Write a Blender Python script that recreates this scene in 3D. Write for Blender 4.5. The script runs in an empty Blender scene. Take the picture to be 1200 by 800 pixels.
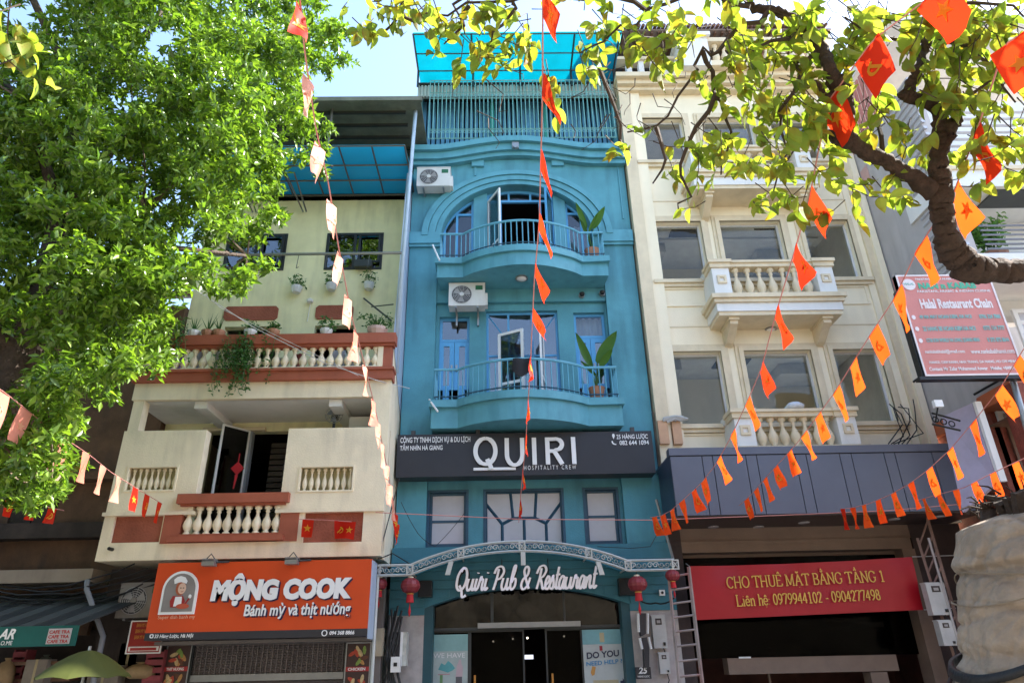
import bpy, math, random
import numpy as np
from mathutils import Matrix, Vector
# ------------------------------------------------------------------ camera, world, sun, exposure
SC = bpy.context.scene
COL = SC.collection
TH, YAW, ROLL, EYE, FPX = math.radians(25.2), math.radians(1.2), math.radians(1.3), 1.6, 800.0
RM = Matrix.Rotation(-YAW, 3, 'Z') @ Matrix.Rotation(math.pi/2 + TH, 3, 'X') @ Matrix.Rotation(-ROLL, 3, 'Z')
cam = bpy.data.cameras.new('camera'); cam.sensor_width = 36; cam.lens = 24; cam.clip_start = 0.1; cam.clip_end = 3000
co = bpy.data.objects.new('camera', cam); COL.objects.link(co)
co.matrix_world = Matrix.Translation((0, 0, EYE)) @ RM.to_4x4(); SC.camera = co
SUN_EL, SUN_AZ = math.radians(48), math.radians(80)
W = bpy.data.worlds.new('World'); SC.world = W; W.use_nodes = True
sky = W.node_tree.nodes.new('ShaderNodeTexSky'); sky.sky_type = 'NISHITA'; sky.sun_disc = False
sky.sun_elevation = SUN_EL; sky.sun_rotation = SUN_AZ; sky.dust_density = 1.2; sky.air_density = 1.0; sky.ozone_density = 1.0
bg = W.node_tree.nodes['Background']; bg.inputs[1].default_value = 0.15
W.node_tree.links.new(sky.outputs[0], bg.inputs[0])
sl = bpy.data.lights.new('sun', 'SUN'); sl.energy = 4.8; sl.angle = math.radians(0.5); sl.color = (1, .95, .86)
so = bpy.data.objects.new('sun', sl); COL.objects.link(so)
sd = Vector((math.sin(SUN_AZ)*math.cos(SUN_EL), math.cos(SUN_AZ)*math.cos(SUN_EL), math.sin(SUN_EL)))
so.rotation_euler = sd.to_track_quat('Z', 'Y').to_euler(); so.location = (20, 10, 40)
SC.view_settings.view_transform = 'Standard'; SC.view_settings.look = 'None'; SC.view_settings.gamma = 1
SC.view_settings.exposure = 2.08
SC.cycles.max_bounces = 7; SC.cycles.transparent_max_bounces = 12; SC.cycles.diffuse_bounces = 4

# ------------------------------------------------------------------ helpers
def P(px, py, Y):
    d = RM @ Vector(((px-600)/FPX, -(py-400)/FPX, -1)); t = Y/d.y
    return Vector((d.x*t, Y, EYE + d.z*t))
def X(px, py, Y): return P(px, py, Y).x
def Z(py, Y, px=610): return P(px, py, Y).z
WL = {}
def link(o, parent, loc):
    COL.objects.link(o)
    pl = Vector((0, 0, 0))
    if parent is not None: o.parent = parent; pl = WL[parent.name]
    o.location = Vector(loc) - pl; WL[o.name] = Vector(loc)
    return o
def meta(o, label=None, cat=None, group=None, kind=None):
    for k, v in (('label', label), ('category', cat), ('group', group), ('kind', kind)):
        if v: o[k] = v
    return o
def root(name, label, cat, loc, group=None):
    o = bpy.data.objects.new(name, None); o.empty_display_size = .2
    link(o, None, loc); return meta(o, label, cat, group)
class MB:
    def __init__(s): s.v = []; s.f = []; s.M = None
    def add(s, vs, fs):
        n = len(s.v)
        s.v += [tuple(s.M @ Vector(p)) if s.M else tuple(p) for p in vs]
        s.f += [tuple(i+n for i in f) for f in fs]; return s
    def box(s, x0, x1, y0, y1, z0, z1):
        if x0 > x1: x0, x1 = x1, x0
        if y0 > y1: y0, y1 = y1, y0
        if z0 > z1: z0, z1 = z1, z0
        return s.add([(x0,y0,z0),(x1,y0,z0),(x1,y1,z0),(x0,y1,z0),(x0,y0,z1),(x1,y0,z1),(x1,y1,z1),(x0,y1,z1)],
            [(0,3,2,1),(4,5,6,7),(0,1,5,4),(1,2,6,5),(2,3,7,6),(3,0,4,7)])
    def _ex(s, a, b):
        n = len(a); return s.add(a+b, [tuple(range(n))[::-1], tuple(range(n, 2*n))] + [(i,(i+1)%n,n+(i+1)%n,n+i) for i in range(n)])
    def polyy(s, pts, y0, y1): return s._ex([(x, y0, z) for x, z in pts], [(x, y1, z) for x, z in pts])
    def polyz(s, pts, z0, z1): return s._ex([(x, y, z0) for x, y in pts], [(x, y, z1) for x, y in pts])
    def polyx(s, pts, x0, x1): return s._ex([(x0, y, z) for y, z in pts], [(x1, y, z) for y, z in pts])
    def tube(s, pts, r, n=6):
        pts = [Vector(p) for p in pts]; N = len(pts)
        rs = r if isinstance(r, (list, tuple)) else [r]*N
        vs = []; up = None
        for i in range(N):
            t = (pts[min(i+1, N-1)] - pts[max(i-1, 0)])
            if t.length < 1e-9: t = Vector((0, 0, 1))
            t.normalize()
            if up is None:
                up = Vector((0, 0, 1)) if abs(t.z) < .9 else Vector((1, 0, 0))
            a = t.cross(up); 
            if a.length < 1e-6: a = t.cross(Vector((0, 1, 0)))
            a.normalize(); b = a.cross(t).normalized(); up = b
            for k in range(n):
                w = 2*math.pi*k/n; vs.append(pts[i] + a*(math.cos(w)*rs[i]) + b*(math.sin(w)*rs[i]))
        fs = [(i*n+k, i*n+(k+1)%n, (i+1)*n+(k+1)%n, (i+1)*n+k) for i in range(N-1) for k in range(n)]
        fs += [tuple(range(n))[::-1], tuple(range((N-1)*n, N*n))]
        return s.add(vs, fs)
    def lathe(s, prof, cx=0, cy=0, n=12, cz=0):
        vs = [(cx+r*math.cos(2*math.pi*k/n), cy+r*math.sin(2*math.pi*k/n), cz+z) for r, z in prof for k in range(n)]
        m = len(prof)
        fs = [(i*n+k, i*n+(k+1)%n, (i+1)*n+(k+1)%n, (i+1)*n+k) for i in range(m-1) for k in range(n)]
        fs += [tuple(range(n))[::-1], tuple(range((m-1)*n, m*n))]
        return s.add(vs, fs)
    def quad(s, a, b, c, d): return s.add([a, b, c, d], [(0, 1, 2, 3)])
    def ring(s, x0, x1, y0, y1, z0, z1, w, wb=None):   # frame round an opening
        wb = w if wb is None else wb
        s.box(x0-w, x0, y0, y1, z0-wb, z1+w); s.box(x1, x1+w, y0, y1, z0-wb, z1+w); s.box(x0, x1, y0, y1, z1, z1+w)
        if wb: s.box(x0, x1, y0, y1, z0-wb, z0)
        return s
    def wall(s, x0, x1, z0, z1, y0, y1, holes=()):      # front at y0 with rectangular holes and their reveals
        hs = [h for h in holes]
        xs = sorted({x0, x1, *[h[0] for h in hs], *[h[1] for h in hs]}); zs = sorted({z0, z1, *[h[2] for h in hs], *[h[3] for h in hs]})
        for i in range(len(xs)-1):
            run = None
            for j in range(len(zs)-1):
                cx, cz = (xs[i]+xs[i+1])/2, (zs[j]+zs[j+1])/2
                hole = any(h[0] < cx < h[1] and h[2] < cz < h[3] for h in hs)
                if not hole:
                    if run is None: run = zs[j]
                if (hole or j == len(zs)-2) and run is not None:
                    top = zs[j] if hole else zs[j+1]
                    for y in (y0, y1): s.quad((xs[i], y, run), (xs[i+1], y, run), (xs[i+1], y, top), (xs[i], y, top))
                    run = None
        for a, b, c, d in hs:
            s.quad((a,y0,c),(b,y0,c),(b,y1,c),(a,y1,c)); s.quad((a,y0,d),(b,y0,d),(b,y1,d),(a,y1,d))
            s.quad((a,y0,c),(a,y1,c),(a,y1,d),(a,y0,d)); s.quad((b,y0,c),(b,y1,c),(b,y1,d),(b,y0,d))
        s.quad((x0,y0,z0),(x0,y1,z0),(x0,y1,z1),(x0,y0,z1)); s.quad((x1,y0,z0),(x1,y1,z0),(x1,y1,z1),(x1,y0,z1))
        s.quad((x0,y0,z0),(x1,y0,z0),(x1,y1,z0),(x0,y1,z0)); s.quad((x0,y0,z1),(x1,y0,z1),(x1,y1,z1),(x0,y1,z1))
        return s
def part(name, mb, m, parent=None, smooth=False, label=None, kind=None, **kw):
    v = np.array(mb.v, dtype=float); c = (v.min(0)+v.max(0))/2
    me = bpy.data.meshes.new(name); me.from_pydata([tuple(p) for p in (v-c)], [], mb.f)
    if isinstance(m, (list, tuple)):
        for q in m: me.materials.append(q)
    else: me.materials.append(m)
    if smooth: me.shade_smooth()
    o = bpy.data.objects.new(name, me); link(o, parent, c); meta(o, label, kind=kind, **kw); return o
def thing(name, mb, m, label, cat, group=None, smooth=False):
    o = part(name, mb, m, None, smooth); return meta(o, label, cat, group)
def inst(src, parent, loc, rot=None, scale=None):
    o = src.copy(); link(o, parent, loc)
    if rot is not None: o.rotation_euler = rot
    if scale is not None: o.scale = scale
    return o
def offset_path(path, d):
    # open path in plan; positive d moves towards -y for a path that runs +x
    out = []
    for i, p in enumerate(path):
        a = Vector(path[max(i-1, 0)]); b = Vector(path[min(i+1, len(path)-1)]); p = Vector(p)
        n1 = (p-a); n2 = (b-p)
        ns = [Vector((q.y, -q.x)).normalized() for q in (n1, n2) if q.length > 1e-9]
        n = sum(ns, Vector((0, 0)))
        n = n.normalized() if n.length > 1e-6 else ns[0]
        k = 1/max(.5, n.dot(ns[0])); out.append((p.x+n.x*d*k, p.y+n.y*d*k))
    return out
# ------------------------------------------------------------------ materials
MATS = {}
def M(name, col, rough=.6, metal=0, var=.12, scale=2.5, bump=.15, bscale=45, streak=0, scol=None, spec=.4, grime=0, emit=0, coat=0):
    if name in MATS: return MATS[name]
    m = bpy.data.materials.new(name); m.use_nodes = True; nt = m.node_tree; N = nt.nodes; L = nt.links
    b = N['Principled BSDF']; b.inputs['Roughness'].default_value = rough; b.inputs['Metallic'].default_value = metal
    b.inputs['Specular IOR Level'].default_value = spec; b.inputs['Coat Weight'].default_value = coat
    geo = N.new('ShaderNodeNewGeometry')
    n1 = N.new('ShaderNodeTexNoise'); n1.inputs['Scale'].default_value = scale; n1.inputs['Detail'].default_value = 8; n1.inputs['Roughness'].default_value = .65
    L.new(geo.outputs['Position'], n1.inputs['Vector'])
    r1 = N.new('ShaderNodeMapRange'); r1.inputs[1].default_value = .3; r1.inputs[2].default_value = .7; L.new(n1.outputs['Fac'], r1.inputs[0])
    mx = N.new('ShaderNodeMixRGB'); c = Vector(col)
    mx.inputs[1].default_value = (*(c*(1-var)), 1); mx.inputs[2].default_value = (*[min(1, q) for q in c*(1+var)], 1)
    L.new(r1.outputs[0], mx.inputs[0]); last = mx.outputs[0]
    if streak:
        mp = N.new('ShaderNodeMapping'); mp.inputs['Scale'].default_value = (3.2, 3.2, .42); L.new(geo.outputs['Position'], mp.inputs[0])
        n2 = N.new('ShaderNodeTexNoise'); n2.inputs['Scale'].default_value = 1.5; n2.inputs['Detail'].default_value = 6; L.new(mp.outputs[0], n2.inputs['Vector'])
        n3 = N.new('ShaderNodeTexNoise'); n3.inputs['Scale'].default_value = .9; n3.inputs['Detail'].default_value = 5; L.new(geo.outputs['Position'], n3.inputs['Vector'])
        mul = N.new('ShaderNodeMath'); mul.operation = 'MULTIPLY'; L.new(n2.outputs['Fac'], mul.inputs[0]); L.new(n3.outputs['Fac'], mul.inputs[1])
        r2 = N.new('ShaderNodeMapRange'); r2.inputs[1].default_value = .24; r2.inputs[2].default_value = .42; r2.inputs[4].default_value = streak; L.new(mul.outputs[0], r2.inputs[0])
        m2 = N.new('ShaderNodeMixRGB'); m2.inputs[2].default_value = (*(scol or tuple(c*.45)), 1); L.new(r2.outputs[0], m2.inputs[0]); L.new(last, m2.inputs[1]); last = m2.outputs[0]
    L.new(last, b.inputs['Base Color'])
    if bump:
        n4 = N.new('ShaderNodeTexNoise'); n4.inputs['Scale'].default_value = bscale; n4.inputs['Detail'].default_value = 5; L.new(geo.outputs['Position'], n4.inputs['Vector'])
        bp = N.new('ShaderNodeBump'); bp.inputs['Strength'].default_value = bump; bp.inputs['Distance'].default_value = .02; L.new(n4.outputs['Fac'], bp.inputs['Height']); L.new(bp.outputs[0], b.inputs['Normal'])
    if emit: b.inputs['Emission Color'].default_value = (*col, 1); b.inputs['Emission Strength'].default_value = emit
    MATS[name] = m; return m
def glass_mat(name, tint=(.75,.8,.82), refl=.06, rough=.02, gc=1):
    m = bpy.data.materials.new(name); m.use_nodes = True; nt = m.node_tree; N = nt.nodes; L = nt.links; N.clear()
    out = N.new('ShaderNodeOutputMaterial'); t = N.new('ShaderNodeBsdfTransparent'); t.inputs[0].default_value = (*tint, 1)
    g = N.new('ShaderNodeBsdfGlossy'); g.inputs['Roughness'].default_value = rough; g.inputs[0].default_value = (gc, gc, gc, 1)
    lw = N.new('ShaderNodeLayerWeight'); lw.inputs[0].default_value = .25; r = N.new('ShaderNodeMapRange'); r.inputs[3].default_value = refl; r.inputs[4].default_value = .7
    mx = N.new('ShaderNodeMixShader'); L.new(lw.outputs['Fresnel'], r.inputs[0]); L.new(r.outputs[0], mx.inputs[0]); L.new(t.outputs[0], mx.inputs[1]); L.new(g.outputs[0], mx.inputs[2])
    geo = N.new('ShaderNodeNewGeometry'); n4 = N.new('ShaderNodeTexNoise'); n4.inputs['Scale'].default_value = 1.4; L.new(geo.outputs['Position'], n4.inputs['Vector'])
    bp = N.new('ShaderNodeBump'); bp.inputs['Strength'].default_value = .25; bp.inputs['Distance'].default_value = .03; L.new(n4.outputs['Fac'], bp.inputs['Height']); L.new(bp.outputs[0], g.inputs['Normal'])
    L.new(mx.outputs[0], out.inputs[0]); MATS[name] = m; return m
def thin_mat(name, cols, trans=.5, rough=.5, spec=.3, tcol=None, spot=None):
    """leaf, cloth or plastic sheet: diffuse plus light passing through; colour varies from piece to piece"""
    m = bpy.data.materials.new(name); m.use_nodes = True; nt = m.node_tree; N = nt.nodes; L = nt.links
    b = N['Principled BSDF']; out = N['Material Output']; b.inputs['Roughness'].default_value = rough; b.inputs['Specular IOR Level'].default_value = spec
    geo = N.new('ShaderNodeNewGeometry'); oi = N.new('ShaderNodeObjectInfo'); ad = N.new('ShaderNodeMath'); ad.operation = 'ADD'
    L.new(geo.outputs['Random Per Island'], ad.inputs[0]); L.new(oi.outputs['Random'], ad.inputs[1])
    fr = N.new('ShaderNodeMath'); fr.operation = 'FRACT'; L.new(ad.outputs[0], fr.inputs[0])
    cr = N.new('ShaderNodeValToRGB'); L.new(fr.outputs[0], cr.inputs[0])
    el = cr.color_ramp.elements
    while len(el) < len(cols): el.new(.5)
    for i, c in enumerate(cols): el[i].position = i/max(1, len(cols)-1); el[i].color = (*c, 1)
    last = cr.outputs[0]
    if spot:
        n = N.new('ShaderNodeTexNoise'); n.inputs['Scale'].default_value = spot[1]; n.inputs['Detail'].default_value = 3; L.new(geo.outputs['Position'], n.inputs['Vector'])
        r = N.new('ShaderNodeMapRange'); r.inputs[1].default_value = .5; r.inputs[2].default_value = .75; L.new(n.outputs['Fac'], r.inputs[0])
        mm = N.new('ShaderNodeMixRGB'); mm.inputs[2].default_value = (*spot[0], 1); L.new(r.outputs[0], mm.inputs[0]); L.new(last, mm.inputs[1]); last = mm.outputs[0]
    L.new(last, b.inputs['Base Color'])
    tr = N.new('ShaderNodeBsdfTranslucent')
    if tcol:
        mm = N.new('ShaderNodeMixRGB'); mm.blend_type = 'MULTIPLY'; mm.inputs[0].default_value = 1; L.new(last, mm.inputs[1]); mm.inputs[2].default_value = (*tcol, 1); L.new(mm.outputs[0], tr.inputs[0])
    else: L.new(last, tr.inputs[0])
    mx = N.new('ShaderNodeMixShader'); mx.inputs[0].default_value = trans; L.new(b.outputs[0], mx.inputs[1]); L.new(tr.outputs[0], mx.inputs[2]); L.new(mx.outputs[0], out.inputs[0])
    MATS[name] = m; return m
def sheet_mat(name, diff, tcol, trans):
    m = bpy.data.materials.new(name); m.use_nodes = True; nt = m.node_tree; N = nt.nodes; L = nt.links
    b = N['Principled BSDF']; b.inputs['Base Color'].default_value = (*diff, 1); b.inputs['Roughness'].default_value = .35
    geo = N.new('ShaderNodeNewGeometry'); n = N.new('ShaderNodeTexNoise'); n.inputs['Scale'].default_value = 1.2; n.inputs['Detail'].default_value = 5; L.new(geo.outputs['Position'], n.inputs['Vector'])
    mm = N.new('ShaderNodeMixRGB'); mm.inputs[1].default_value = (*tcol, 1); mm.inputs[2].default_value = (*[q*.6 for q in tcol], 1); L.new(n.outputs['Fac'], mm.inputs[0])
    tr = N.new('ShaderNodeBsdfTranslucent'); L.new(mm.outputs[0], tr.inputs[0])
    mx = N.new('ShaderNodeMixShader'); mx.inputs[0].default_value = trans; L.new(b.outputs[0], mx.inputs[1]); L.new(tr.outputs[0], mx.inputs[2]); L.new(mx.outputs[0], N['Material Output'].inputs[0])
    MATS[name] = m; return m
TEAL = M('teal_paint', (.080,.275,.335), .62, var=.2, scale=.8, streak=.62, scol=(.045,.155,.19), bump=.25)
TEALTRIM = M('teal_trim_paint', (.095,.31,.385), .55, var=.1, streak=.45, scol=(.035,.15,.19), bump=.15)
BLUE = M('blue_frame_paint', (.09,.34,.62), .45, var=.06, bump=.05)
DKBLUE = M('dark_blue_frame_paint', (.025,.08,.13), .4, bump=.05)
CREAM = M('cream_plaster', (.87,.77,.57), .75, var=.05, scale=1.3, streak=.22, scol=(.6,.52,.38), bump=.2)
BEIGE = M('beige_moulding', (.70,.59,.41), .7, var=.10, streak=.3, scol=(.45,.35,.23), bump=.25)
LCREAM = M('yellowed_plaster', (.85,.74,.54), .75, var=.07, streak=.5, scol=(.5,.43,.32), bump=.25)
LGREEN = M('pale_yellow_green_plaster', (.84,.78,.48), .75, var=.07, streak=.35, bump=.15)
TERRA = M('terracotta_paint', (.36,.10,.055), .6, var=.12, streak=.2, bump=.2)
TERRAR = M('terracotta_rough_render', (.33,.10,.06), .9, var=.25, bump=1.0, bscale=28)
WHITE = M('white_paint', (.78,.78,.77), .4, var=.03, bump=.05)
OFFWH = M('white_plaster', (.74,.73,.70), .7, var=.04, streak=.15, bump=.15)
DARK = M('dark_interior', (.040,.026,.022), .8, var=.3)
DIM = M('dim_interior_plaster', (.50,.49,.47), .8)
CEIL = M('ceiling_plaster', (.60,.59,.57), .8)
BLACK = M('black_plastic', (.012,.012,.013), .4, bump=.03)
GREYM = M('grey_steel', (.30,.31,.31), .4, metal=.6, bump=.1)
GALV = M('pale_painted_steel', (.48,.50,.48), .45, metal=.2, streak=.3, scol=(.25,.2,.15), bump=.15)
DKMET = M('dark_steel', (.06,.065,.065), .5, metal=.4, bump=.15)
GREENM = M('dark_green_paint', (.03,.10,.09), .5)
TEALBAR = M('teal_bar_paint', (.12,.37,.50), .45, bump=.05)
CLAD = M('grey_blue_cladding', (.10,.11,.15), .35, var=.05, bump=.04, spec=.5)
CLADD = M('dark_cladding', (.05,.035,.035), .4, var=.1)
SIGNBLK = M('black_sign_face', (.028,.028,.034), .42, var=.1, bump=.03)
LETTER = M('white_letter_acrylic', (.80,.80,.80), .3, var=.02, bump=0)
ORANGE = M('orange_sign_face', (.60,.062,.008), .4, var=.05, bump=.02)
REDB = M('red_banner_vinyl', (.36,.006,.014), .38, var=.08, scale=1.4, bump=.35, bscale=3)
GOLD = M('gold_lettering', (.62,.36,.06), .5, bump=0)
YEL = M('yellow_print', (.85,.52,.03), .5, bump=0)
REDL = M('lantern_red_silk', (.20,.022,.028), .45, var=.1, bump=.1)
MARB = M('pale_marble_cladding', (.40,.37,.36), .3, var=.2, scale=5, streak=.25, scol=(.4,.2,.18))
BROWN = M('brown_timber', (.14,.07,.04), .55, var=.25, scale=6)
BARK = M('brown_bark', (.05,.03,.021), .9, var=.4, scale=14, bump=1.0, bscale=35)
BARKL = M('grey_bark', (.075,.055,.042), .9, var=.35, scale=10, bump=1.0, bscale=30)
POTW = M('white_pot_glaze', (.6,.6,.58), .4); POTT = M('terracotta_pot', (.35,.17,.10), .7)
GL = glass_mat('window_glass', refl=.04); GLC = glass_mat('clear_thin_glass', (.82,.84,.83), .004); GLD = glass_mat('reflective_glass', (.45,.5,.55), .12); GLT = glass_mat('tinted_dark_glass', (.16,.16,.16), .02, gc=1); GLK = glass_mat('muted_reflection_glass', (.2,.2,.2), .0, .1, gc=.3)  # last pane type has its mirror reflections darkened by colour
CURT = thin_mat('lilac_curtain_cloth', [(.42,.40,.50)], .3)
FROST = M('frosted_film_glass', (.50,.50,.54), .12, var=.08, scale=1.5, bump=.02, spec=.6)
CORD = M('pink_cord', (.6,.25,.22), .8, bump=0); CABLE = M('black_cable', (.02,.02,.02), .6, bump=0); WCABLE = M('white_cable', (.55,.55,.55), .6, bump=0)
def text(body, x0, x1, zc, h, y, m, parent, name='lettering', bold=.0, shear=0, ext=.01, rot=0):
    """lettering facing -y, fitted to x0..x1 and height h, centred on zc"""
    c = bpy.data.curves.new('l', 'FONT'); c.body = body; c.size = 1; c.offset = bold; c.shear = shear; c.resolution_u = 3
    if ext: c.extrude = .5
    o = bpy.data.objects.new('l', c); dg = bpy.context.evaluated_depsgraph_get(); COL.objects.link(o); dg.update()
    me = bpy.data.meshes.new_from_object(o.evaluated_get(dg)); bpy.data.objects.remove(o); bpy.data.curves.remove(c)
    v = np.array([p.co[:] for p in me.vertices]); lo, hi = v.min(0), v.max(0)
    sx = (x1-x0)/(hi[0]-lo[0]); sz = h/(hi[1]-lo[1]); out = np.zeros_like(v)
    out[:,0] = (v[:,0]-(lo[0]+hi[0])/2)*sx; out[:,2] = (v[:,1]-(lo[1]+hi[1])/2)*sz
    out[:,1] = -v[:,2]*ext if ext else 0
    out[:,2] += out[:,0]*math.tan(rot)
    me.vertices.foreach_set('co', out.ravel()); me.materials.clear(); me.materials.append(m); me.name = name; me.update()
    o = bpy.data.objects.new(name, me); return link(o, parent, ((x0+x1)/2, y, zc))
def strokes(lines, m, parent, y, name='lettering', w=.02, ext=.015, slant=0):
    """pen strokes (x,z point lists) as flat raised ribbons with rounded ends"""
    mb = MB()
    for k, ln in enumerate(lines):
        pts = [Vector(p) for p in ln]
        if len(pts) > 2:
            q = []
            for i in range(len(pts)-1):
                p0 = pts[max(i-1,0)]; p1 = pts[i]; p2 = pts[i+1]; p3 = pts[min(i+2,len(pts)-1)]
                for t in (0, .25, .5, .75):
                    q.append(.5*((2*p1)+(p2-p0)*t+(2*p0-5*p1+4*p2-p3)*t*t+(3*p1-p0-3*p2+p3)*t**3))
            q.append(pts[-1]); pts = q
        L_, R_ = [], []
        for i, p in enumerate(pts):
            t = pts[min(i+1,len(pts)-1)]-pts[max(i-1,0)]
            t = t.normalized() if t.length > 1e-9 else Vector((1,0)); n = Vector((-t.y, t.x))
            ww = w*(1.0 if abs(t.y) > .5 else .8)
            L_.append(p+n*ww); R_.append(p-n*ww)
        yy = y - .0012*(k % 5); n = len(pts); vs = []
        for p in L_+R_: vs.append((p.x+slant*p.y, yy-ext, p.y))
        for p in L_+R_: vs.append((p.x+slant*p.y, yy, p.y))
        fs = []
        for i in range(n-1):
            fs.append((i, i+1, n+i+1, n+i)); fs.append((i, i+1, 2*n+i+1, 2*n+i)); fs.append((n+i, n+i+1, 3*n+i+1, 3*n+i))
        fs += [(0, n, 3*n, 2*n), (n-1, 2*n-1, 4*n-1, 3*n-1)]
        mb.add(vs, fs)
    return part(name, mb, m, parent)
def window(parent, x0, x1, z0, z1, y, fm, pm, cols=(), rows=(), fw=.05, d=.06, name='window', panes=True, diag=()):
    """frame with mullions (fractions) and a pane in every light"""
    mb = MB(); mb.ring(x0+fw, x1-fw, y, y+d, z0+fw, z1-fw, fw)
    cx = [x0+(x1-x0)*c for c in cols]; cz = [z0+(z1-z0)*c for c in rows]
    for c in cx: mb.box(c-fw*.45, c+fw*.45, y+.004, y+d-.004, z0+fw, z1-fw)
    xs = [x0+fw, *cx, x1-fw]; zs = [z0+fw, *cz, z1-fw]
    for i in range(len(xs)-1):
        a = xs[i]+(fw*.45 if i else 0); b = xs[i+1]-(fw*.45 if i < len(xs)-2 else 0)
        for c in cz: mb.box(a, b, y+.004, y+d-.004, c-fw*.45, c+fw*.45)
    for (a, b) in diag:
        mb.tube([(x0+(x1-x0)*a[0], y+.03, z0+(z1-z0)*a[1]), (x0+(x1-x0)*b[0], y+.03, z0+(z1-z0)*b[1])], fw*.42, 4)
    f = part(name, mb, fm, parent)
    if panes:
        for i in range(len(xs)-1):
            for j in range(len(zs)-1):
                part('pane', MB().box(xs[i], xs[i+1], y+d*.4, y+d*.5, zs[j], zs[j+1]), pm, f)
    return f
BALPROF = [(.30,0),(.30,.06),(.16,.10),(.30,.20),(.40,.32),(.34,.46),(.17,.62),(.12,.74),(.20,.80),(.14,.86),(.30,.90),(.30,1)]
def baluster_mesh(h, r, n=10):
    return MB().lathe([(a*r/.4, b*h) for a, b in BALPROF], n=n)
# ------------------------------------------------------------------ ground
ASPH = M('asphalt', (.075,.073,.07), .85, var=.2, bump=.5, bscale=60); PAVE = M('pavement_stone', (.34,.32,.29), .8, var=.15, bump=.4)
EARTH = M('far_ground', (.18,.17,.15), .9, var=.2)
part('ground', MB().box(-400, 400, -400, 400, -.6, -.02), EARTH, kind='structure')
part('road', MB().box(-60, 60, 2.2, 9.4, -.3, 0), ASPH, kind='structure')
mbp = MB().box(-60, 60, 9.4, 60, -.3, .13); part('pavement', mbp, PAVE, kind='structure')
part('pavement', MB().box(-60, 60, -2.5, 2.2, -.3, .13), PAVE, kind='structure')
part('kerb', MB().box(-60, 60, 9.28, 9.4, -.3, .145), M('kerb_stone', (.3,.29,.27), .8), kind='structure')

# ================================================================== TEAL BUILDING
YF = 13.6; TX0, TX1 = -2.07, 3.19
TB = root('teal_building', 'tall narrow teal shophouse with arched top storey and two bowed balconies', 'building', (.5, YF, .13))
YB = 13.76   # face of the recessed bay between the pilasters
bx0, bx1 = X(512, 350, YB), X(709, 350, YB)
z3f, z4f = 6.46, 9.84
# openings of the bay
def rect(pa, pb, Y): a = P(*pa, Y); b = P(*pb, Y); return (min(a.x,b.x), max(a.x,b.x), min(a.z,b.z), max(a.z,b.z))
w2 = [rect((503,576),(547,640),YB), rect((568,575),(662,640),YB), rect((684,573),(728,637),YB)]
zt, zb = w2[0][3], w2[0][2]; w2 = [(a, b, zb, zt) for a, b, c, d in w2]
w3 = [(X(514,420,YB), X(550,420,YB), z3f, Z(370,YB)), (X(570,420,YB), X(656,420,YB), z3f, Z(364,YB)), (X(674,400,YB), X(711,400,YB), z3f, Z(367,YB))]
b2x0, b2x1 = X(500,610,YB), X(731,610,YB)
mb = MB().wall(TX0+.25, TX1-.25, 3.4, z4f-.12, YB, YB+.24, w2+w3)
part('wall', mb, TEAL, TB)
zs2 = Z(506, YF)   # behind the black sign
for a, b, c, d in ((TX0, b2x0, 2.9, 5.2), (b2x1, TX1, 2.9, 5.2), (TX0, bx0, 5.2, z4f), (bx1, TX1, 5.2, z4f)): part('pilaster_wall', MB().box(a, b, YF, YF+.3, c, d), TEAL, TB)
mb = MB().box(b2x0, b2x1, YF+.02, YB-.002, zt+.24, 5.3); part('lintel_band', mb, TEAL, TB)
mb = MB().box(bx0, bx1, YF+.06, YB-.002, Z(352,YF), z4f-.1)  # beam under the upper balcony
part('bay_beam', mb, TEAL, TB)
# top storey with the arch
acx, azs = X(606, 272, YF), Z(277, YF); arx, arz = 1.80, 1.50
def az(x, k=1.0, rx=None, rz=None):
    rx = (rx or arx)*k; rz = (rz or arz)*k; u = (x-acx)/rx
    return azs + rz*math.sqrt(max(0, 1-u*u))
zc = 13.05
mb = MB(); NN = 36
for i in range(NN):
    a0 = math.pi*(1-i/NN); a1 = math.pi*(1-(i+1)/NN)
    xa, xb = acx+arx*math.cos(a0), acx+arx*math.cos(a1); za, zb_ = azs+arz*math.sin(a0), azs+arz*math.sin(a1)
    mb.quad((xa,YF,za),(xb,YF,zb_),(xb,YF,zc),(xa,YF,zc)); mb.quad((xa,YF,za),(xb,YF,zb_),(xb,YF+.35,zb_),(xa,YF+.35,za))
for a, b in ((TX0, acx-arx), (acx+arx, TX1)): mb.box(a, b, YF, YF+.35, z4f, zc)
part('arch_wall', mb, TEAL, TB)
def arch_ring(k0, k1, y0, y1, rx=arx, rz=arz):
    mb = MB(); n = 40; vs = []
    for i in range(n+1):
        a = math.pi*i/n
        for k in (k0, k1):
            for y in (y0, y1): vs.append((acx+rx*k*math.cos(a), y, azs+rz*k*math.sin(a)))
    for i in range(n):
        q = 4*i
        mb.f += [(q, q+4, q+5, q+1), (q+2, q+3, q+7, q+6), (q, q+2, q+6, q+4), (q+1, q+5, q+7, q+3)]
    mb.f += [(0,1,3,2), (4*n, 4*n+2, 4*n+3, 4*n+1)]; mb.v = vs; return mb
for k0, k1, d in ((1.003, 1.075, .05), (1.08, 1.17, .085), (1.175, 1.255, .12)):
    part('arch_moulding', arch_ring(k0, k1, YF-d, YF-.001), TEALTRIM, TB)
zi0, zi1 = Z(289, YF), Z(273, YF)
for a, b in ((TX0-.01, X(516,280,YF)), (X(706,280,YF), TX1+.01)):
    part('impost_band', MB().box(a, b, YF-.10, YF+.02, zi0+.07, zi1).box(a, b, YF-.06, YF+.02, zi0, zi0+.07), TEALTRIM, TB)
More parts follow.
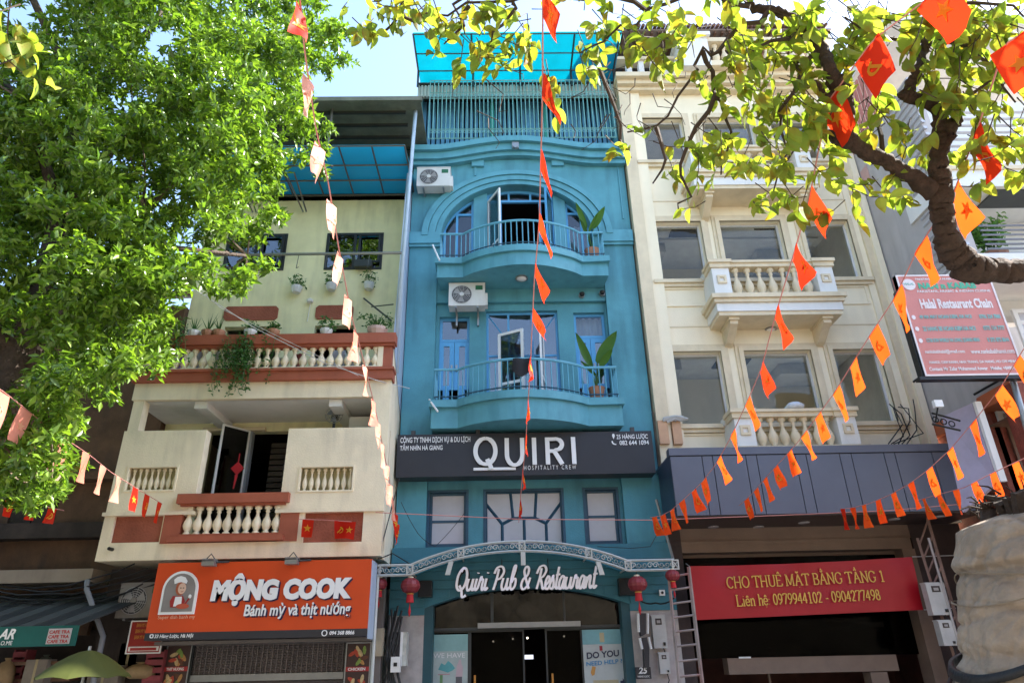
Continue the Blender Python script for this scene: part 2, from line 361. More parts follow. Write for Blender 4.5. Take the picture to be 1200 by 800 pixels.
# cornice: flat ends rising to a shallow curve
def cz(x, a, b):
    u = max(0, 1-abs(x-acx)/2.0); return a+(b-a)*math.sin(u*math.pi/2)**1.6
def curved_band(zlo, zhi, y0, y1, x0=TX0, x1=TX1, n=36):
    top = [(x0+(x1-x0)*i/n, cz(x0+(x1-x0)*i/n, *zhi)) for i in range(n+1)]; bot = [(x0+(x1-x0)*i/n, cz(x0+(x1-x0)*i/n, *zlo)) for i in range(n+1)]
    mb = MB()
    vs = [(x, y, z) for (x, z) in bot for y in (y0, y1)] + [(x, y, z) for (x, z) in top for y in (y0, y1)]
    m = 2*(n+1); fs = []
    for i in range(n):
        a = 2*i; fs += [(a, a+2, m+a+2, m+a), (a+1, m+a+1, m+a+3, a+3), (a, a+1, a+3, a+2), (m+a, m+a+2, m+a+3, m+a+1)]
    fs += [(0, m, m+1, 1), (2*n, 2*n+1, m+2*n+1, m+2*n)]
    return mb.add(vs, fs)
c0, c1 = Z(170, 13.3, 500), Z(159, 13.3)
part('cornice', curved_band((c0-.16, c1-.16), (c0, c1), 13.28, 13.9, TX0-.02, TX1+.05), TEALTRIM, TB)
part('cornice', curved_band((c0-.36, c1-.36), (c0-.163, c1-.163), 13.38, 13.9, TX0, TX1+.03), TEALTRIM, TB)
part('cornice', curved_band((c0-.48, c1-.48), (c0-.363, c1-.363), 13.46, 13.85, TX0, TX1+.02), TEALTRIM, TB)
part('wall', MB().box(TX0, TX1, YF+.01, YF+.34, zc-.002, c0-.37), TEAL, TB)
for px in (560, 653):
    part('frieze_block', MB().box(X(px-7,188,YF), X(px+7,188,YF), YF-.07, YF, Z(196,YF), Z(185,YF)), TEALTRIM, TB)
part('side_panel_trim', MB().box(X(556,200,YF), X(558,200,YF), YF-.03, YF, Z(206,YF), Z(196,YF)).box(X(727,230,YF), X(728,230,YF), YF-.03, YF, Z(258,YF), Z(190,YF)), TEALTRIM, TB)
part('arch_ornament', MB().box(X(600,172,13.38), X(608,172,13.38), 13.32, 13.38, Z(175,13.38), Z(168,13.38)).tube([(X(604,171,13.3), 13.36, Z(171,13.3)), (X(604,171,13.3), 13.27, Z(171,13.3))], .07, 8), GREYM, TB)
# infill of the arch
YI = YF+.22
mb = MB()
def pier(xa, xb):
    n = 6; top = [(xa+(xb-xa)*i/n, az(xa+(xb-xa)*i/n)+.02) for i in range(n+1)]
    mb.polyy([(xa, z4f), (xb, z4f)] + top[::-1], YI-.08, YI+.15)
px1a, px1b, px2a, px2b = X(555,260,YI), X(571,260,YI), X(649,260,YI), X(663,260,YI)
for q in ((px1a, px1b), (px2a, px2b)): mb = MB(); pier(*q); part('arch_pier', mb, TEALTRIM, TB)
def arch_window(xa, xb, splits, ztr, name='window'):
    """blue frame following the arch, glass behind"""
    xa2 = max(xa, acx-arx+.03); xb2 = min(xb, acx+arx-.03); n = 14; fw = .055; y0, y1 = YI, YI+.07
    xs = [xa2+(xb2-xa2)*i/n for i in range(n+1)]
    mb = MB()
    for i in range(n):
        p, q = xs[i], xs[i+1]; zp, zq = az(p), az(q)
        mb.add([(p,y0,zp),(q,y0,zq),(q,y0,zq-fw*1.3),(p,y0,zp-fw*1.3),(p,y1,zp),(q,y1,zq),(q,y1,zq-fw*1.3),(p,y1,zp-fw*1.3)], [(0,1,2,3),(3,2,6,7),(4,7,6,5)])
    for s in (xa2, *[xa+(xb-xa)*s for s in splits], xb2-fw):
        if az(s+fw/2) > z4f+.2: mb.box(s, s+fw, y0+.003, y1-.003, z4f, az(s+fw/2)-.03)
    if ztr: mb.box(xa2, xb2, y0+.005, y1-.005, ztr, ztr+fw)
    f = part(name, mb, BLUE, TB)
    poly = [(xs[0], z4f)] + [(xs[-1], z4f)] + [(x, az(x)-.02) for x in xs[::-1]]
    part('pane', MB().polyy(poly, YI+.03, YI+.036), GL, f); return f
ztr = Z(246, YI)
arch_window(X(519,270,YI), px1a, (.42,), Z(252,YI)); arch_window(px2b, X(697,270,YI), (.5,), Z(252,YI))
# centre: fanlight above, door opening below with leaves swung open
cx0, cx1 = px1b, px2a; zd = Z(237, YI)
mb = MB(); n = 12; xs = [cx0+(cx1-cx0)*i/n for i in range(n+1)]
for i in range(n):
    p, q = xs[i], xs[i+1]
    mb.add([(p,YI,az(p)),(q,YI,az(q)),(q,YI,az(q)-.07),(p,YI,az(p)-.07),(p,YI+.07,az(p)-.07),(q,YI+.07,az(q)-.07)], [(0,1,2,3),(3,2,5,4)])
mb.box(cx0, cx1, YI+.003, YI+.07, zd, zd+.06).box(cx0, cx0+.05, YI+.005, YI+.07, z4f, az(cx0)).box(cx1-.05, cx1, YI+.005, YI+.07, z4f, az(cx1))
for u in (.33, .66): mb.box(cx0+(cx1-cx0)*u-.025, cx0+(cx1-cx0)*u+.025, YI+.006, YI+.06, zd+.06, az(cx0+(cx1-cx0)*u)-.03)
for u in (.2, .8): mb.box(cx0+(cx1-cx0)*u-.03, cx0+(cx1-cx0)*u+.03, YI+.008, YI+.066, z4f, zd)
f = part('window', mb, BLUE, TB)
part('pane', MB().polyy([(cx0, zd)]+[(cx1, zd)]+[(x, az(x)-.02) for x in xs[::-1]], YI+.03, YI+.036), GL, f)
def casement(parent, hx, hy, z0, z1, w, ang, fm=WHITE, pm=None, rails=(.3,), name='door_leaf', fw=.06):
    """leaf hinged on the vertical at hx,hy; ang measured from +x"""
    def mk(fn):
        mb = MB(); mb.M = Matrix.Translation((hx, hy, 0)) @ Matrix.Rotation(ang, 4, 'Z'); fn(mb); return mb
    def fr(mb):
        mb.ring(fw, w-fw, -.02, .02, z0+fw, z1-fw, fw)
        for r in rails: mb.box(fw, w-fw, -.018, .018, z0+(z1-z0)*r-.03, z0+(z1-z0)*r+.03)
    l = part(name, mk(fr), fm, parent); part('pane', mk(lambda m: m.box(fw, w-fw, -.004, .004, z0+fw, z1-fw)), pm or GLD, l); return l
casement(TB, cx0+.02, YI-.03, z4f+.03, zd, .62, math.radians(-62)); casement(TB, cx1-.02, YI-.03, z4f+.03, zd, .62, math.radians(180+70), BLUE)
# third-floor doors and windows
for k, (a, b, c, d) in enumerate(w3):
    y = YB+.10
    if k == 1:
        f = window(TB, a, b, c, d, y, BLUE, GLD, cols=(.31, .64), rows=(.55,), diag=(((.02,.98),(.22,.78)), ((.98,.98),(.78,.78))))
    else:
        zt_ = c+(d-c)*.74
        window(TB, a, b, zt_, d, y, BLUE, GLD if k == 0 else GL, fw=.06)
        mid = (a+b)/2
        for p, q in ((a, mid-.004), (mid+.004, b)):
            mb = MB(); fw = .10; mb.ring(p+fw, q-fw, y, y+.05, c+.62, zt_-.006-fw, fw); mb.box(p+fw, q-fw, y+.004, y+.05, c+.02, c+.52)
            l = part('door', mb, BLUE, TB); part('pane', MB().box(p+fw, q-fw, y+.02, y+.026, c+.62, zt_-fw), GLD, l)
            part('handle', MB().box(q-.07 if p == a else p+.03, q-.03 if p == a else p+.07, y-.03, y, c+.95, c+1.1), GREYM, l)
a, b, c, d = w3[1]
casement(TB, X(584,410,YB-.1), YB-.02, c+.05, Z(385,YB-.3), .62, math.radians(-28)); casement(TB, X(637,410,YB), YB-.02, c+.05, Z(385,YB-.3), .6, math.radians(180+80))
# curtains
def curtain(x0, x1, z0, z1, y, parent):
    mb = MB(); n = int((x1-x0)/.03); vs = []
    for i in range(n+1):
        x = x0+(x1-x0)*i/n; yy = y+.03*math.sin(i*1.3)+.012*math.sin(i*.37)
        vs += [(x, yy, z0), (x, yy, z1)]
    mb.add(vs, [(2*i, 2*i+2, 2*i+3, 2*i+1) for i in range(n)]); return part('curtain', mb, CURT, parent, smooth=True)
a, b, c, d = w3[1]; curtain(a+(b-a)*.66, b, c, d, YB+.34, TB); a, b, c, d = w3[2]; curtain(a, b, c, d, YB+.34, TB); curtain(px2b, X(697,270,YI), z4f, azs+.6, YI+.3, TB)
# second-floor windows
for k, (a, b, c, d) in enumerate(w2):
    y = YB+.07
    part('window_surround', MB().ring(a+.02, b-.02, YB-.012, YB+.05, c+.02, d-.02, .05), DKBLUE, TB)
    if k != 1: window(TB, a+.02, b-.02, c+.02, d-.02, y, DKBLUE, FROST, rows=(.46 if k == 0 else .5,), fw=.05)
    else:
        W_, H_ = b-a, d-c; fr = MB(); fw = .05; fr.ring(a+fw, b-fw, y, y+.06, c+fw, d-fw, fw)
        pt = lambda u, v, dy=0: (a+W_*u, y+.03+dy, c+H_*v)
        A1, A2, A3 = pt(.22,.40), pt(.50,.52), pt(.78,.40)
        A2a, A2b = pt(.36,.50), pt(.64,.50)
        fr.tube([A1, A2a, A2b, A3], .035, 4)
        for p, q in ((pt(0,.80), A1), (pt(1,.80), A3), (A1, pt(.22,0)), (A3, pt(.78,0)), (pt(.5,.5), pt(.5,0)), (A2a, pt(.33,1)), (A2b, pt(.67,1))): fr.tube([p, q], .032, 4)
        f = part('window', fr, DKBLUE, TB)
        for poly in ([(0,0),(.22,0),(.22,.4),(0,.8)], [(.22,0),(.5,0),(.5,.5),(.36,.5),(.22,.4)], [(.5,0),(.78,0),(.78,.4),(.64,.5),(.5,.5)], [(.78,0),(1,0),(1,.8),(.78,.4)],
                     [(0,.8),(.22,.4),(.36,.5),(.33,1),(0,1)], [(.36,.5),(.64,.5),(.67,1),(.33,1)], [(.64,.5),(.78,.4),(1,.8),(1,1),(.67,1)]):
            part('pane', MB().polyy([(a+W_*u, c+H_*v) for u, v in poly], y+.028, y+.034), FROST, f)
# balconies
def bowed(x0, x1, k0, k1, ye, bow, n=16):
    pts = [(x0, ye)]
    for i in range(n+1):
        u = i/n; pts.append((k0+(k1-k0)*u, ye-bow*math.sin(math.pi*u)**.8 if 0 < i < n else ye))
    pts.append((x1, ye)); return pts
def bowed_balcony(x0, x1, k0, k1, ztop, zrail, zlip, zfas, label):
    ye, bow = 13.02, .52
    path = bowed(x0, x1, k0, k1, ye, bow)
    fx = [p for p in path]
    B = part('balcony', MB().polyz([(x0+.05, YF+.1)] + offset_path(path, -.07) + [(x1-.05, YF+.1)], zfas, zlip), TEALTRIM, TB, label=label)
    part('balcony_lip', MB().polyz([(x0-.04, YF+.1), (x0-.04, ye-.04)] + offset_path(path, .0)[1:-1] + [(x1+.04, ye-.04), (x1+.04, YF+.1)], zlip, ztop-.03)
         .polyz([(x0-.0, YF+.1)] + offset_path(path, -.02) + [(x1+.0, YF+.1)], ztop-.032, ztop), TEALTRIM, B)
    rp = [(x0+.06, YF)] + [(x0+.06, ye+.05)] + offset_path(path, -.06)[1:-1] + [(x1-.06, ye+.05)] + [(x1-.06, YF)]
    part('handrail', MB().tube([(x, y, zrail) for x, y in rp], .028, 6), TEALBAR, B)
    part('bottom_rail', MB().tube([(x, y, ztop+.07) for x, y in rp], .018, 4), DKBLUE, B)
    # bars
    L = [0]
    for i in range(1, len(rp)): L.append(L[-1]+math.dist(rp[i-1], rp[i]))
    src = None; n = int(L[-1]/.125)
    for j in range(n+1):
        s = L[-1]*j/n; i = max(k for k in range(len(L)) if L[k] <= s+1e-9); i = min(i, len(L)-2)
        u = (s-L[i])/(L[i+1]-L[i]); x = rp[i][0]+(rp[i+1][0]-rp[i][0])*u; y = rp[i][1]+(rp[i+1][1]-rp[i][1])*u
        zm = (ztop+zrail)/2
        if src is None: src = part('railing_bar', MB().tube([(x, y, ztop), (x, y, zrail)], .012, 4), TEALBAR, B)
        else: inst(src, B, (x, y, zm))
    return B
bowed_balcony(X(505,470,13.0), X(729,467,13.0), X(535,470,13.0), X(690,467,13.0), 6.46, Z(432,13.02,515), 6.46-.17, Z(501,13.05,510), 'lower bowed balcony')
bowed_balcony(X(512,302,13.0), X(712,300,13.0), X(541,302,13.0), X(683,300,13.0), 9.84, Z(273,13.02,515), 9.84-.17, Z(324,13.05,515), 'upper bowed balcony')
# rooms behind
def rooms(parent, x0, x1, y0, y1, levels, m=DIM):
    mb = MB()
    mb.quad((x0,y1,levels[0]),(x1,y1,levels[0]),(x1,y1,levels[-1]),(x0,y1,levels[-1]))
    for x in (x0, x1): mb.quad((x,y0,levels[0]),(x,y1,levels[0]),(x,y1,levels[-1]),(x,y0,levels[-1]))
    o = part('room_walls', mb, m, parent)
    for z in levels: part('floor_slab', MB().box(x0, x1, y0, y1, z-.1, z), CEIL if m is DIM else m, parent)
    return o
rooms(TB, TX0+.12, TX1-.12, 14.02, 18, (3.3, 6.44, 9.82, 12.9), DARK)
part('roof_slab', MB().box(TX0+.05, TX1-.05, 13.9, 18, 13.3, 13.5), TEAL, TB)
part('back_wall', MB().box(TX0+.05, TX1-.05, 18, 18.2, 0, 15.8), TEAL, TB)
for a in (TX0, TX1-.1): part('side_wall', MB().box(a, a+.1, 13.9, 18.2, 0, 16), TEAL, TB)
# roof-top storey: shutters, grille, canopy
zg0, zg1 = Z(164, 13.5), Z(96, 13.5)
gx0, gx1 = X(503,140,13.5), X(719,140,13.5)
mb = MB(); n = 40
for i in range(n):
    x = TX0+.1+(TX1-TX0-.2)*i/n; mb.box(x, x+.09, 14.1+.02*(i % 2), 14.2, zg0-.3, zg1-.1)
part('shutter_panel', mb, M('faded_blue_shutter', (.08,.24,.38), .5, var=.25, scale=3), TB)
for u in (.33, .63): part('green_post', MB().box(gx0+(gx1-gx0)*u, gx0+(gx1-gx0)*u+.1, 13.95, 14.08, zg0, zg1), M('jade_paint', (.03,.28,.22), .5), TB)
G = part('window_grille', MB().tube([(gx0,13.45,zg0+.02),(gx1,13.45,zg0+.02)], .02, 4).tube([(gx0,13.45,zg0+.32),(gx1,13.45,zg0+.32)], .018, 4)
    .tube([(gx0,13.45,zg1-.42),(gx1,13.45,zg1-.42)], .018, 4).tube([(gx0,13.45,zg1-.62),(gx1,13.45,zg1-.62)], .018, 4).tube([(gx0,13.45,zg1),(gx1,13.45,zg1)], .02, 4), M('weathered_teal_bar', (.16,.38,.38), .5, bump=.1), TB)
src = None; n = 44
for i in range(n+1):
    x = gx0+(gx1-gx0)*i/n
    if src is None: src = part('grille_bar', MB().tube([(x,13.45,zg0),(x,13.45,zg1)], .013, 4), MATS['weathered_teal_bar'], G)
    else: inst(src, G, (x, 13.45, (zg0+zg1)/2))
mb = MB()
for i in range(n):
    x = gx0+(gx1-gx0)*(i+.5)/n
    for zz in (zg0+.24, zg1-.52): mb.tube([(x+.04*math.cos(a*math.pi/3), 13.45, zz+.04*math.sin(a*math.pi/3)) for a in range(7)], .009, 3)
part('ring_row', mb, MATS['weathered_teal_bar'], G, kind='stuff')
mb = MB(); n = 60
for i in range(n):
    x = TX0+(TX1-TX0)*i/n; mb.box(x, x+.05, 13.62, 13.68, zg1-.36, zg1+.02)
mb.box(TX0, TX1, 13.66, 13.72, zg1-.36, zg1+.02)
part('corrugated_band', mb, M('pale_corrugated_sheet', (.42,.45,.40), .5, metal=.2), TB)
part('dark_soffit', MB().box(TX0, TX1, 13.6, 18, zg1+.06, zg1+.1), DKMET, TB)
AWB = sheet_mat('cyan_polycarbonate', (.02,.38,.48), (.03,.62,.72), .62)
ci, co_ = Z(84, 13.6), Z(38, 12.35)
part('roof_canopy', MB().add([(TX0-.0,12.35,co_),(TX1+.05,12.35,co_),(TX1+.05,13.6,ci),(TX0-.0,13.6,ci),(TX0,12.35,co_+.01),(TX1+.05,12.35,co_+.01),(TX1+.05,13.6,ci+.01),(TX0,13.6,ci+.01)], [(0,1,2,3),(4,7,6,5)])
     .box(TX0, TX1+.05, 13.6, 18, ci+.02, ci+.03), AWB, TB)
mb = MB()
for u in (0, .28, .52, .78, 1): 
    x = TX0+(TX1-TX0)*u; mb.tube([(x,12.35,co_-.04),(x,13.6,ci-.04)], .025, 4); mb.tube([(x,13.55,zg1-.1),(x,13.55,ci)], .03, 4)
for u in (.02, .5, .95): y = 12.35+1.25*u; z = co_+(ci-co_)*u-.03; mb.tube([(TX0,y,z),(TX1+.05,y,z)], .022, 4)
part('canopy_frame', mb, DKMET, TB)
# ---- ground floor of the teal building
YG = 13.35
zo_c, zo_e = Z(688, YG), Z(710, YG)       # crown and springing of the shopfront arch
ox0, ox1 = X(497,720,YG), X(739,720,YG)
def opz(x): u = (x-(ox0+ox1)/2)/((ox1-ox0)/2); return zo_e+(zo_c-zo_e)*(1-abs(u)**2.2)
zt1 = 3.55
n = 24; arc = [(ox0+(ox1-ox0)*i/n, opz(ox0+(ox1-ox0)*i/n)) for i in range(n+1)]
mb = MB()
for i in range(n): (xa, za), (xb, zb_) = arc[i], arc[i+1]; mb.quad((xa,YG,za),(xb,YG,zb_),(xb,YG,zt1),(xa,YG,zt1)); mb.quad((xa,YG,za),(xb,YG,zb_),(xb,YG+.3,zb_),(xa,YG+.3,za))
mb.box(TX0, ox0, YG, YG+.4, Z(718,YG), zt1).box(ox1, TX1, YG, YG+.4, Z(718,YG), zt1)
mb.box(TX0, TX1, YG, YB, zt1, zt1+.06)
part('shopfront_fascia', mb, M('shopfront_teal', (.035,.17,.22), .5, var=.1, streak=.2), TB)
# slightly proud horizontal boards give the grooved look
for i in range(6):
    z0 = zo_e+.02+i*.155
    if i < 3:
        for a, b in ((TX0, None), (None, TX1)):
            mb = MB()
            # ends stop at the arch
            xs = [q for q, z in arc if z < z0-.01]
            if a is not None: mb.box(TX0, (max([q for q in xs if q < .5] or [ox0]))-.02, YG-.02, YG-.001, z0, z0+.14)
            else: mb.box((min([q for q in xs if q > .5] or [ox1]))+.02, TX1, YG-.02, YG-.001, z0, z0+.14)
            part('fascia_board', mb, MATS['shopfront_teal'], TB)
    else: part('fascia_board', MB().box(TX0, TX1, YG-.02, YG-.001, z0, z0+.14), MATS['shopfront_teal'], TB)
DKT = M('dark_teal_reveal', (.02,.08,.10), .5)
for a in (ox0, ox1-.16): part('shopfront_pier', MB().box(a, a+.16, YG+.02, YG+.45, .13, zo_e+.05), DKT, TB)
for a, b in ((TX0, ox0), (ox1, TX1)): part('marble_pier', MB().box(a, b, YG+.02, YG+.4, .13, Z(718,YG)), MARB, TB)
yg = YG+.3
zdt = Z(737, yg)
f = part('transom', MB().box(ox0+.15, ox1-.15, yg, yg+.06, zdt, zdt+.05).box(X(575,710,yg), X(577,710,yg)+.02, yg-.01, yg+.05, zdt, zo_c-.05).box(X(660,710,yg), X(661,710,yg)+.02, yg-.01, yg+.05, zdt, zo_c-.05), DKMET, TB)
part('pane', MB().polyy([(ox0+.15, zdt+.05), (ox1-.15, zdt+.05)] + [(x, z) for x, z in arc[::-1] if ox0+.15 < x < ox1-.15], yg+.02, yg+.03), GLT, f)
part('door_header', MB().box(X(560,733,yg), X(680,733,yg), yg-.09, yg-.002, zdt+.03, zdt+.12), GREYM, TB)
# interior behind the shopfront
mb = MB()
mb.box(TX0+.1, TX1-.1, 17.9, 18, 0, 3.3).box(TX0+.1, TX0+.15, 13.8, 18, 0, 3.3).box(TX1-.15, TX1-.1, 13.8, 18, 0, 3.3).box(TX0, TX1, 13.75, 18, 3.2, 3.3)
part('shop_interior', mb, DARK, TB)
dx = [X(p,770,yg) for p in (502, 550, 602, 640, 684, 735)]
for i, (a, b) in enumerate(((dx[0], dx[1]), (dx[1], dx[2]+.2), (dx[3], dx[4]), (dx[4], dx[5]))):
    d_ = part('glass_door', MB().ring(a+.03, b-.03, yg+.07, yg+.11, .18, zdt-.03, .03), DKMET, TB)
    part('pane', MB().box(a+.03, b-.03, yg+.085, yg+.093, .2, zdt-.03), GLK, d_)
    if i in (1, 2):
        hx = a+.1 if i == 2 else a+.1
        for q in (hx, ): part('door_handle', MB().tube([(q, yg-.02, .7), (q, yg-.02, 1.42)], .02, 6), M('brass_handle', (.5,.22,.05), .4, metal=.5), d_)
hx = X(686,790,yg); 
part('lit_exit_sign', MB().box(X(614,770,15.5), X(625,770,15.5), 15.5, 15.53, Z(772,15.5), Z(767,15.5)), M('small_lit_sign', (.7,.75,.9), emit=.4), TB)
mb = MB()
for px, py in ((578,751),(618,747),(661,745),(601,748),(640,752)): q = P(px, py, 15.0); mb.lathe([(.001,-.02),(.018,-.01),(.018,.01),(.001,.02)], q.x, q.y, 8, q.z)
part('spot_lamp', mb, M('spot_bulb', (1,.9,.7), emit=1.2), TB)
# posters on the glass
def poster(x0, x1, z0, z1, y, label, kind):
    pm = M('poster_paper_'+kind, (.42,.50,.48) if kind == 'a' else (.50,.55,.55), .4, bump=.02, var=.1, scale=4)
    r = part('poster', MB().box(x0, x1, y, y+.01, z0, z1), pm); meta(r, label, 'poster')
    w = x1-x0; h = z1-z0; bx = lambda u0, u1, v0, v1, m, n, k=1: part(n, MB().box(x0+w*u0, x0+w*u1, y-.003*k, y-.0005, z0+h*v0, z0+h*v1), m, r)
    TQ = M('turquoise_print', (.10,.36,.38), .5, bump=0, var=.2); PN = M('pink_print', (.5,.25,.28), .5, bump=0); SAND = M('sand_print', (.5,.44,.28), .5, bump=0); GRN = M('green_print', (.15,.3,.12), .5, bump=0)
    if kind == 'a':
        bx(0, 1, .84, 1, M('aqua_print', (.25,.45,.44), .5, bump=0, var=.15), 'sky_print')
        text('WE HAVE', x0+w*.12, x0+w*.93, z0+h*.80, h*.045, y-.006, LETTER, r, ext=.002)
        mb = MB()
        for u, v, s in ((.45,.68,.16),(.6,.66,.13),(.35,.66,.1)): mb.lathe([(.001,-.002),(w*s,-.002),(w*s*.9,.002),(.001,.002)], 0, 0, 10)
        part('palm_print', MB().polyy([(x0+w*a, z0+h*b) for a, b in ((.25,.67),(.33,.73),(.42,.71),(.5,.75),(.6,.72),(.68,.68),(.62,.66),(.5,.64),(.38,.655))], y-.004, y-.0006), TQ, r)
        part('figure_print', MB().polyy([(x0+w*a, z0+h*b) for a, b in ((.7,.60),(.72,.70),(.76,.73),(.78,.76),(.83,.76),(.84,.72),(.88,.69),(.87,.60))], y-.004, y-.0006), M('pink_shirt_print', (.55,.42,.45), .5, bump=0), r)
        bx(.7, .86, .50, .60, M('grey_print', (.12,.12,.13), .5, bump=0), 'trousers_print'); bx(.25, .55, .62, .628, PN, 'beach_line'); bx(.3, .37, .54, .62, GRN, 'bottle_print')
        bx(.38, .62, .08, .3, SAND, 'lower_print')
    else:
        bx(0, 1, .86, 1, M('aqua_sky_print', (.20,.42,.46), .5, bump=0, var=.2), 'sky_print')
        NV = M('navy_print', (.03,.04,.08), .5, bump=0); SB = M('sky_blue_print', (.05,.25,.5), .5, bump=0)
        text('DO YOU', x0+w*.08, x0+w*.86, z0+h*.765, h*.062, y-.008, NV, r, ext=.002, bold=.03, rot=.06)
        text('NEED HELP ?', x0+w*.06, x0+w*.92, z0+h*.69, h*.04, y-.007, SB, r, ext=.002, bold=.02, rot=.06)
        bx(.42, .53, .88, .97, SAND, 'tag_print', 2); bx(.40, .47, .80, .845, M('crimson_print', (.35,.03,.05), .5, bump=0), 'parasol_print', 2)
        part('figure_print', MB().polyy([(x0+w*a, z0+h*b) for a, b in ((.15,.60),(.2,.66),(.28,.65),(.24,.58),(.18,.57))], y-.004, y-.0006), M('orange_print', (.6,.3,.08), .5, bump=0), r)
        bx(.2, .8, .47, .53, SAND, 'text_box'); bx(.22, .82, .38, .45, SAND, 'text_box')
        part('arrow_print', MB().polyy([(x0+w*a, z0+h*b) for a, b in ((.84,.49),(.9,.49),(.9,.465),(.97,.505),(.9,.545),(.9,.52),(.84,.52))], y-.004, y-.0006), NV, r)
    return r
poster(X(502,770,yg), X(548,770,yg), .35, Z(741,yg), yg+.04, 'pale travel poster with turquoise beach and WE HAVE lettering on the pub door', 'a')
poster(X(684,770,yg), X(733,770,yg), .35, Z(739,yg), yg+.04, 'white and aqua poster asking DO YOU NEED HELP beside the pub door', 'b')
# arched truss canopy
YT = 12.45
def trx(px, py): q = P(px, py, YT); return (q.x, q.z)
zend = trx(460, 662)[1]; zend2 = zend
tp = [trx(443,661), trx(481,659)]; tp = [(tp[0][0], zend), (tp[1][0], zend)]
k1x = X(735,657,YT); k0x = tp[1][0]; zcr = Z(634, YT)
n = 28
for i in range(1, n): u = i/n; tp.append((k0x+(k1x-k0x)*u, zend+(zcr-zend)*(1-abs(2*u-1)**2.1)))
tp += [(k1x, zend), (X(790,658,YT), zend)]
CN = root('entrance_canopy', 'arched teal canopy with pale steel truss edge over the pub entrance', 'canopy', (.5, YT, zend))
th = .165
part('truss_chord', MB().tube([(x, YT, z) for x, z in tp], .022, 4), GALV, CN); part('truss_chord', MB().tube([(x, YT, z-th) for x, z in tp], .022, 4), GALV, CN)
def tz(x):
    for i in range(len(tp)-1):
        if tp[i][0] <= x <= tp[i+1][0]: u = (x-tp[i][0])/(tp[i+1][0]-tp[i][0]); return tp[i][1]+(tp[i+1][1]-tp[i][1])*u
    return zend
mb = MB(); x = tp[0][0]; k = 0
while x < tp[-1][0]-.1:
    for s in (0, 1):
        c = x+.05+s*.10; z = tz(c)-th/2; pts = []
        for a in range(10):
            r = .055*(1-a/12); w = a*.85+(math.pi*s)+k*math.pi; pts.append((c+r*math.cos(w), YT, z+r*math.sin(w)))
        mb.tube(pts, .008, 3)
    x += .2; k += 1
part('scrollwork', mb, GALV, CN, kind='stuff')
for px in (443, 481, 540, 612, 690, 735, 790):
    x = X(px, 650, YT); part('truss_box', MB().ring(x-.04, x+.04, YT-.02, YT+.02, tz(x)-th+.02, tz(x)-.02, .022).tube([(x-.05,YT,tz(x)-.02),(x+.05,YT,tz(x)-th+.02)], .012, 4).tube([(x-.05,YT,tz(x)-th+.02),(x+.05,YT,tz(x)-.02)], .012, 4), GALV, CN)
SHT = M('canopy_sheet_teal', (.05,.24,.33), .45, var=.1)
mb = MB(); m2 = []
for j in range(6):
    y0 = YT+.04+(YG-YT)*j/6; y1 = YT+.02+(YG-YT)*(j+1)/6
    mb2 = MB()
    for i in range(len(tp)-1):
        (xa, za), (xb, zb_) = tp[i], tp[i+1]; dz = -.02-.012*(j % 2)
        mb2.add([(xa,y0,za-th*.3+dz),(xb,y0,zb_-th*.3+dz),(xb,y1,zb_-th*.3+dz),(xa,y1,za-th*.3+dz),(xa,y0,za-th*.3+dz+.015),(xb,y0,zb_-th*.3+dz+.015),(xb,y1,zb_-th*.3+dz+.015),(xa,y1,za-th*.3+dz+.015)], [(0,3,2,1),(4,5,6,7),(0,1,5,4),(2,3,7,6)])
    part('canopy_sheet', mb2, SHT, CN)
mb = MB()
for px in (481, 540, 612, 690, 735): x = X(px,650,YT); mb.tube([(x, YT, tz(x)-th*.6), (x, YG, tz(x)-th*.6)], .02, 4)
part('canopy_rib', mb, GALV, CN)
part('canopy_post', MB().tube([(X(443,670,YT),YT+.02,.13),(X(443,670,YT),YT+.02,zend-th)], .03, 6), GALV, CN)
for i, px in enumerate((529, 613, 700)):
    nm = ('tilted grey floodlight under the west curve of the pub canopy', 'grey floodlight arm hanging from the crown of the pub canopy', 'tilted grey floodlight under the east curve of the pub canopy')[i]
    x = X(px, 655, YT+.05); F = root('floodlight', nm, 'floodlight', (x, YT+.05, tz(x)-th), 'floodlights under the pub canopy')
    sgn = (-1, 0, 1)[i]
    part('lamp_housing', MB().polyy([(x-.04, tz(x)-th-.02), (x+.04, tz(x)-th-.02), (x+.04+.06*sgn, tz(x)-th-.24), (x-.04+.06*sgn, tz(x)-th-.24)], YT-.03, YT+.05), GALV, F)
    part('bracket', MB().tube([(x, YT+.01, tz(x)-th+.01), (x, YT+.01, tz(x)-th-.06)], .015, 4), GREYM, F)
# script lettering
G = {}
G['Q'] = ([[(.55,.95),(.3,.92),(.1,.62),(.12,.2),(.35,.0),(.62,.15),(.72,.55),(.6,.9),(.38,.98),(.28,.8)],[(.3,.22),(.5,.0),(.62,-.28),(.85,-.2)]], .82)
G['u'] = ([[(.05,.5),(.0,.2),(.1,.0),(.28,.1),(.36,.5)],[(.36,.5),(.34,.15),(.42,.0),(.55,.12)]], .5)
G['i'] = ([[(.1,.5),(.06,.15),(.14,.0),(.27,.12)],[(.13,.72),(.14,.76)]], .24)
G['r'] = ([[(.02,.1),(.12,.52),(.18,.56),(.16,.44),(.30,.46),(.28,.15),(.34,.0),(.46,.12)]], .42)
G['P'] = ([[(.3,.9),(.26,.5),(.14,.0)],[(.05,.7),(.18,.95),(.5,1.0),(.68,.78),(.5,.5),(.26,.45)]], .66)
G['b'] = ([[(.1,.3),(.25,.7),(.3,1.0),(.2,1.0),(.12,.6),(.1,.15),(.22,.0),(.4,.15),(.4,.42),(.26,.46),(.14,.3)]], .46)
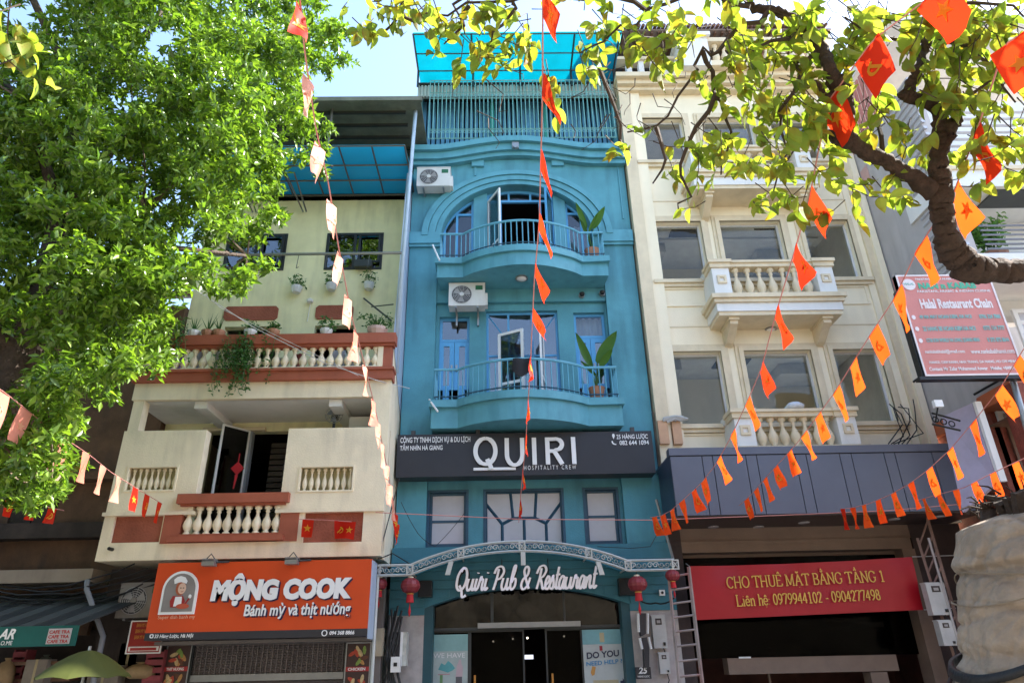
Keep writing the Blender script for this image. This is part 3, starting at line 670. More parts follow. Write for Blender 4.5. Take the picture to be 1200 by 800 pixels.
G['&'] = ([[(.62,.5),(.5,.15),(.25,.0),(.08,.15),(.15,.42),(.42,.62),(.45,.88),(.28,.98),(.16,.8),(.3,.5),(.62,.02)]], .72)
G['R'] = ([[(.3,.9),(.26,.5),(.14,.0)],[(.02,.66),(.18,.95),(.48,1.0),(.64,.8),(.48,.54),(.26,.48)],[(.3,.48),(.46,.2),(.56,.0),(.72,.12)]], .66)
G['e'] = ([[(.0,.14),(.2,.26),(.28,.44),(.16,.54),(.04,.3),(.08,.04),(.22,.0),(.36,.14)]], .32)
G['s'] = ([[(.0,.1),(.18,.56),(.2,.46),(.28,.2),(.22,.0),(.06,.04)],[(.22,.0),(.38,.12)]], .34)
G['t'] = ([[(.18,.95),(.12,.4),(.12,.08),(.2,.0),(.33,.12)],[(.02,.58),(.32,.62)]], .28)
G['a'] = ([[(.36,.46),(.2,.54),(.04,.3),(.08,.02),(.22,.04),(.36,.48)],[(.36,.5),(.34,.12),(.4,.0),(.5,.12)]], .46)
G['n'] = ([[(.02,.0),(.08,.5)],[(.05,.2),(.2,.52),(.3,.48),(.28,.15),(.36,.0),(.48,.12)]], .44)
def script(s, x0, x1, zb, h, y, m, parent, w):
    tot = sum(.3 if c == ' ' else G[c][1] for c in s); k = (x1-x0)/tot; cx = x0; lines = []
    for c in s:
        if c == ' ': cx += .3*k; continue
        for st in G[c][0]: lines.append([(cx+a*k-.18*zb, zb+b*h) for a, b in st])
        cx += G[c][1]*k
    return strokes(lines, m, parent, y, w=w, ext=.02, slant=.18)
S = root('shop_sign', 'white script lettering Quiri Pub and Restaurant above the pub entrance', 'sign', (X(612,680,YG-.1), YG-.1, Z(680,YG-.1)))
script('Quiri Pub & Restaurant', X(532,690,YG-.12), X(698,688,YG-.12), Z(690,YG-.12), Z(662,YG-.12)-Z(689,YG-.12), YG-.1, M('bright_letter_acrylic', (.85,.84,.92), .3, var=.01, bump=0, emit=.04), S, .0215)
script('Quiri Pub & Restaurant', X(533,690,YG-.12)+.012, X(697,688,YG-.12)+.012, Z(689,YG-.12)-.012, Z(664,YG-.12)-Z(689,YG-.12), YG-.07, BLACK, S, .024)
part('mounting_rod', MB().tube([(X(588,655,YG-.1), YG-.08, Z(655,YG)), (X(588,655,YG-.1), YG-.08, Z(680,YG))], .008, 4).tube([(X(642,655,YG-.1), YG-.08, Z(655,YG)), (X(642,655,YG-.1), YG-.08, Z(680,YG))], .008, 4), DKMET, S)
# black main sign
YS = 13.2
sx0, sx1, sz0, sz1 = X(465,532,YS), X(766,530,YS), Z(556.5,YS), Z(507,YS)
S = root('main_sign', 'long black sign board with white QUIRI letters across the teal building', 'sign', ((sx0+sx1)/2, YS, (sz0+sz1)/2))
part('sign_board', MB().box(sx0, sx1, YS, YF-.02, sz0, sz1), SIGNBLK, S)
def sx(px): return X(px, 530, YS)
def sz(py, px=610): return P(px, py, YS).z
zq0, zq1 = sz(548), sz(512)
def circ(cx, cz_, rx, rz, a0, a1, n=20): return [(cx+rx*math.cos(math.radians(a0+(a1-a0)*i/n)), cz_+rz*math.sin(math.radians(a0+(a1-a0)*i/n))) for i in range(n+1)]
zc_, hh = (zq0+zq1)/2, (zq1-zq0)/2-.03
zl0, zl1 = zc_-hh*.95, zc_+hh*.98
lw = .043
r_ = (sx(583)-sx(555))/2-.04
strokes([circ((sx(555)+sx(583))/2, zc_+.02, r_, hh*.92, 90, 450, 28)], LETTER, S, YS-.045, w=lw, ext=.03)
strokes([[((sx(571)), zc_-hh*.5), (sx(576), zc_-hh*1.2)]], LETTER, S, YS-.05, w=lw, ext=.03)
ux0, ux1 = sx(594), sx(612)
strokes([[(ux0, zl1), (ux0, zc_), (ux0, zc_-hh*.15)] + circ((ux0+ux1)/2, zc_-hh*.2, (ux1-ux0)/2, hh*.75, 180, 360, 12) + [(ux1, zc_), (ux1, zl1)]], LETTER, S, YS-.045, w=lw, ext=.03)
strokes([[(sx(626), zl0), (sx(626), zl1)]], LETTER, S, YS-.045, w=lw, ext=.03)
rx0 = sx(641.5)
strokes([[(rx0, zl0), (rx0, zl1)], [(rx0, zl1-.035), (rx0+.14, zl1-.035)] + circ(rx0+.16, zc_+hh*.47, .13, hh*.47-.02, 88, -88, 10) + [(rx0+.14, zc_-.0), (rx0, zc_-.0)], [(rx0+.13, zc_), (sx(658), zl0)]], LETTER, S, YS-.045, w=lw, ext=.03)
strokes([[(sx(672), zl0), (sx(672), zl1)]], LETTER, S, YS-.045, w=lw, ext=.03)
part('underline_bar', MB().box(sx(555), sx(604), YS-.04, YS-.002, sz(550.5), sz(547.5)), LETTER, S)
text('H O S P I T A L I T Y   C R E W', sx(613.5), sx(674), sz(548), .085, YS-.006, LETTER, S, ext=.006)
text('CÔNG TY TNHH DỊCH VỤ & DU LỊCH', sx(468.5), sx(551), sz(515,520), .17, YS-.008, LETTER, S, ext=.006, bold=.012)
text('TẦM NHÌN HÀ GIANG', sx(468.5), sx(518.5), sz(523,500), .15, YS-.008, LETTER, S, ext=.006, bold=.012)
text('25 HÀNG LƯỢC', sx(724), sx(761), sz(511.5,740), .14, YS-.008, LETTER, S, ext=.006, bold=.012)
text('082 644 1094', sx(727), sx(761.5), sz(518.5,740), .095, YS-.008, LETTER, S, ext=.006, bold=.012)
mb = MB(); q = (sx(720.5), sz(511,720)); mb.polyy([(q[0], q[1]-.06), (q[0]-.028, q[1]+.01), (q[0]-.02, q[1]+.045), (q[0], q[1]+.055), (q[0]+.02, q[1]+.045), (q[0]+.028, q[1]+.01)], YS-.008, YS-.001)
part('pin_symbol', mb, LETTER, S)
strokes([[(sx(718.5), sz(516.5,720)), (sx(719), sz(519,720)), (sx(721.5), sz(520.5,720)), (sx(723), sz(520.3,720))]], LETTER, S, YS-.002, 'phone_symbol', w=.013, ext=.006)
for px in (483, 560, 744): part('sign_bracket', MB().box(sx(px)-.04, sx(px)+.04, YS+.02, YS+.1, sz1+.002, sz1+.09), DKMET, S)
# ================================================================== YELLOW SHOPHOUSE (west neighbour)
YL, YW = 12.3, 13.75
LX0, LX1 = -7.0, -2.10
LB = root('cream_shophouse', 'pale yellow shophouse with terracotta balconies and balusters beside the teal building', 'building', (-4.5, YL, .13))
def lz(py, Y=YL, px=330): return P(px, py, Y).z
def lx(px, py, Y=YL): return P(px, py, Y).x
zA = lz(653); zB = lz(601); zC = lz(502); zD = lz(466); zE = lz(447)    # slab bottom, ledge, block top, 2nd slab bottom, band
hx0, hx1 = lx(214,610), lx(329,610)      # gap with the low balustrade
mx0, mx1 = lx(236,540), lx(334,540)      # gap above
# lower band with recessed plaques
pl = [(lx(133,614), lx(190,614), lz(632), lz(596)), (lx(356,616), lx(425,616), lz(636), lz(599))]
part('balcony_front', MB().wall(LX0, lx(192,612), zA, zB, YL, YL+.16, [pl[0]]), LCREAM, LB)
part('balcony_front', MB().wall(lx(350,612), LX1, zA, zB, YL, YL+.16, [pl[1]]), LCREAM, LB)
part('balcony_front', MB().box(lx(192,612), lx(350,612), YL, YL+.16, zA, lz(634)), LCREAM, LB)
for a, b, c, d in pl: part('terracotta_plaque', MB().box(a, b, YL+.06, YL+.1, c, d), TERRAR, LB)
for a, b in ((192, 213), (328, 350)): part('terracotta_post', MB().box(lx(a,612), lx(b,612), YL-.02, YL+.17, lz(634), lz(597)), TERRA, LB)
for a, b in ((LX0-.03, mx0+.05), (mx1-.05, LX1+.01)): part('balcony_ledge', MB().box(a, b, YL-.05, YL+.18, zB, zB+.06), LCREAM, LB)
part('floor_slab', MB().box(LX0+.01, LX1-.01, YL+.161, YW, zA-.0, zA+.1), LCREAM, LB)
gr = [(lx(148,558), lx(208,558), lz(573), lz(543)), (lx(350,560), lx(415,560), lz(577), lz(546))]
part('parapet_block', MB().wall(LX0, mx0, zB+.06, zC, YL, YL+.2, [gr[0]]), LCREAM, LB)
part('parapet_block', MB().wall(mx1, LX1, zB+.06, zC, YL, YL+.2, [gr[1]]), LCREAM, LB)
sb = baluster_mesh(1, .4, 8)
def balusters(x0, x1, z0, z1, y, n, m, parent, r=.06, seg=10, name='baluster'):
    src = None; h = z1-z0
    for i in range(n):
        x = x0+(x1-x0)*(i+.5)/n
        if src is None: src = part(name, MB().lathe([(a*r/.4, z0+b*h) for a, b in BALPROF], x, y, seg), m, parent, smooth=True)
        else: inst(src, parent, (x, y, (z0+z1)/2))
for a, b, c, d in gr:
    part('grille_backing', MB().box(a-.05, b+.05, YL+.21, YL+.24, c-.05, d+.05), M('pale_ochre', (.5,.45,.25), .8), LB)
    part('opening_trim', MB().ring(a+.03, b-.03, YL-.02, YL+.05, c+.03, d-.03, .03), LCREAM, LB)
    balusters(a+.03, b-.03, c+.03, d-.03, YL+.11, 8, LCREAM, LB, r=.05, seg=8)
# low balustrade with terracotta rails
Rl = part('balcony_rail', MB().box(hx0-.12, hx1+.12, YL-.12, YL+.12, lz(589), lz(578)).box(hx0-.06, hx1+.06, YL-.07, YL+.1, lz(589)-.04, lz(589)-.001), TERRA, LB)
part('bottom_rail', MB().box(hx0-.18, hx1+.1, YL-.1, YL+.14, lz(633), lz(627)).box(hx0-.12, hx1+.06, YL-.05, YL+.1, lz(627), lz(624)), TERRA, LB)
balusters(hx0, hx1, lz(624), lz(589)-.04, YL+.04, 10, LCREAM, Rl, r=.085, seg=12)
part('balcony_parapet_return', MB().box(mx0-.01, mx0+.0, YL+.2, YL+.22, zB, zC), LCREAM, LB)
# columns and ceiling of the loggia
part('column', MB().box(LX0+.03, LX0+.23, YL+.03, YL+.25, zC, zD), LCREAM, LB)
part('corner_pillar', MB().box(lx(436,480), LX1, YL+.003, YL+.3, zC, zD), LCREAM, LB)
part('ceiling', MB().box(LX0, LX1-.1, YL+.1, YW, zD, zD+.12), OFFWH, LB)
for px in (245, 398): x = lx(px, 480, 12.8); part('ceiling_beam', MB().box(x-.12, x+.12, YL+.12, YW, zD-.14, zD-.002), OFFWH, LB)
part('slab_band', MB().box(LX0, LX1+.005, YL, YL+.12, zD, zE), LCREAM, LB)
part('terracotta_band', MB().box(LX0-.03, LX1+.04, YL-.1, YL+.2, zE, lz(437)).box(LX0-.05, LX1+.06, YL-.14, YL+.2, lz(437), lz(434)), TERRA, LB)
zr0, zr1 = lz(405.5), lz(394.5)
Ru = part('balcony_rail', MB().box(LX0-.06, LX1+.06, YL-.13, YL+.13, zr0, zr1).box(LX0-.03, LX1+.03, YL-.08, YL+.1, zr0-.05, zr0-.001), TERRA, LB)
part('terracotta_post', MB().box(lx(449,420), LX1-.01, YL-.03, YL+.13, lz(434), zr0-.05), TERRA, LB)
part('corner_post', MB().box(lx(447,420)-.07, lx(449,420), YL-.04, YL+.14, lz(434), zr0-.05), LCREAM, LB)
part('balustrade_plinth', MB().box(LX0, lx(446,420), YL-.06, YL+.1, lz(434)+.002, lz(434)+.05), LCREAM, LB)
balusters(LX0+.05, lx(445,420), lz(434)+.05, zr0-.05, YL+.03, 26, LCREAM, Ru, r=.085, seg=12)
# walls behind
z3L, z2L = zA+.06, zE+.05
dA = [(lx(238,550,YW), lx(344,550,YW), z3L, lz(505,YW))]
part('balcony_wall', MB().wall(LX0, LX1, z3L, zD, YW, YW+.2, dA), LGREEN, LB)
zW1 = lz(231, YW, 400)
w3L = [rect((268,275),(332,317),YW), rect((384,274),(447,316),YW)]
w3L = [(a, b, w3L[0][2], w3L[0][3]) for a, b, c, d in w3L]
dU = [(lx(262,390,YW), lx(326,390,YW), z2L, lz(382,YW)), (lx(368,390,YW), lx(414,390,YW), z2L, lz(382,YW))]
part('upper_wall', MB().wall(LX0, LX1, z2L-.2, zW1, YW, YW+.2, w3L+dU), LGREEN, LB)
for a, b, c, d in ((lx(263,367,YW), lx(326,367,YW), lz(375,YW), lz(359,YW)), (lx(370,367,YW), lx(414,367,YW), lz(375,YW), lz(359,YW))):
    part('terracotta_plaque', MB().polyy([(a+.06,c),(b-.06,c),(b,c+.06),(b,d-.06),(b-.06,d),(a+.06,d),(a,d-.06),(a,c+.06)], YW-.03, YW-.001), TERRAR, LB)
DKW = M('dark_window_frame', (.03,.032,.035), .4, bump=.05)
for k, (a, b, c, d) in enumerate(w3L):
    f = window(LB, a, b, c, d, YW-.02, DKW, GLD, cols=(.5,), fw=.06)
    part('open_sash', MB().ring(b-.52, b-.1, YW-.09, YW-.05, c+.2, d-.12, .045), DKW, LB)
part('laundry_shelf', MB().box(lx(430,312,YW-.2)-.3, lx(430,312,YW-.2)+.1, YW-.2, YW-.03, w3L[1][2]-.02, w3L[1][2]+.16), DKMET, LB)
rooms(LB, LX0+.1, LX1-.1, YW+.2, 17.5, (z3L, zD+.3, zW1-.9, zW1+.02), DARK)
part('pot_shelf', MB().box(lx(250,577,YW)-.2, lx(250,577,YW)+.5, YW+.25, YW+.5, lz(580,YW), lz(577,YW)), WHITE, LB)
# ground-floor shell + side wall
part('side_wall', MB().box(LX1-.12, LX1-.0, YL+.3, YW, zA-.02, zC).box(LX1-.12, LX1-.0, YL+.3, 17.5, zC, zD).box(LX1-.1, LX1-.004, YL+.14, 17.5, zD, zr0), LCREAM, LB)
part('side_panel', MB().add([(LX1+.012,YL+.02,zr0+.02),(LX1+.012,YW+.1,lz(500,YW,465)),(LX1+.012,YW+.1,lz(213,YW)),(LX1+.012,YL+.55,lz(206,YL+.5)),(LX1-.01,YL+.02,zr0+.02),(LX1-.01,YW+.1,lz(500,YW,465)),(LX1-.01,YW+.1,lz(213,YW)),(LX1-.01,YL+.55,lz(206,YL+.5))], [(0,1,2,3),(7,6,5,4),(0,3,7,4)]), sheet_mat('pale_blue_sheet', (.55,.66,.82), (.6,.7,.85), .3), LB)
part('back_wall', MB().box(LX0, LX1-.01, 17.5, 17.6, 0, 13), OFFWH, LB)
part('west_wall', MB().box(LX0, LX0+.1, YW+.2, 17.5, 0, 13), LCREAM, LB)
SHADED = M('shaded_dark_plaster', (.045,.033,.028), .9, var=.4, streak=.5)  # colour darkened to carry the shade under the tree crown
part('ground_wall', MB().box(LX0, lx(216,780,12.9), 12.9, 13.1, .13, zA-.06), SHADED, LB); part('ground_wall', MB().box(lx(408,780,12.9), LX1, 12.9, 13.1, .13, zA-.06), M('dim_lintel', (.16,.14,.13), .6), LB)
part('drain_pipe', MB().tube([(lx(464,395,YL+.1),YL+.12,zr1), (lx(488,120,YL+.1),YL+.12,lz(117,YL+.1))], .045, 8), M('pale_blue_pipe', (.4,.5,.6), .35), LB, smooth=True)
part('drain_pipe', MB().tube([(LX1+.03,YL+.5,zr1-.6), (LX1+.03,YL+.5,lz(205,YL+.5))], .03, 8), MATS['pale_blue_pipe'], LB, smooth=True)
# clothes rod
part('clothes_rod', MB().tube([(LX0-.1,YL+.1,lz(296,YL,240)),(LX1+.05,YL+.1,lz(296,YL,240))], .03, 6), GREYM, LB)
for px in (242, 350, 383, 433): x = lx(px,300,YL+.1); part('rod_hook', MB().tube([(x,YL+.1,lz(296,YL,240)),(x-.02,YL+.1,lz(296,YL,240)-.35),(x+.03,YL+.1,lz(296,YL,240)-.32)], .009, 3), DKMET, LB)
part('balcony_brace', MB().tube([(lx(408,352,YL),YW-.05,lz(352,YW)),(LX1-.1,YL+.2,lz(372,YL))], .02, 4).tube([(lx(418,360,YL),YW-.05,lz(362,YW)),(LX1-.1,YL+.3,lz(350,YL))], .014, 4), DKMET, LB)
# blue awning and terrace
AW2 = sheet_mat('blue_polycarbonate', (.02,.32,.46), (.02,.44,.68), .6)
YA = 11.95
za0, za1 = P(400,170,YA).z, P(400,229,YW).z
ax0, ax1 = LX0-.2, P(474,175,YA).x
part('balcony_awning', MB().add([(ax0,YA,za0),(ax1,YA,za0),(ax1,YW,za1),(ax0,YW,za1)], [(0,1,2,3)]).add([(ax1,YA,za0),(ax1,YW,za1),(ax1,YW,za1+.4)], [(0,1,2)]), AW2, LB)
mb = MB(); 
for i in range(8): x = ax0+(ax1-ax0)*i/7; mb.tube([(x,YA,za0-.03),(x,YW,za1-.03)], .02, 4)
for u in (0, .36, .66, .97): mb.tube([(ax0,YA+(YW-YA)*u,za0+(za1-za0)*u-.035),(ax1,YA+(YW-YA)*u,za0+(za1-za0)*u-.035)], .024, 4)
for px in (358, 300): x = lx(px,235,YW); mb.tube([(x,YW-.06,lz(250,YW,360)),(x-.25,YW-.9,za0+(za1-za0)*.5)], .02, 4).tube([(x+.08,YW-.06,lz(250,YW,360)),(x-.05,YW-.9,za0+(za1-za0)*.5)], .02, 4)
part('awning_frame', mb, M('dull_metal', (.12,.12,.11), .5, metal=.3), LB)
part('roof_beam', MB().box(LX0, LX1, YW-.06, YW+.0, zW1, zW1+.12), DKMET, LB)
YR = 12.1
zr_ = P(440,119,YR).z
part('terrace_roof', MB().box(LX0-.2, P(493,119,YR).x, YR, 17.5, zr_, zr_+.05).box(LX0-.2, P(495,116,YR).x, YR-.08, YR, zr_-.04, zr_+.08), M('rusty_roof_sheet', (.16,.17,.13), .6, var=.3, streak=.4), LB)
mb = MB()
for i in range(12): y = YR+.3+i*.42; mb.box(LX0-.2, LX1-.05, y, y+.05, zr_-.07, zr_-.002)
part('roof_purlin', mb, DKMET, LB, kind='stuff')
part('terrace_wall', MB().box(LX0, LX1-.1, 15.5, 15.6, zW1, zr_).box(LX0, LX1-.1, YW+.0, 15.6, zW1-.1, zW1), M('dark_terrace_wall', (.05,.045,.05), .8), LB)
mb = MB()
for i in range(22): mb.box(LX0, LX1-.12, 15.46, 15.5, zW1+.05+i*.11, zW1+.05+i*.11+.07)
part('terrace_shutter', mb, M('grey_shutter', (.10,.095,.10), .6), LB, kind='stuff')
for px in (386, 300): x = lx(px,150,YR+.2); part('roof_post', MB().tube([(x,YR+.25,za0),(x,YR+.25,zr_)], .035, 6), MATS['dull_metal'], LB)
B_ = P(395,163,15); part('red_bucket', MB().lathe([(.1,-.15),(.14,.15)], B_.x, 13.6, 10, zW1+1.0), M('red_plastic', (.5,.03,.02), .4), LB)
# casement on the balcony
a, b, c, d = dA[0]
casement(LB, lx(287,540,YW-.1), YW-.05, z3L+.05, d, .62, math.radians(180+52), WHITE, GLT, rails=(), name='open_casement', fw=.035)
part('door_jamb', MB().box(lx(288,540,YW), lx(292,540,YW), YW-.03, YW+.12, z3L, d), M('grey_frame', (.3,.32,.36), .4), LB)
mb = MB()
for i in range(20): mb.box(lx(313,540,YW), lx(343,540,YW), YW+.14, YW+.17, z3L+.1+i*.12, z3L+.19+i*.12)
part('louvre_shutter', mb, M('dark_louvre', (.04,.028,.02), .6), LB, kind='stuff')
part('curtain_box', MB().box(lx(240,503,YW), lx(312,503,YW), YW-.1, YW, d+.001, d+.07), BEIGE, LB)
kx, kz = lx(278,545,YW-.5), P(278,548,YW-.5).z
K = root('knot_ornament', 'red paper knot decoration hanging in the open casement of the yellow shophouse', 'decoration', (kx, YW-.46, kz))
part('knot', MB().polyy([(kx-.13,kz),(kx,kz-.13),(kx+.13,kz),(kx,kz+.13)], YW-.48, YW-.45), M('red_paper', (.55,.02,.03), .6), K)
part('tassel', MB().tube([(kx,YW-.465,kz-.13),(kx-.02,YW-.465,kz-.4)], [.03,.012], 5), MATS['red_paper'], K); part('loop', MB().tube([(kx,YW-.465,kz+.13),(kx,YW-.465,kz+.3)], .01, 4), MATS['red_paper'], K)
# wall fan
fx, fz = lx(393,488,YL+.7), P(393,488,YL+.7).z
F = root('wall_fan', 'small dark oscillating fan on the parapet of the yellow balcony', 'fan', (fx, YL+.6, zC))
mb = MB()
for r in (.17, .11, .05): mb.tube([(fx+r*math.cos(a), YL+.6, fz+r*math.sin(a)) for a in np.linspace(0, 6.283, 17)], .008, 3)
for a in np.linspace(0, 5.8, 12): mb.tube([(fx, YL+.58, fz), (fx+.17*math.cos(a), YL+.6, fz+.17*math.sin(a))], .004, 3)
part('guard', mb, GREYM, F)
for k in range(3): a = k*2.1; part('fan_blade', MB().polyy([(fx,fz),(fx+.15*math.cos(a),fz+.15*math.sin(a)),(fx+.15*math.cos(a+.9),fz+.15*math.sin(a+.9))], YL+.61, YL+.62), M('blue_grey_blade', (.2,.25,.35), .4), F)
part('stand', MB().tube([(fx,YL+.65,zC-.3),(fx,YL+.65,fz)], .03, 6).box(fx-.06,fx+.06,YL+.62,YL+.75,fz-.06,fz+.06), BLACK, F)
part('balcony_cabinet', MB().box(lx(412,492,YL+1), lx(440,492,YL+1), YL+.8, YL+1.3, zC-.8, P(420,488,YL+.8).z), OFFWH, LB)
# little hanging things behind the upper balustrade (laundry and boxes)
rng = random.Random(5)
cols = [(.28,.12,.35),(.35,.37,.4),(.5,.48,.45),(.12,.25,.3),(.4,.3,.12),(.1,.1,.12),(.45,.5,.55),(.3,.08,.08),(.55,.55,.57)]
for i in range(13):
    x = LX0+.5+i*.34; m_ = M('laundry_%d' % (i % 9), cols[i % 9], .8)
    w = rng.uniform(.16,.28); z0 = zE+.15; z1 = zE+rng.uniform(.6,.85)
    if i < 8:
        vs = []; n = 8
        for k in range(n+1):
            u = k/n; vs += [(x+w*u, YL+.35+.03*math.sin(k*1.7+i), z0+.05*math.sin(k+i)), (x+w*u*.9+.01, YL+.35+.02*math.sin(k*1.4), z1)]
        o = thing('hung_garment', MB().add(vs, [(2*k,2*k+2,2*k+3,2*k+1) for k in range(n)]), m_, ('purple','grey','beige','blue','brown','black','pale blue','maroon')[i]+' garment hung to dry behind the upper terracotta balustrade', 'laundry', 'laundry behind the upper balustrade', smooth=True)
    else:
        thing('storage_box', MB().box(x, x+.3, YL+.4, YL+.7, zE+.1, z1), M('pale_box_plastic', (.52,.55,.6), .4), ('first','second','third','fourth','fifth')[i-8]+' pale storage box behind the upper balustrade, counted from the hung laundry', 'box', 'boxes behind the upper balustrade')
# cctv camera and little light
q = P(233, 467, 12.7); C_ = root('security_camera', 'white security camera under the loggia ceiling of the yellow shophouse', 'camera', tuple(q))
part('camera_body', MB().tube([(q.x-.05,q.y-.08,q.z-.06),(q.x+.04,q.y+.05,q.z-.03)], .035, 8), WHITE, C_); part('mount', MB().tube([(q.x,q.y,q.z-.03),(q.x,q.y,zD)], .02, 6), WHITE, C_)
q = P(130, 643, YL-.05); thing('wall_camera', MB().tube([(q.x,YL-.12,q.z),(q.x,YL,q.z)], .03, 8), BLACK, 'small black camera on the lower corner of the yellow balcony', 'camera')
# ------------------------------------------------------------------ orange sign
YO = 12.02
ox_0, ox_1 = (X(190,655,YO)+X(170,740,YO))/2-.02, X(433,700,YO)
oz1, ozs, oz0 = Z(657,YO,310), Z(738.5,YO,300), Z(747.5,YO,300)
S = root('orange_sign', 'large orange sign reading Mong Cook with a chef emblem above the shuttered shop', 'sign', ((ox_0+ox_1)/2, YO, oz0))
part('sign_face', MB().box(ox_0, ox_1, YO, YO+.26, ozs, oz1), ORANGE, S)
part('base_strip', MB().box(ox_0, ox_1, YO-.002, YO+.26, oz0, ozs-.001), SIGNBLK, S)
part('sign_return', MB().box(ox_1+.001, ox_1+.02, YO+.01, YO+.45, oz0-.04, oz1-.02), MATS['pale_blue_sheet'], S)
def os_(px, py): p = P(px, py, YO); return p.x, p.z
SHAD = M('letter_shadow_navy', (.015,.015,.06), .5, bump=0)
def olet(body, a, b, h, **k):
    (xa, _), (xb, _) = a, b; zc2 = (a[1]+b[1])/2
    text(body, xa+.02, xb+.02, zc2-.02, h, YO-.006, SHAD, S, name='letter_shadow', **k); text(body, xa, xb, zc2, h, YO-.03, LETTER, S, **k)
olet('MỘNG COOK', (os_(249,690)[0], Z(690,YO,300)), (os_(412,692)[0], Z(690,YO,300)), .51, bold=.07, shear=.08, ext=.02)
olet('Bánh mỳ và thịt nướng', (os_(287,714)[0], Z(716,YO,300)), (os_(411,718)[0], Z(716,YO,300)), .25, bold=.022, shear=.1, ext=.012)
text('33 Hàng Lược, Hà Nội', os_(182,740)[0], os_(227,742)[0], (oz0+ozs)/2, .075, YO-.005, LETTER, S, ext=.003, shear=.15, bold=.02)
text('094 368 8866', os_(386,744)[0], os_(415,745)[0], (oz0+ozs)/2, .06, YO-.005, LETTER, S, ext=.003, bold=.03, shear=.1)
strokes([circ(os_(380,744)[0], (oz0+ozs)/2, .04, .04, 0, 360, 12)], LETTER, S, YO-.003, 'phone_symbol', w=.008, ext=.003)
strokes([circ(os_(178,744)[0], (oz0+ozs)/2+.01, .025, .025, 0, 360, 10)], LETTER, S, YO-.003, 'pin_symbol', w=.009, ext=.003)
text('Super dish banh my', os_(185,724)[0], os_(228,726)[0], Z(723,YO,210), .07, YO-.004, M('peach_letters', (.8,.45,.3), .5), S, ext=.003)
ex0, ex1 = os_(188,700)[0]+.02, os_(231,700)[0]; ez0, ez1 = Z(719.5,YO,210), Z(669,YO,210); ecx = (ex0+ex1)/2
def archpoly(i): 
    r = (ex1-ex0)/2-i; zz = ez1-(ex1-ex0)/2; return [(ex0+i, ez0+i), (ex1-i, ez0+i)] + [(ecx+r*math.cos(a), zz+r*math.sin(a)) for a in np.linspace(0, math.pi, 16)]
part('emblem_border', MB().polyy(archpoly(0), YO-.03, YO-.001), LETTER, S)
part('emblem_ground', MB().polyy(archpoly(.04), YO-.036, YO-.031), M('emblem_grey', (.23,.21,.20), .5), S)
def ell(cx, cz_, rx, rz, n=14): return [(cx+rx*math.cos(a), cz_+rz*math.sin(a)) for a in np.linspace(0, 6.283, n, endpoint=False)]
ew, eh = ex1-ex0, ez1-ez0
def em(pts, m, k, name): part(name, MB().polyy([(ex0+ew*u, ez0+eh*v) for u, v in pts], YO-.036-.004*k, YO-.037), m, S)
HAIR = M('emblem_auburn', (.40,.10,.04), .6); SKIN = M('emblem_skin', (.72,.48,.36), .6); MAR = M('emblem_maroon', (.32,.02,.02), .6)
em(ell(.52,.60,.14,.17), HAIR, 1, 'emblem_hair'); em(ell(.56,.59,.11,.13), SKIN, 2, 'emblem_face')
em([(.33,.70),(.30,.80),(.38,.86),(.48,.88),(.60,.85),(.68,.76),(.66,.70),(.50,.74)], LETTER, 3, 'emblem_hat')
em([(.28,.30),(.34,.42),(.62,.42),(.70,.30),(.66,.16),(.32,.16)], MAR, 2, 'emblem_shirt'); em([(.42,.40),(.60,.40),(.62,.18),(.40,.18)], LETTER, 3, 'emblem_apron')
em(ell(.66,.18,.18,.06), M('emblem_bowl', (.45,.08,.04), .5), 4, 'emblem_bowl'); em(ell(.82,.40,.04,.05), LETTER, 3, 'emblem_spoon'); em([(.70,.24),(.80,.38),(.83,.36),(.74,.22)], MAR, 3, 'emblem_arm')
em(ell(.53,.60,.012,.014,6), SIGNBLK, 5, 'emblem_eye'); em(ell(.61,.60,.012,.014,6), SIGNBLK, 5, 'emblem_eye'); em([(.54,.53),(.58,.515),(.62,.53),(.58,.505)], MAR, 5, 'emblem_mouth')
for i, px in enumerate((248, 344)):
    q = P(px, 656, YO-.05); F = root('sign_floodlight', ('finned grey floodlight clipped above the lettering start of the orange sign', 'finned grey floodlight clipped above the lettering end of the orange sign')[i], 'floodlight', (q.x, YO-.1, oz1), 'floodlights on the orange sign')
    part('lamp_housing', MB().box(q.x-.1, q.x+.1, YO-.2, YO-.04, oz1-.08, oz1-.01), GREYM, F)
    mb = MB()
    for k in range(7): mb.box(q.x-.095+k*.03, q.x-.085+k*.03, YO-.22, YO-.02, oz1-.0, oz1+.03)
    part('cooling_fins', mb, GREYM, F, kind='stuff'); part('arm', MB().tube([(q.x+.1,YO-.1,oz1-.02),(q.x+.28,YO,oz1-.0)], .015, 4).tube([(q.x-.1,YO-.1,oz1),(q.x,YO-.1,oz1+.12),(q.x+.1,YO-.1,oz1)], .01, 4), DKMET, F)
# shutter and menus below
ys = 12.95
sh0, sh1 = X(226,780,ys), X(404,780,ys)
S = root('roller_shutter', 'grey perforated roller shutter closed under the orange sign', 'shutter', ((sh0+sh1)/2, ys, .13))
nr = 44; zt_ = Z(748,ys,300)+.25
src = None
for i in range(36):
    z = .9+(zt_-.9)*i/36; h = (zt_-.9)/36
    mb = MB()
    if src is None: src = part('slat', mb.polyx([(ys,z),(ys-.02,z+h*.5),(ys,z+h*.97),(ys+.02,z+h*.97),(ys+.02,z)], sh0, sh1), M('shutter_grey', (.17,.145,.14), .5, metal=.2, streak=.2), S)
    else: inst(src, S, (src.location.x+WL[S.name].x, WL[src.name].y, WL[src.name].z+(zt_-.9)*i/36))
mb = MB()
for i in range(30): x = sh0+(sh1-sh0)*(i+.5)/30; mb.box(x-.008, x+.008, ys-.028, ys-.0, Z(790,ys,300), zt_)
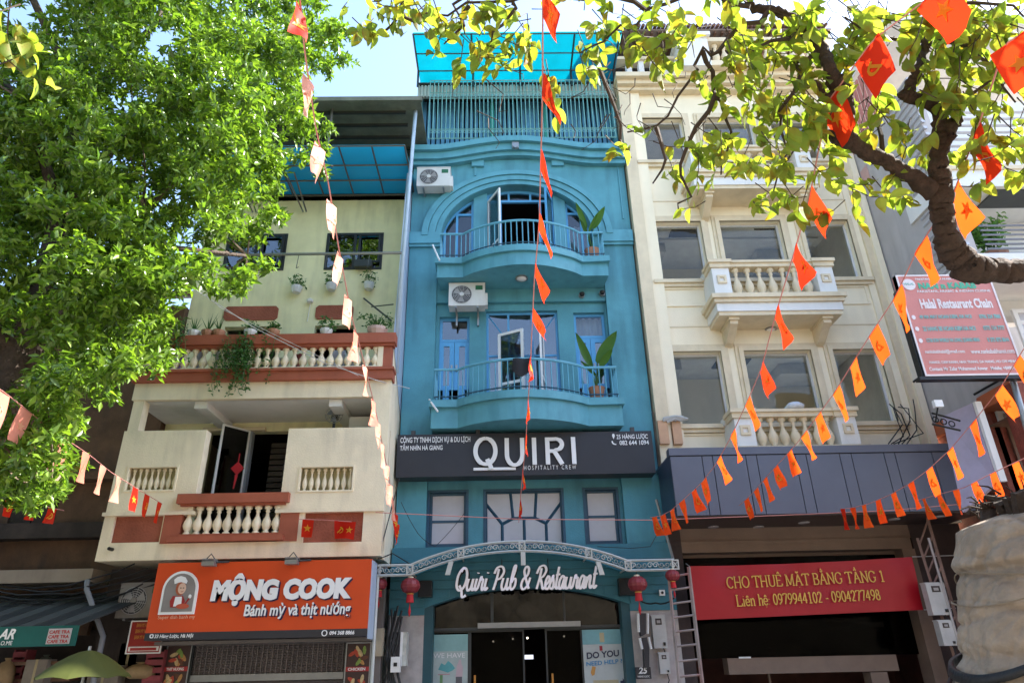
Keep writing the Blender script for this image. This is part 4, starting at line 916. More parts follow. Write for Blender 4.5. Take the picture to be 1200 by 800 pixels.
part('vertical_rods', mb, MATS['shutter_grey'], S, kind='stuff')
part('bottom_rail', MB().box(sh0, sh1, ys-.05, ys+.02, Z(797,ys,300), Z(789,ys,300)), GREYM, S)
part('side_channel', MB().box(sh0-.07, sh0, ys-.08, ys+.05, .13, zt_), DKMET, S); part('side_channel', MB().box(sh1, sh1+.07, ys-.08, ys+.05, .13, zt_), DKMET, S)
part('shutter_lintel', MB().box(lx(216,780,12.9), lx(408,780,12.9), 12.98, 13.1, zt_, zA-.06).box(ox_0+.05, ox_1, YO+.27, 12.95, oz0-.06, oz0-.01), M('dim_lintel', (.2,.19,.18), .6), LB)
FOODS = [(.45,.06,.03),(.5,.25,.08),(.2,.3,.06),(.55,.4,.2),(.12,.04,.02)]
def menu(x0, x1, z0, z1, y, label, words):
    r = part('menu_board', MB().box(x0, x1, y, y+.03, z0, z1), M('menu_board_dark', (.06,.03,.025), .5)); meta(r, label, 'menu board')
    part('rim', MB().ring(x0+.02, x1-.02, y-.008, y+.02, z0+.02, z1-.02, .02), GREYM, r)
    rg = random.Random(x0); h = .42; z = z1-.05; k = 0
    while z-h > z0:
        for j in range(9):
            cx, cz2 = rg.uniform(x0+.09, x1-.09), rg.uniform(z-h+.16, z-.05); a = rg.uniform(0, 3)
            part('food_print', MB().polyy([(cx+.07*math.cos(t)*math.cos(a)-.03*math.sin(t)*math.sin(a), cz2+.07*math.cos(t)*math.sin(a)+.03*math.sin(t)*math.cos(a)) for t in np.linspace(0, 6.28, 9, endpoint=False)], y-.003-.001*j, y-.001), M('food_%d' % (j % 5), FOODS[j % 5], .5, var=.3, scale=20), r)
        part('price_band', MB().box(x0+.02, x1-.02, y-.013, y-.001, z-h+.02, z-h+.09), M('crimson_print2', (.4,.03,.03), .5), r)
        text(words[k % len(words)], x0+.06, x1-.08, z-h+.055, .045, y-.016, LETTER, r, ext=.002, bold=.03); z -= h; k += 1
menu(X(192,780,12.85), X(222,780,12.85), .6, Z(752,12.85,206), 12.85, 'tall menu board with food pictures west of the roller shutter', ['THIT NUONG', 'BANH MY'])
menu(X(404,780,12.83), X(434,780,12.83), .6, Z(752,12.83,418), 12.83, 'tall menu board with food pictures east of the roller shutter', ['CHICKEN', 'BANH MY'])
# ------------------------------------------------------------------ dark old house at the west end
OH = root('old_house', 'shaded old brown house behind the big tree with a green shop awning', 'building', (-9.5, 13.6, .13))
OCH = M('shaded_ochre_plaster', (.12,.065,.035), .85, var=.3, streak=.6, scol=(.05,.035,.03), bump=.3)  # brown ochre, darkened further for the shade of the street tree
hx = LX0-.02
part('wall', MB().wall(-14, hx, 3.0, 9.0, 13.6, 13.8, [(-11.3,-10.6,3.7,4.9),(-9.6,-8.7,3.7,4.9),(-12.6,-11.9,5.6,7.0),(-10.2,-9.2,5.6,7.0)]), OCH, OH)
for a in (-11.3, -9.6): part('shutter', MB().box(a, a+.42, 13.62, 13.66, 3.7, 4.9).box(a+.45, a+.8, 13.63, 13.67, 3.7, 4.9), SHADED, OH)
for a in (-12.6, -10.2): part('shutter', MB().box(a, a+.42, 13.62, 13.66, 5.6, 7.0), SHADED, OH)
part('tile_roof', MB().polyx([(12.9,8.9),(13.0,9.05),(16.5,11),(16.5,10.8)], -14, hx), M('old_tile', (.14,.07,.05), .9, var=.4), OH)
zb1 = Z(630, 13.2, 50)
part('beam', MB().box(-14, hx, 13.2, 13.6, zb1, zb1+.28), SHADED, OH)
part('string_course', MB().box(-14, hx, 13.3, 13.6, Z(560,13.3,150), Z(560,13.3,150)+.15), OCH, OH)
mb = MB()
for i in range(30): mb.box(-13.5+i*.13, -13.48+i*.13, 13.0, 13.02, zb1-.75, zb1-.02)
mb.box(-13.6, -9.7, 12.99, 13.03, zb1-.78, zb1-.74).box(-13.6, -9.7, 12.99, 13.03, zb1-.04, zb1)
part('balcony_railing', mb, BLACK, OH, kind='stuff')
zl = Z(677, 12.9, 50)
part('ledge', MB().box(-14, X(107,677,12.6), 12.6, 13.6, zl-.11, zl+.11), M('dim_cream_ledge', (.28,.23,.18), .8, streak=.5), OH)
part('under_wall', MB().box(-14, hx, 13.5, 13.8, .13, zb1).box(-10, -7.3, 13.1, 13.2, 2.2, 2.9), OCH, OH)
part('doorway_shadow', MB().box(-13, -7.2, 13.42, 13.48, .13, 2.3), SHADED, OH)
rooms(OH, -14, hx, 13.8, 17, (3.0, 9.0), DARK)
# corrugated awning with green valance
ya0 = 11.6; zv1 = Z(733,ya0,50); zv0 = Z(757,ya0,50); vx1 = X(91,745,ya0)
AWN = root('shop_awning', 'dark striped shop awning with a teal green valance under the old house', 'awning', (-10, ya0, zv0))
n = 26
for i in range(n):
    xa = -13+(vx1+13)*i/n; xb = -13+(vx1+13)*(i+1)/n; 
    part('roof_strip', MB().add([(xa,ya0,zv1),(xb-.03,ya0,zv1),(xb-.03+.5,13.1,zv1+.62),(xa+.5,13.1,zv1+.62),(xa,ya0,zv1-.02),(xb-.03,ya0,zv1-.02),(xb+.47,13.1,zv1+.6),(xa+.5,13.1,zv1+.6)], [(0,1,2,3),(4,7,6,5),(0,4,5,1),(1,5,6,2),(3,7,4,0)]), M('awning_dark', (.02,.024,.024), .6) if i % 2 else M('awning_grey', (.05,.058,.056), .6), AWN)  # both stripe colours include the shade cast by the tree crown
part('valance', MB().box(-13, vx1, ya0-.03, ya0-.005, zv0, zv1), M('valance_green', (.0,.09,.075), .6, var=.15, bump=.2, bscale=8), AWN)
text('AR', X(1,740,ya0), X(20,740,ya0), Z(742.5,ya0,10), .15, ya0-.035, LETTER, AWN, ext=.003, bold=.03, shear=.3)
text('ZALO.ME', X(-8,753,ya0), X(16,753,ya0), Z(753,ya0,10), .06, ya0-.035, LETTER, AWN, ext=.003)
lbx0, lbx1 = X(57,746,ya0), X(84,746,ya0)
part('printed_label', MB().box(lbx0, lbx1, ya0-.04, ya0-.031, Z(754,ya0,70), Z(736,ya0,70)), M('dull_white_print', (.45,.42,.42), .6), AWN)
for k in range(3): z = Z(740+k*5.5,ya0,70); text('CAFE TRA', lbx0+.02, lbx1-.02, z, .05, ya0-.043, M('crimson_print2', (.4,.03,.03), .5), AWN, ext=.002, bold=.03)
# umbrella
u = P(103, 770, 10.9); zt_u = Z(761,10.9,103); zr_u = Z(789,10.9,103)
U = root('street_umbrella', 'faded olive green street umbrella open beside the old house', 'umbrella', (u.x, 10.9, .13))
R_ = .63; src = None
for k in range(8):
    a0, a1 = k*math.pi/4+.2, (k+1)*math.pi/4+.2; vs = []; nn = 5; mm = 4
    for i in range(nn+1):
        r = R_*i/nn; z = zt_u-(zt_u-zr_u+.06)*(i/nn)**1.5
        for j in range(mm+1):
            v = j/mm; a = a0+(a1-a0)*v; s = 1-.06*math.sin(v*math.pi)*(i/nn); vs.append((u.x+r*s*math.cos(a), 10.9+r*s*math.sin(a), z-.03*math.sin(v*math.pi)*(-1)*(i/nn)))
    part('canopy_panel', MB().add(vs, [(i*(mm+1)+j,(i+1)*(mm+1)+j,(i+1)*(mm+1)+j+1,i*(mm+1)+j+1) for i in range(nn) for j in range(mm)]), thin_mat('umbrella_cloth', [(.075,.09,.022),(.09,.105,.028)], .25) if k == 0 else MATS['umbrella_cloth'], U, smooth=True)
part('pole', MB().tube([(u.x,10.9,.13),(u.x,10.9,zt_u+.05)], .02, 6), GREYM, U)
# drain pipe, street AC, red board, clutter
q0, q1 = P(101,686,12.5), P(121,745,12.5)
thing('downpipe', MB().tube([(q0.x,12.5,q0.z+.1),(q0.x+.02,12.5,q0.z-.05),(q1.x,12.5,q1.z),(q1.x,12.5,.13)], .045, 8), M('grey_plastic_pipe', (.22,.23,.25), .5), 'bent grey downpipe running below the old house ledge', 'pipe', smooth=True)
def ac_unit(cx, y, cz_, label, w=.80, h=.56, d=.30, m=None, bracket=True):
    m = m or M('ac_white', (.62,.62,.59), .45, var=.04, streak=.25)
    A = root('air_conditioner', label, 'air conditioner', (cx, y, cz_-h/2), 'outdoor air conditioner units')
    x0, x1, z0, z1 = cx-w/2, cx+w/2, cz_-h/2, cz_+h/2; y0 = y-d
    part('casing', MB().box(x0, x1, y0, y, z0, z1).box(x0-.01, x1+.01, y0-.01, y, z1, z1+.02).box(x1, x1+.06, y0+.06, y-.04, z0+.04, z0+h*.62), m, A)
    fc = x0+w*.36; fr = h*.40
    part('fan_recess', MB().tube([(fc,y0-.003,cz_),(fc,y0-.001,cz_)], fr, 20), M('ac_dark_recess', (.05,.05,.055), .6), A)
    mb = MB()
    for r in np.linspace(.2, 1, 6): mb.tube([(fc+fr*r*math.cos(a), y0-.015, cz_+fr*r*math.sin(a)) for a in np.linspace(0, 6.2832, 25)], .006, 3)
    for a in np.linspace(0, 6.2832, 12, endpoint=False): mb.tube([(fc+.05*math.cos(a), y0-.018, cz_+.05*math.sin(a)), (fc+fr*math.cos(a+.3), y0-.012, cz_+fr*math.sin(a+.3))], .005, 3)
    part('fan_guard', mb, M('ac_guard', (.35,.35,.35), .5), A, kind='stuff')
    part('hub', MB().tube([(fc,y0-.03,cz_),(fc,y0-.004,cz_)], .05, 12), m, A)
    for k in range(3):
        a = k*2.094; part('fan_blade', MB().add([(fc,y0-.006,cz_),(fc+fr*.9*math.cos(a),y0-.006,cz_+fr*.9*math.sin(a)),(fc+fr*.9*math.cos(a+.8),y0-.004,cz_+fr*.9*math.sin(a+.8))], [(0,1,2)]), MATS['ac_guard'], A)
    part('label_plate', MB().box(x0+w*.74, x0+w*.94, y0-.005, y0-.001, z1-.16, z1-.05), M('ac_green_label', (.02,.13,.06), .5), A)
    part('service_panel', MB().box(x0+w*.72, x1-.01, y0-.003, y0-.0005, z0+.02, z1-.2), m, A)
    if bracket:
        for s in (.2, .8): part('bracket', MB().box(x0+w*s-.02, x0+w*s+.02, y0+.02, y+.15, z0-.04, z0-.002).box(x0+w*s-.02, x0+w*s+.02, y+.08, y+.15, z0-.3, z0-.04), GREYM, A)
    return A
q = P(169, 704, 12.75); ac_unit(q.x, 12.9, q.z, 'grimy air conditioner with a round black fan beside the orange sign', m=M('grimy_ac', (.22,.20,.18), .6, streak=.4), w=.75, h=.55)
q = P(507, 206.5, 13.2); ac_unit(q.x+.02, 13.52, q.z, 'small white air conditioner beside the arched storey of the teal building', w=.80, h=.54)
q = P(547, 345, 13.3); ac_unit(q.x, 13.6, q.z, 'white air conditioner on the wall under the upper teal balcony', w=.80, h=.55)
r = part('red_menu_sign', MB().box(X(150,750,12.5), X(190,750,12.5), 12.5, 12.54, Z(765,12.5,165), Z(727,12.5,165)), M('dull_red_board', (.30,.02,.015), .5, var=.2)); meta(r, 'small framed red menu sign tucked beside the orange sign', 'sign')
part('rim', MB().ring(X(151,750,12.5), X(189,750,12.5), 12.49, 12.52, Z(764,12.5,165), Z(728,12.5,165), .02), WHITE, r)
part('white_footer', MB().box(X(151,750,12.5)+.02, X(189,750,12.5)-.02, 12.492, 12.499, Z(764,12.5,165)+.02, Z(757,12.5,165)), WHITE, r)
for k in range(3): text('BANH MY NUONG', X(157,750,12.5), X(175,750,12.5), Z(732+k*7,12.5,165), .06, 12.496, M('print_orange', (.7,.3,.05), .5), r, ext=.002)
part('red_line', MB().box(X(152,750,12.5)+.04, X(188,750,12.5)-.04, 12.486, 12.491, Z(761,12.5,165)-.01, Z(760,12.5,165)+.02), M('crimson_print2', (.4,.03,.03), .5), r)
rg = random.Random(11)
cl = [(.3,.2,.1),(.25,.05,.06),(.18,.15,.12),(.1,.12,.1),(.3,.26,.2),(.05,.05,.05)]
kinds = [('goods_sack','sack'),('goods_crate','crate'),('cardboard_box','box')]
for i, (px, py, w, h, y) in enumerate([(6,788,.3,.45,12.6),(20,780,.22,.5,12.8),(40,788,.35,.4,12.5),(52,778,.25,.3,13.0),(130,742,.35,.35,13.0),(150,768,.3,.4,12.9),(165,785,.5,.25,12.8),(180,780,.3,.5,12.75),(120,795,.5,.4,12.6)]):
    q = P(px, py, y); nm = kinds[i % 3]; m_ = M('clutter_%d' % (i % 6), cl[i % 6], .7, var=.3)
    x0, x1, z0, z1 = q.x-w/2, q.x+w/2, q.z-h/2, q.z+h/2
    lab = ['brown stuffed sack on a shelf in the dim shop under the striped awning', 'dull maroon crate in the dim shop under the striped awning', 'small drab carton standing deep in the dim shop by the umbrella', 'black stuffed sack in the dim shop under the striped awning', 'brown crate hanging beside the downpipe and the grimy air conditioner', 'maroon carton below the grimy air conditioner', 'wide tan sack on the shelf below the small red menu sign', 'green grey crate against the tall food menu board', 'beige carton beside the green street umbrella'][i]
    r = root(nm[0], lab, nm[1], (q.x, y, z0))
    if i % 3 == 0: part('bag', MB().lathe([(w*.3,z0),(w*.5,z0+h*.2),(w*.48,z0+h*.6),(w*.3,z0+h*.85),(w*.12,z0+h*.9),(w*.2,z1)], q.x, y, 10), m_, r, smooth=True)
    elif i % 3 == 1:
        part('base', MB().box(x0, x1, y, y+.25, z0, z0+.02), m_, r)
        for k in range(4): part('slat', MB().box(x0, x1, y-.01, y+.0, z0+h*(.05+.24*k), z0+h*(.22+.24*k)), m_, r)
        for s in (x0, x1-.02): part('end_panel', MB().box(s, s+.02, y+.001, y+.25, z0+.02, z1), m_, r)
    else:
        part('carton', MB().box(x0, x1, y, y+.25, z0, z1), m_, r); part('tape', MB().box(q.x-.02, q.x+.02, y-.002, y+.252, z0+.01, z1+.002), M('tape', (.35,.28,.15), .4), r)
part('shelf_board', MB().box(-8.9, -7.2, 12.7, 13.3, Z(792,12.7,150)-.05, Z(792,12.7,150)), BROWN, OH)
part('shelf_board', MB().box(-8.3, -7.2, 12.6, 13.3, Z(772,12.6,160)-.05, Z(772,12.6,160)), BROWN, OH)
# ================================================================== CREAM BUILDING (east neighbour)
CX0, CX1 = 3.235, 8.96
CB = root('cream_building', 'tall cream building with beige mouldings, three stacked balconies and a grey blue fascia', 'building', (6, YF, .13))
def cz_(py, Y=YF, px=880): return P(px, py, Y).z
def crow(y0, y1, cols):
    z1 = max(P(c[0], y0, YF).z for c in cols[:1]); z0 = P(cols[0][0], y1, YF).z
    return [(X(a, (y0+y1)/2, YF), X(b, (y0+y1)/2, YF), z0, z1) for a, b in cols]
rowB = crow(413, 499, [(788,851),(878,959),(985,1042)])
rowA = crow(261, 330, [(771,826),(848,921),(947,1002)])
rowT = crow(140, 191, [(752,803),(825,887),(906,960)])
WB = X(1046, 455, YF)
holes = rowB+rowA+rowT
ztop = cz_(104, YF, 760)
part('wall', MB().wall(CX0+.55, CX1-.45, 3.9, ztop, YF, YF+.28, holes), CREAM, CB)
for a, b in ((CX0, CX0+.27), (CX0+.28, CX0+.55)):
    part('pilaster', MB().box(a, b, YF-.16 if a == CX0 else YF-.09, YF+.3, 3.9, ztop), BEIGE if a == CX0 else CREAM, CB)
for a, b, d in ((CX1-.45, CX1-.30, .05), (CX1-.298, CX1-.15, .12), (CX1-.148, CX1, .18)):
    part('pilaster', MB().box(a, b, YF-d, YF+.3, 3.9, ztop), CREAM if d != .12 else BEIGE, CB)
for z in (rowB[0][3]+.62, rowA[0][3]+.62):
    part('string_line', MB().box(CX0+.55, CX1-.45, YF-.012, YF-.001, z-.012, z+.012), BEIGE, CB)
for a, b, c, d in holes:
    part('window_surround', MB().ring(a, b, YF-.07, YF-.001, c, d, .10, 0).ring(a, b, YF-.035, YF-.001, c, d, .17, 0), BEIGE, CB)
    part('window_sill', MB().box(a-.2, b+.2, YF-.13, YF+.02, c-.09, c-.002).box(a-.16, b+.16, YF-.08, YF-.001, c-.17, c-.092), BEIGE, CB)
    f = part('window', MB().ring(a+.045, b-.045, YF+.13, YF+.19, c+.045, d-.045, .045), M('pale_window_frame', (.55,.56,.58), .4), CB)
    part('pane', MB().box(a+.045, b-.045, YF+.155, YF+.163, c+.045, d-.045), GLC, f)
# recessed panels under windows
for a, b, c, d in (rowB[0], rowB[2], rowA[0], rowA[2]):
    part('sill_panel', MB().ring(a+.02, b-.02, YF-.03, YF-.001, c-.62, c-.22, .04), CREAM, CB)
zlev = [3.6, rowB[0][2]-.85, rowA[0][2]-.85, rowT[0][2]-.85, ztop]
mb = MB()
for x in (CX0+.13, CX1-.13): mb.quad((x,YF+.3,3.6),(x,17,3.6),(x,17,ztop),(x,YF+.3,ztop))
part('room_walls', mb, DIM, CB)
for z in zlev: part('floor_slab', MB().box(CX0+.1, CX1-.1, YF+.3, 17, z-.22, z), CEIL, CB)
for zt_, cols in ((zlev[2], ((4.7,14.9),(7.0,14.6),(5.9,15.9))), (zlev[3], ((5.0,15),(7.2,14.7)))):
    for x, y in cols: part('ceiling_cassette', MB().box(x-.42, x+.42, y-.3, y+.3, zt_-.26, zt_-.222), BLACK, CB)
    for y in (14.3, 15.4): part('ceiling_moulding', MB().box(CX0+.3, CX1-.3, y, y+.12, zt_-.27, zt_-.221), CEIL, CB)
    part('ceiling_drop', MB().box(CX0+.2, CX0+1.3, 15.6, 16.9, zt_-.5, zt_-.222).box(CX1-1.8, CX1-.3, 16, 16.9, zt_-.5, zt_-.222), DIM, CB)
part('interior_column', MB().box(CX1-1.5, CX1-1.2, 14.6, 14.9, 3.6, ztop-.3), OFFWH, CB)
def cream_balcony(pxa, pxb, py_r, zbase, zsof, proj=.75, nb=7, label=None):
    """pedestals, rail, balusters over a moulded slab with two brackets"""
    y = YF-proj
    xa, xb = X(pxa, py_r, y), X(pxb, py_r, y); zr = P((pxa+pxb)/2, py_r, y).z
    B = part('balcony', MB().box(xa+.08, xb-.08, y+.08, YF-.001, zsof, zsof+.13), OFFWH, CB, label=label)
    part('slab_moulding', MB().box(xa-.10, xb+.10, y-.10, YF-.002, zbase-.10, zbase-.0).box(xa-.05, xb+.05, y-.05, YF-.003, zbase-.19, zbase-.102), BEIGE, B)
    part('slab_fascia', MB().box(xa, xb, y, YF-.004, zsof+.07, zbase-.192), OFFWH, B)
    part('slab_moulding', MB().box(xa+.03, xb-.03, y+.03, YF-.005, zsof-.02, zsof+.068), BEIGE, B)
    for s0, s1 in ((xa, xa+.42), (xb-.42, xb)):
        part('pedestal', MB().box(s0+.02, s1-.02, y+.02, y+.4, zbase, zr-.19), OFFWH, B)
        cx_, cz2 = (s0+s1)/2, (zbase+zr-.19)/2+.05; part('square_rosette', MB().ring(cx_-.05, cx_+.05, y-.012, y+.019, cz2-.05, cz2+.05, .05), BEIGE, B)
        part('pedestal_cap', MB().box(s0-.05, s1+.05, y-.06, y+.46, zr-.08, zr).box(s0-.02, s1+.02, y-.02, y+.42, zr-.188, zr-.082), BEIGE, B)
    part('rail', MB().box(xa+.37, xb-.37, y-.02, y+.3, zr-.07, zr-.012).box(xa+.40, xb-.40, y+.02, y+.27, zr-.16, zr-.072), BEIGE, B)
    for s in (xa, xb-.12): part('side_parapet', MB().box(s+.03, s+.1, y+.4, YF-.01, zbase, zr-.16).box(s-.01, s+.14, y+.461, YF-.012, zr-.158, zr-.01), OFFWH, B)
    balusters(xa+.45, xb-.45, zbase+.001, zr-.16, y+.14, nb, BEIGE, B, r=.10, seg=12)
    for s in (xa+.28, xb-.42):
        pts = [(YF-.003, zsof-.021), (y+.15, zsof-.021), (y+.15, zsof-.16), (y+.3, zsof-.24), (YF-.16, zsof-.42), (YF-.003, zsof-.46)]
        part('bracket', MB().polyx(pts, s, s+.17).polyx([(YF-.0035, zsof-.0215), (y+.1, zsof-.0215), (y+.1, zsof-.08), (YF-.0035, zsof-.08)], s-.03, s+.2), BEIGE, B)
    return B, xa, xb
zb_ = cz_(335, YF-.75, 905)
BA, xa, xb = cream_balcony(831, 974, 304, P(905,345,YF-.75).z, P(905,367,YF-.75).z, label='middle cream balcony below the second row of windows')
cream_balcony(806, 948, 170, P(860,200,YF-.75).z, P(860,219,YF-.75).z, label='upper cream balcony half hidden by leaves')
cream_balcony(857, 1001, 478, P(925,523,YF-.75).z, P(925,545,YF-.75).z, label='weathered lower cream balcony above the grey fascia')
D_ = Vector((0,0,0))
def ring_lamp(px, py, Y, label, cat='light', cap=None, grp='round ceiling lights'):
    q = P(px, py, Y); R = root('round_light', label, cat, tuple(q), grp)
    part('rim', MB().lathe([(.10,-.05),(.13,-.05),(.13,0),(.10,0)], q.x, q.y, 16, q.z), GREYM if not cap else cap, R, smooth=False)
    part('lens', MB().lathe([(.001,-.075),(.06,-.07),(.099,-.045),(.099,-.04)], q.x, q.y, 14, q.z), WHITE, R, smooth=True)
zs = P(905,367,YF-.75).z
for (px, py, l) in ((907,371,'round wall light under the middle cream balcony, the higher of two'),(903,384,'round wall light under the middle cream balcony, the lower of two'),(877,222,'round wall light under the upper cream balcony, the higher of two'),(875,236,'round wall light under the upper cream balcony, the lower of two')):
    ring_lamp(px, py, YF-.35 if py in (371,222) else YF-.04, l)
# upper cornice, terrace balustrade, roof
zt = ztop
part('main_cornice', MB().box(CX0-.08, CX1+.08, YF-.45, YF+.3, zt, zt+.14).box(CX0-.04, CX1+.04, YF-.32, YF+.3, zt-.13, zt-.002).box(CX0-.02, CX1+.02, YF-.2, YF+.3, zt-.24, zt-.132), BEIGE, CB)
part('terrace_parapet', MB().box(CX0, CX1, YF-.2, YF+.2, zt+.142, zt+.32), OFFWH, CB)
zp0, zp1 = zt+.32, zt+.95
xm = X(800, 95, YF)
mb = MB()
for i in range(6): x = CX0+.3+i*.33; part('terrace_post', MB().box(x, x+.14, YF-.15, YF+.02, zp0, zp1-.1), OFFWH, CB)
part('terrace_rail', MB().box(CX0, xm-.2, YF-.22, YF+.1, zp1-.1, zp1), BEIGE, CB)
balusters(xm+.7, CX1-.5, zp0, zp1+.05, YF-.5, 12, BEIGE, CB, r=.1, seg=10)
part('terrace_bay', MB().box(xm-.15, xm+.6, YF-.65, YF+.1, zt+.143, zp1+.2).box(xm-.22, xm+.67, YF-.75, YF+.1, zp1+.2, zp1+.32), OFFWH, CB)
part('terrace_rail', MB().box(xm+.6, CX1+.02, YF-.65, YF-.35, zp1+.06, zp1+.2).box(xm+.6, CX1+.02, YF-.65, YF-.2, zt+.144, zp0-.001), BEIGE, CB)
part('penthouse_wall', MB().wall(CX0, CX1, zt+.3, zt+3.2, 14.8, 15, [(CX0+.3, CX0+1.5, zt+.9, zt+2.6),(CX0+2.2, CX0+3.0, zt+.9, zt+2.4)]), OFFWH, CB)
part('penthouse_post', MB().box(CX0+1.55, CX0+1.75, 14.3, 14.5, zt+.3, zt+3.1), GREYM, CB)
RT = M('old_roof_tile', (.16,.085,.06), .85, var=.35, bump=.5)
zro = P(800, 36, 13.0).z
part('roof_soffit', MB().box(CX0-.1, CX1+.1, 12.95, 17, zro-.05, zro), M('brown_soffit', (.22,.17,.15), .7, var=.2), CB)
mb = MB()
for i in range(52): x = CX0-.1+i*.112; mb.tube([(x+.05,12.85,zro+.04),(x+.05,16.5,zro+1.5)], .05, 5)
part('roof_tiles', mb, RT, CB, kind='stuff')
mb = MB()
for i in range(30): x = CX0+i*.19; mb.box(x, x+.05, 12.98, 17, zro-.12, zro-.051)
part('rafters', mb, BROWN, CB, kind='stuff')
part('roof_truss', MB().tube([(CX0+.5,13.2,zro-.1),(CX0+.9,14.6,zt+2.2)], .05, 4).tube([(CX0+4,13.2,zro-.1),(CX0+3.6,14.6,zt+2.2)], .05, 4), BROWN, CB)
part('side_wall', MB().box(CX0, CX0+.1, YF+.3, 17.2, 3.6, ztop).box(CX1-.1, CX1, YF+.3, 17.2, 0, ztop).box(CX0, CX0+.1, YF+.3, 17.2, 0, 3.6), CREAM, CB)
bh = [(CX0+.6+k*1.8, CX0+1.9+k*1.8, zl_+.2, zl_+1.5) for k in range(3) for zl_ in zlev[:4]]  # unseen openings added to let daylight onto the room ceilings
part('back_wall', MB().wall(CX0, CX1, 0, zt+3, 17, 17.2, bh), CREAM, CB)
part('stained_strip', MB().box(TX1+.005, CX0-.003, YF-.05, YF+.2, 3.5, 6.3), M('mossy_render', (.16,.13,.10), .95, var=.5, bump=1), CB)
part('timber_batten', MB().box(CX0+.0, CX0+.2, YF-.24, YF-.165, cz_(520,YF-.2,780), cz_(493,YF-.2,780)).box(CX0+.3, CX0+.48, YF-.2, YF-.095, cz_(520,YF-.2,780), cz_(490,YF-.2,780)), M('raw_timber', (.50,.30,.18), .7, var=.2), CB)
mb = MB(); rg = random.Random(3)
for i in range(7):
    p0 = P(780+rg.uniform(-6,6), 492+rg.uniform(-2,3), YF-.25); p1 = P(800+rg.uniform(-8,6), 490+rg.uniform(-2,4), YF-.22); mb.tube([tuple(p0), tuple((p0+p1)/2+Vector((0,-.03,.04))), tuple(p1)], .03, 5)
thing('rag_bundle', mb, M('pale_rag', (.45,.44,.42), .9), 'pale rags tied round the timber battens above the grey fascia', 'rags')
thing('left_sack', MB().lathe([(.02,0),(.17,.02),(.2,.08),(.12,.15),(.03,.17)], P(930,472,YF-.6).x, YF-.6, 9, P(925,478,YF-.75).z), M('pale_sack', (.6,.62,.66), .7), 'crumpled pale sack lying on the lower cream balcony rail', 'sack', smooth=True)
# grey fascia canopy
YC = 12.35
fx0, fx1 = X(788,560,YC), X(1138,540,YC)
zf1, zf0 = P(880,523.5,YC).z, P(950,601,YC).z
FC = CB
# panel pieces with dark joints
jp = [785, 824, 838, 880, 893, 948, 962, 1005, 1018, 1064, 1078, 1120, 1150]
xs = sorted(set([fx0] + [X(p+ (0), 560, YC) for p in (826, 838.5, 878, 891, 937, 950, 990, 1004, 1043, 1056, 1100)] + [fx1]))
for i in range(len(xs)-1):
    part('cladding_panel', MB().box(xs[i]+.008, xs[i+1]-.008, YC, YC+.03, zf0, zf1-.16), CLAD, CB)
part('fascia_backing', MB().box(fx0+.02, fx1-.02, YC+.031, YC+.1, zf0+.01, zf1-.01), BLACK, CB)
part('fascia_cap', MB().box(fx0-.01, fx1+.01, YC-.015, YC+.2, zf1-.14, zf1), CLAD, CB)
for a, b, c in ((fx0, fx0+.02, YF-.17), (fx1-.02, fx1, YF)): part('fascia_side', MB().box(a, b, YC+.032, c, zf0, zf1-.141), M('dark_blue_cladding', (.03,.045,.08), .35), CB)
part('fascia_roof', MB().box(fx0, fx1, YC+.2, YF, zf1-.16, zf1-.1), CLAD, CB)
part('soffit', MB().box(fx0, fx1, YC+.04, YF+.3, zf0-.03, zf0-.002), CLADD, CB)
rl = [(848,607),(880,603),(940,603),(1045,604),(1100,600),(821,636),(870,634),(920,631),(970,628),(1018,627),(1068,624),(835,622),(890,619)]
for i, (px, py) in enumerate(((836,617),(889,617),(942,612),(1048,608),(1101,605),(823,634),(871,633),(921,631),(970,629),(1019,627),(1068,625))):
    d = RM @ Vector(((px-600)/FPX, -(py-400)/FPX, -1)); t = (zf0-.034-EYE)/d.z; x, y = d.x*t, d.y*t; y = min(y, YF+.15)
    part('recessed_downlight', MB().lathe([(.07,-.012),(.10,-.012),(.10,0),(.07,0)], x, y, 16, zf0-.031).lathe([(.001,-.004),(.06,-.004),(.06,0),(.001,0)], x, y, 12, zf0-.031), M('downlight_rim', (.45,.42,.42), .4), CB)
# shopfront frame and dark unit
FR = M('brownish_frame', (.20,.14,.105), .6, var=.12); 
zb0, zb1 = P(930,645,YF-.1).z, P(930,633,YF-.1).z
sxa, sxb = X(806,700,YF-.1), X(1072,700,YF-.1)
part('opening_beam', MB().box(sxa, sxb+.2, YF-.1, YF+.3, zb0, zb1+.02).box(sxa-.15, sxb+.4, YF-.05, YF+.3, zb1+.02, zf0-.03), FR, CB)
part('opening_pier', MB().box(CX0-.02, sxa, YF-.1, YF+.3, .13, zf0-.03), M('dark_brown_pier', (.045,.03,.028), .7, var=.3), CB)
part('opening_pier', MB().box(sxb, sxb+.25, YF-.08, YF+.3, .13, zb0), FR, CB)
part('end_pier', MB().box(sxb+.25, CX1, YF-.06, YF+.3, .13, zf0-.03), M('dark_brown_pier', (.045,.03,.028)), CB)
f = part('shop_window', MB().box(sxa, sxb, YF+.2, YF+.26, zb0-.06, zb0-.001).box(X(900,760,YF),X(902,760,YF),YF+.2,YF+.25,.2,P(930,772,YF).z).box(X(850,772,YF+.1), X(1047,772,YF+.1), YF-.02, YF+.3, P(930,788,YF+.1).z, P(930,769,YF+.1).z), FR, CB)
part('pane', MB().box(sxa, sxb, YF+.22, YF+.228, P(930,769,YF+.1).z, zb0-.06), GLK, f)
part('lower_post', MB().box(X(1020,790,YF), X(1040,790,YF), YF-.01, YF+.28, .13, P(930,789,YF+.1).z), FR, CB)
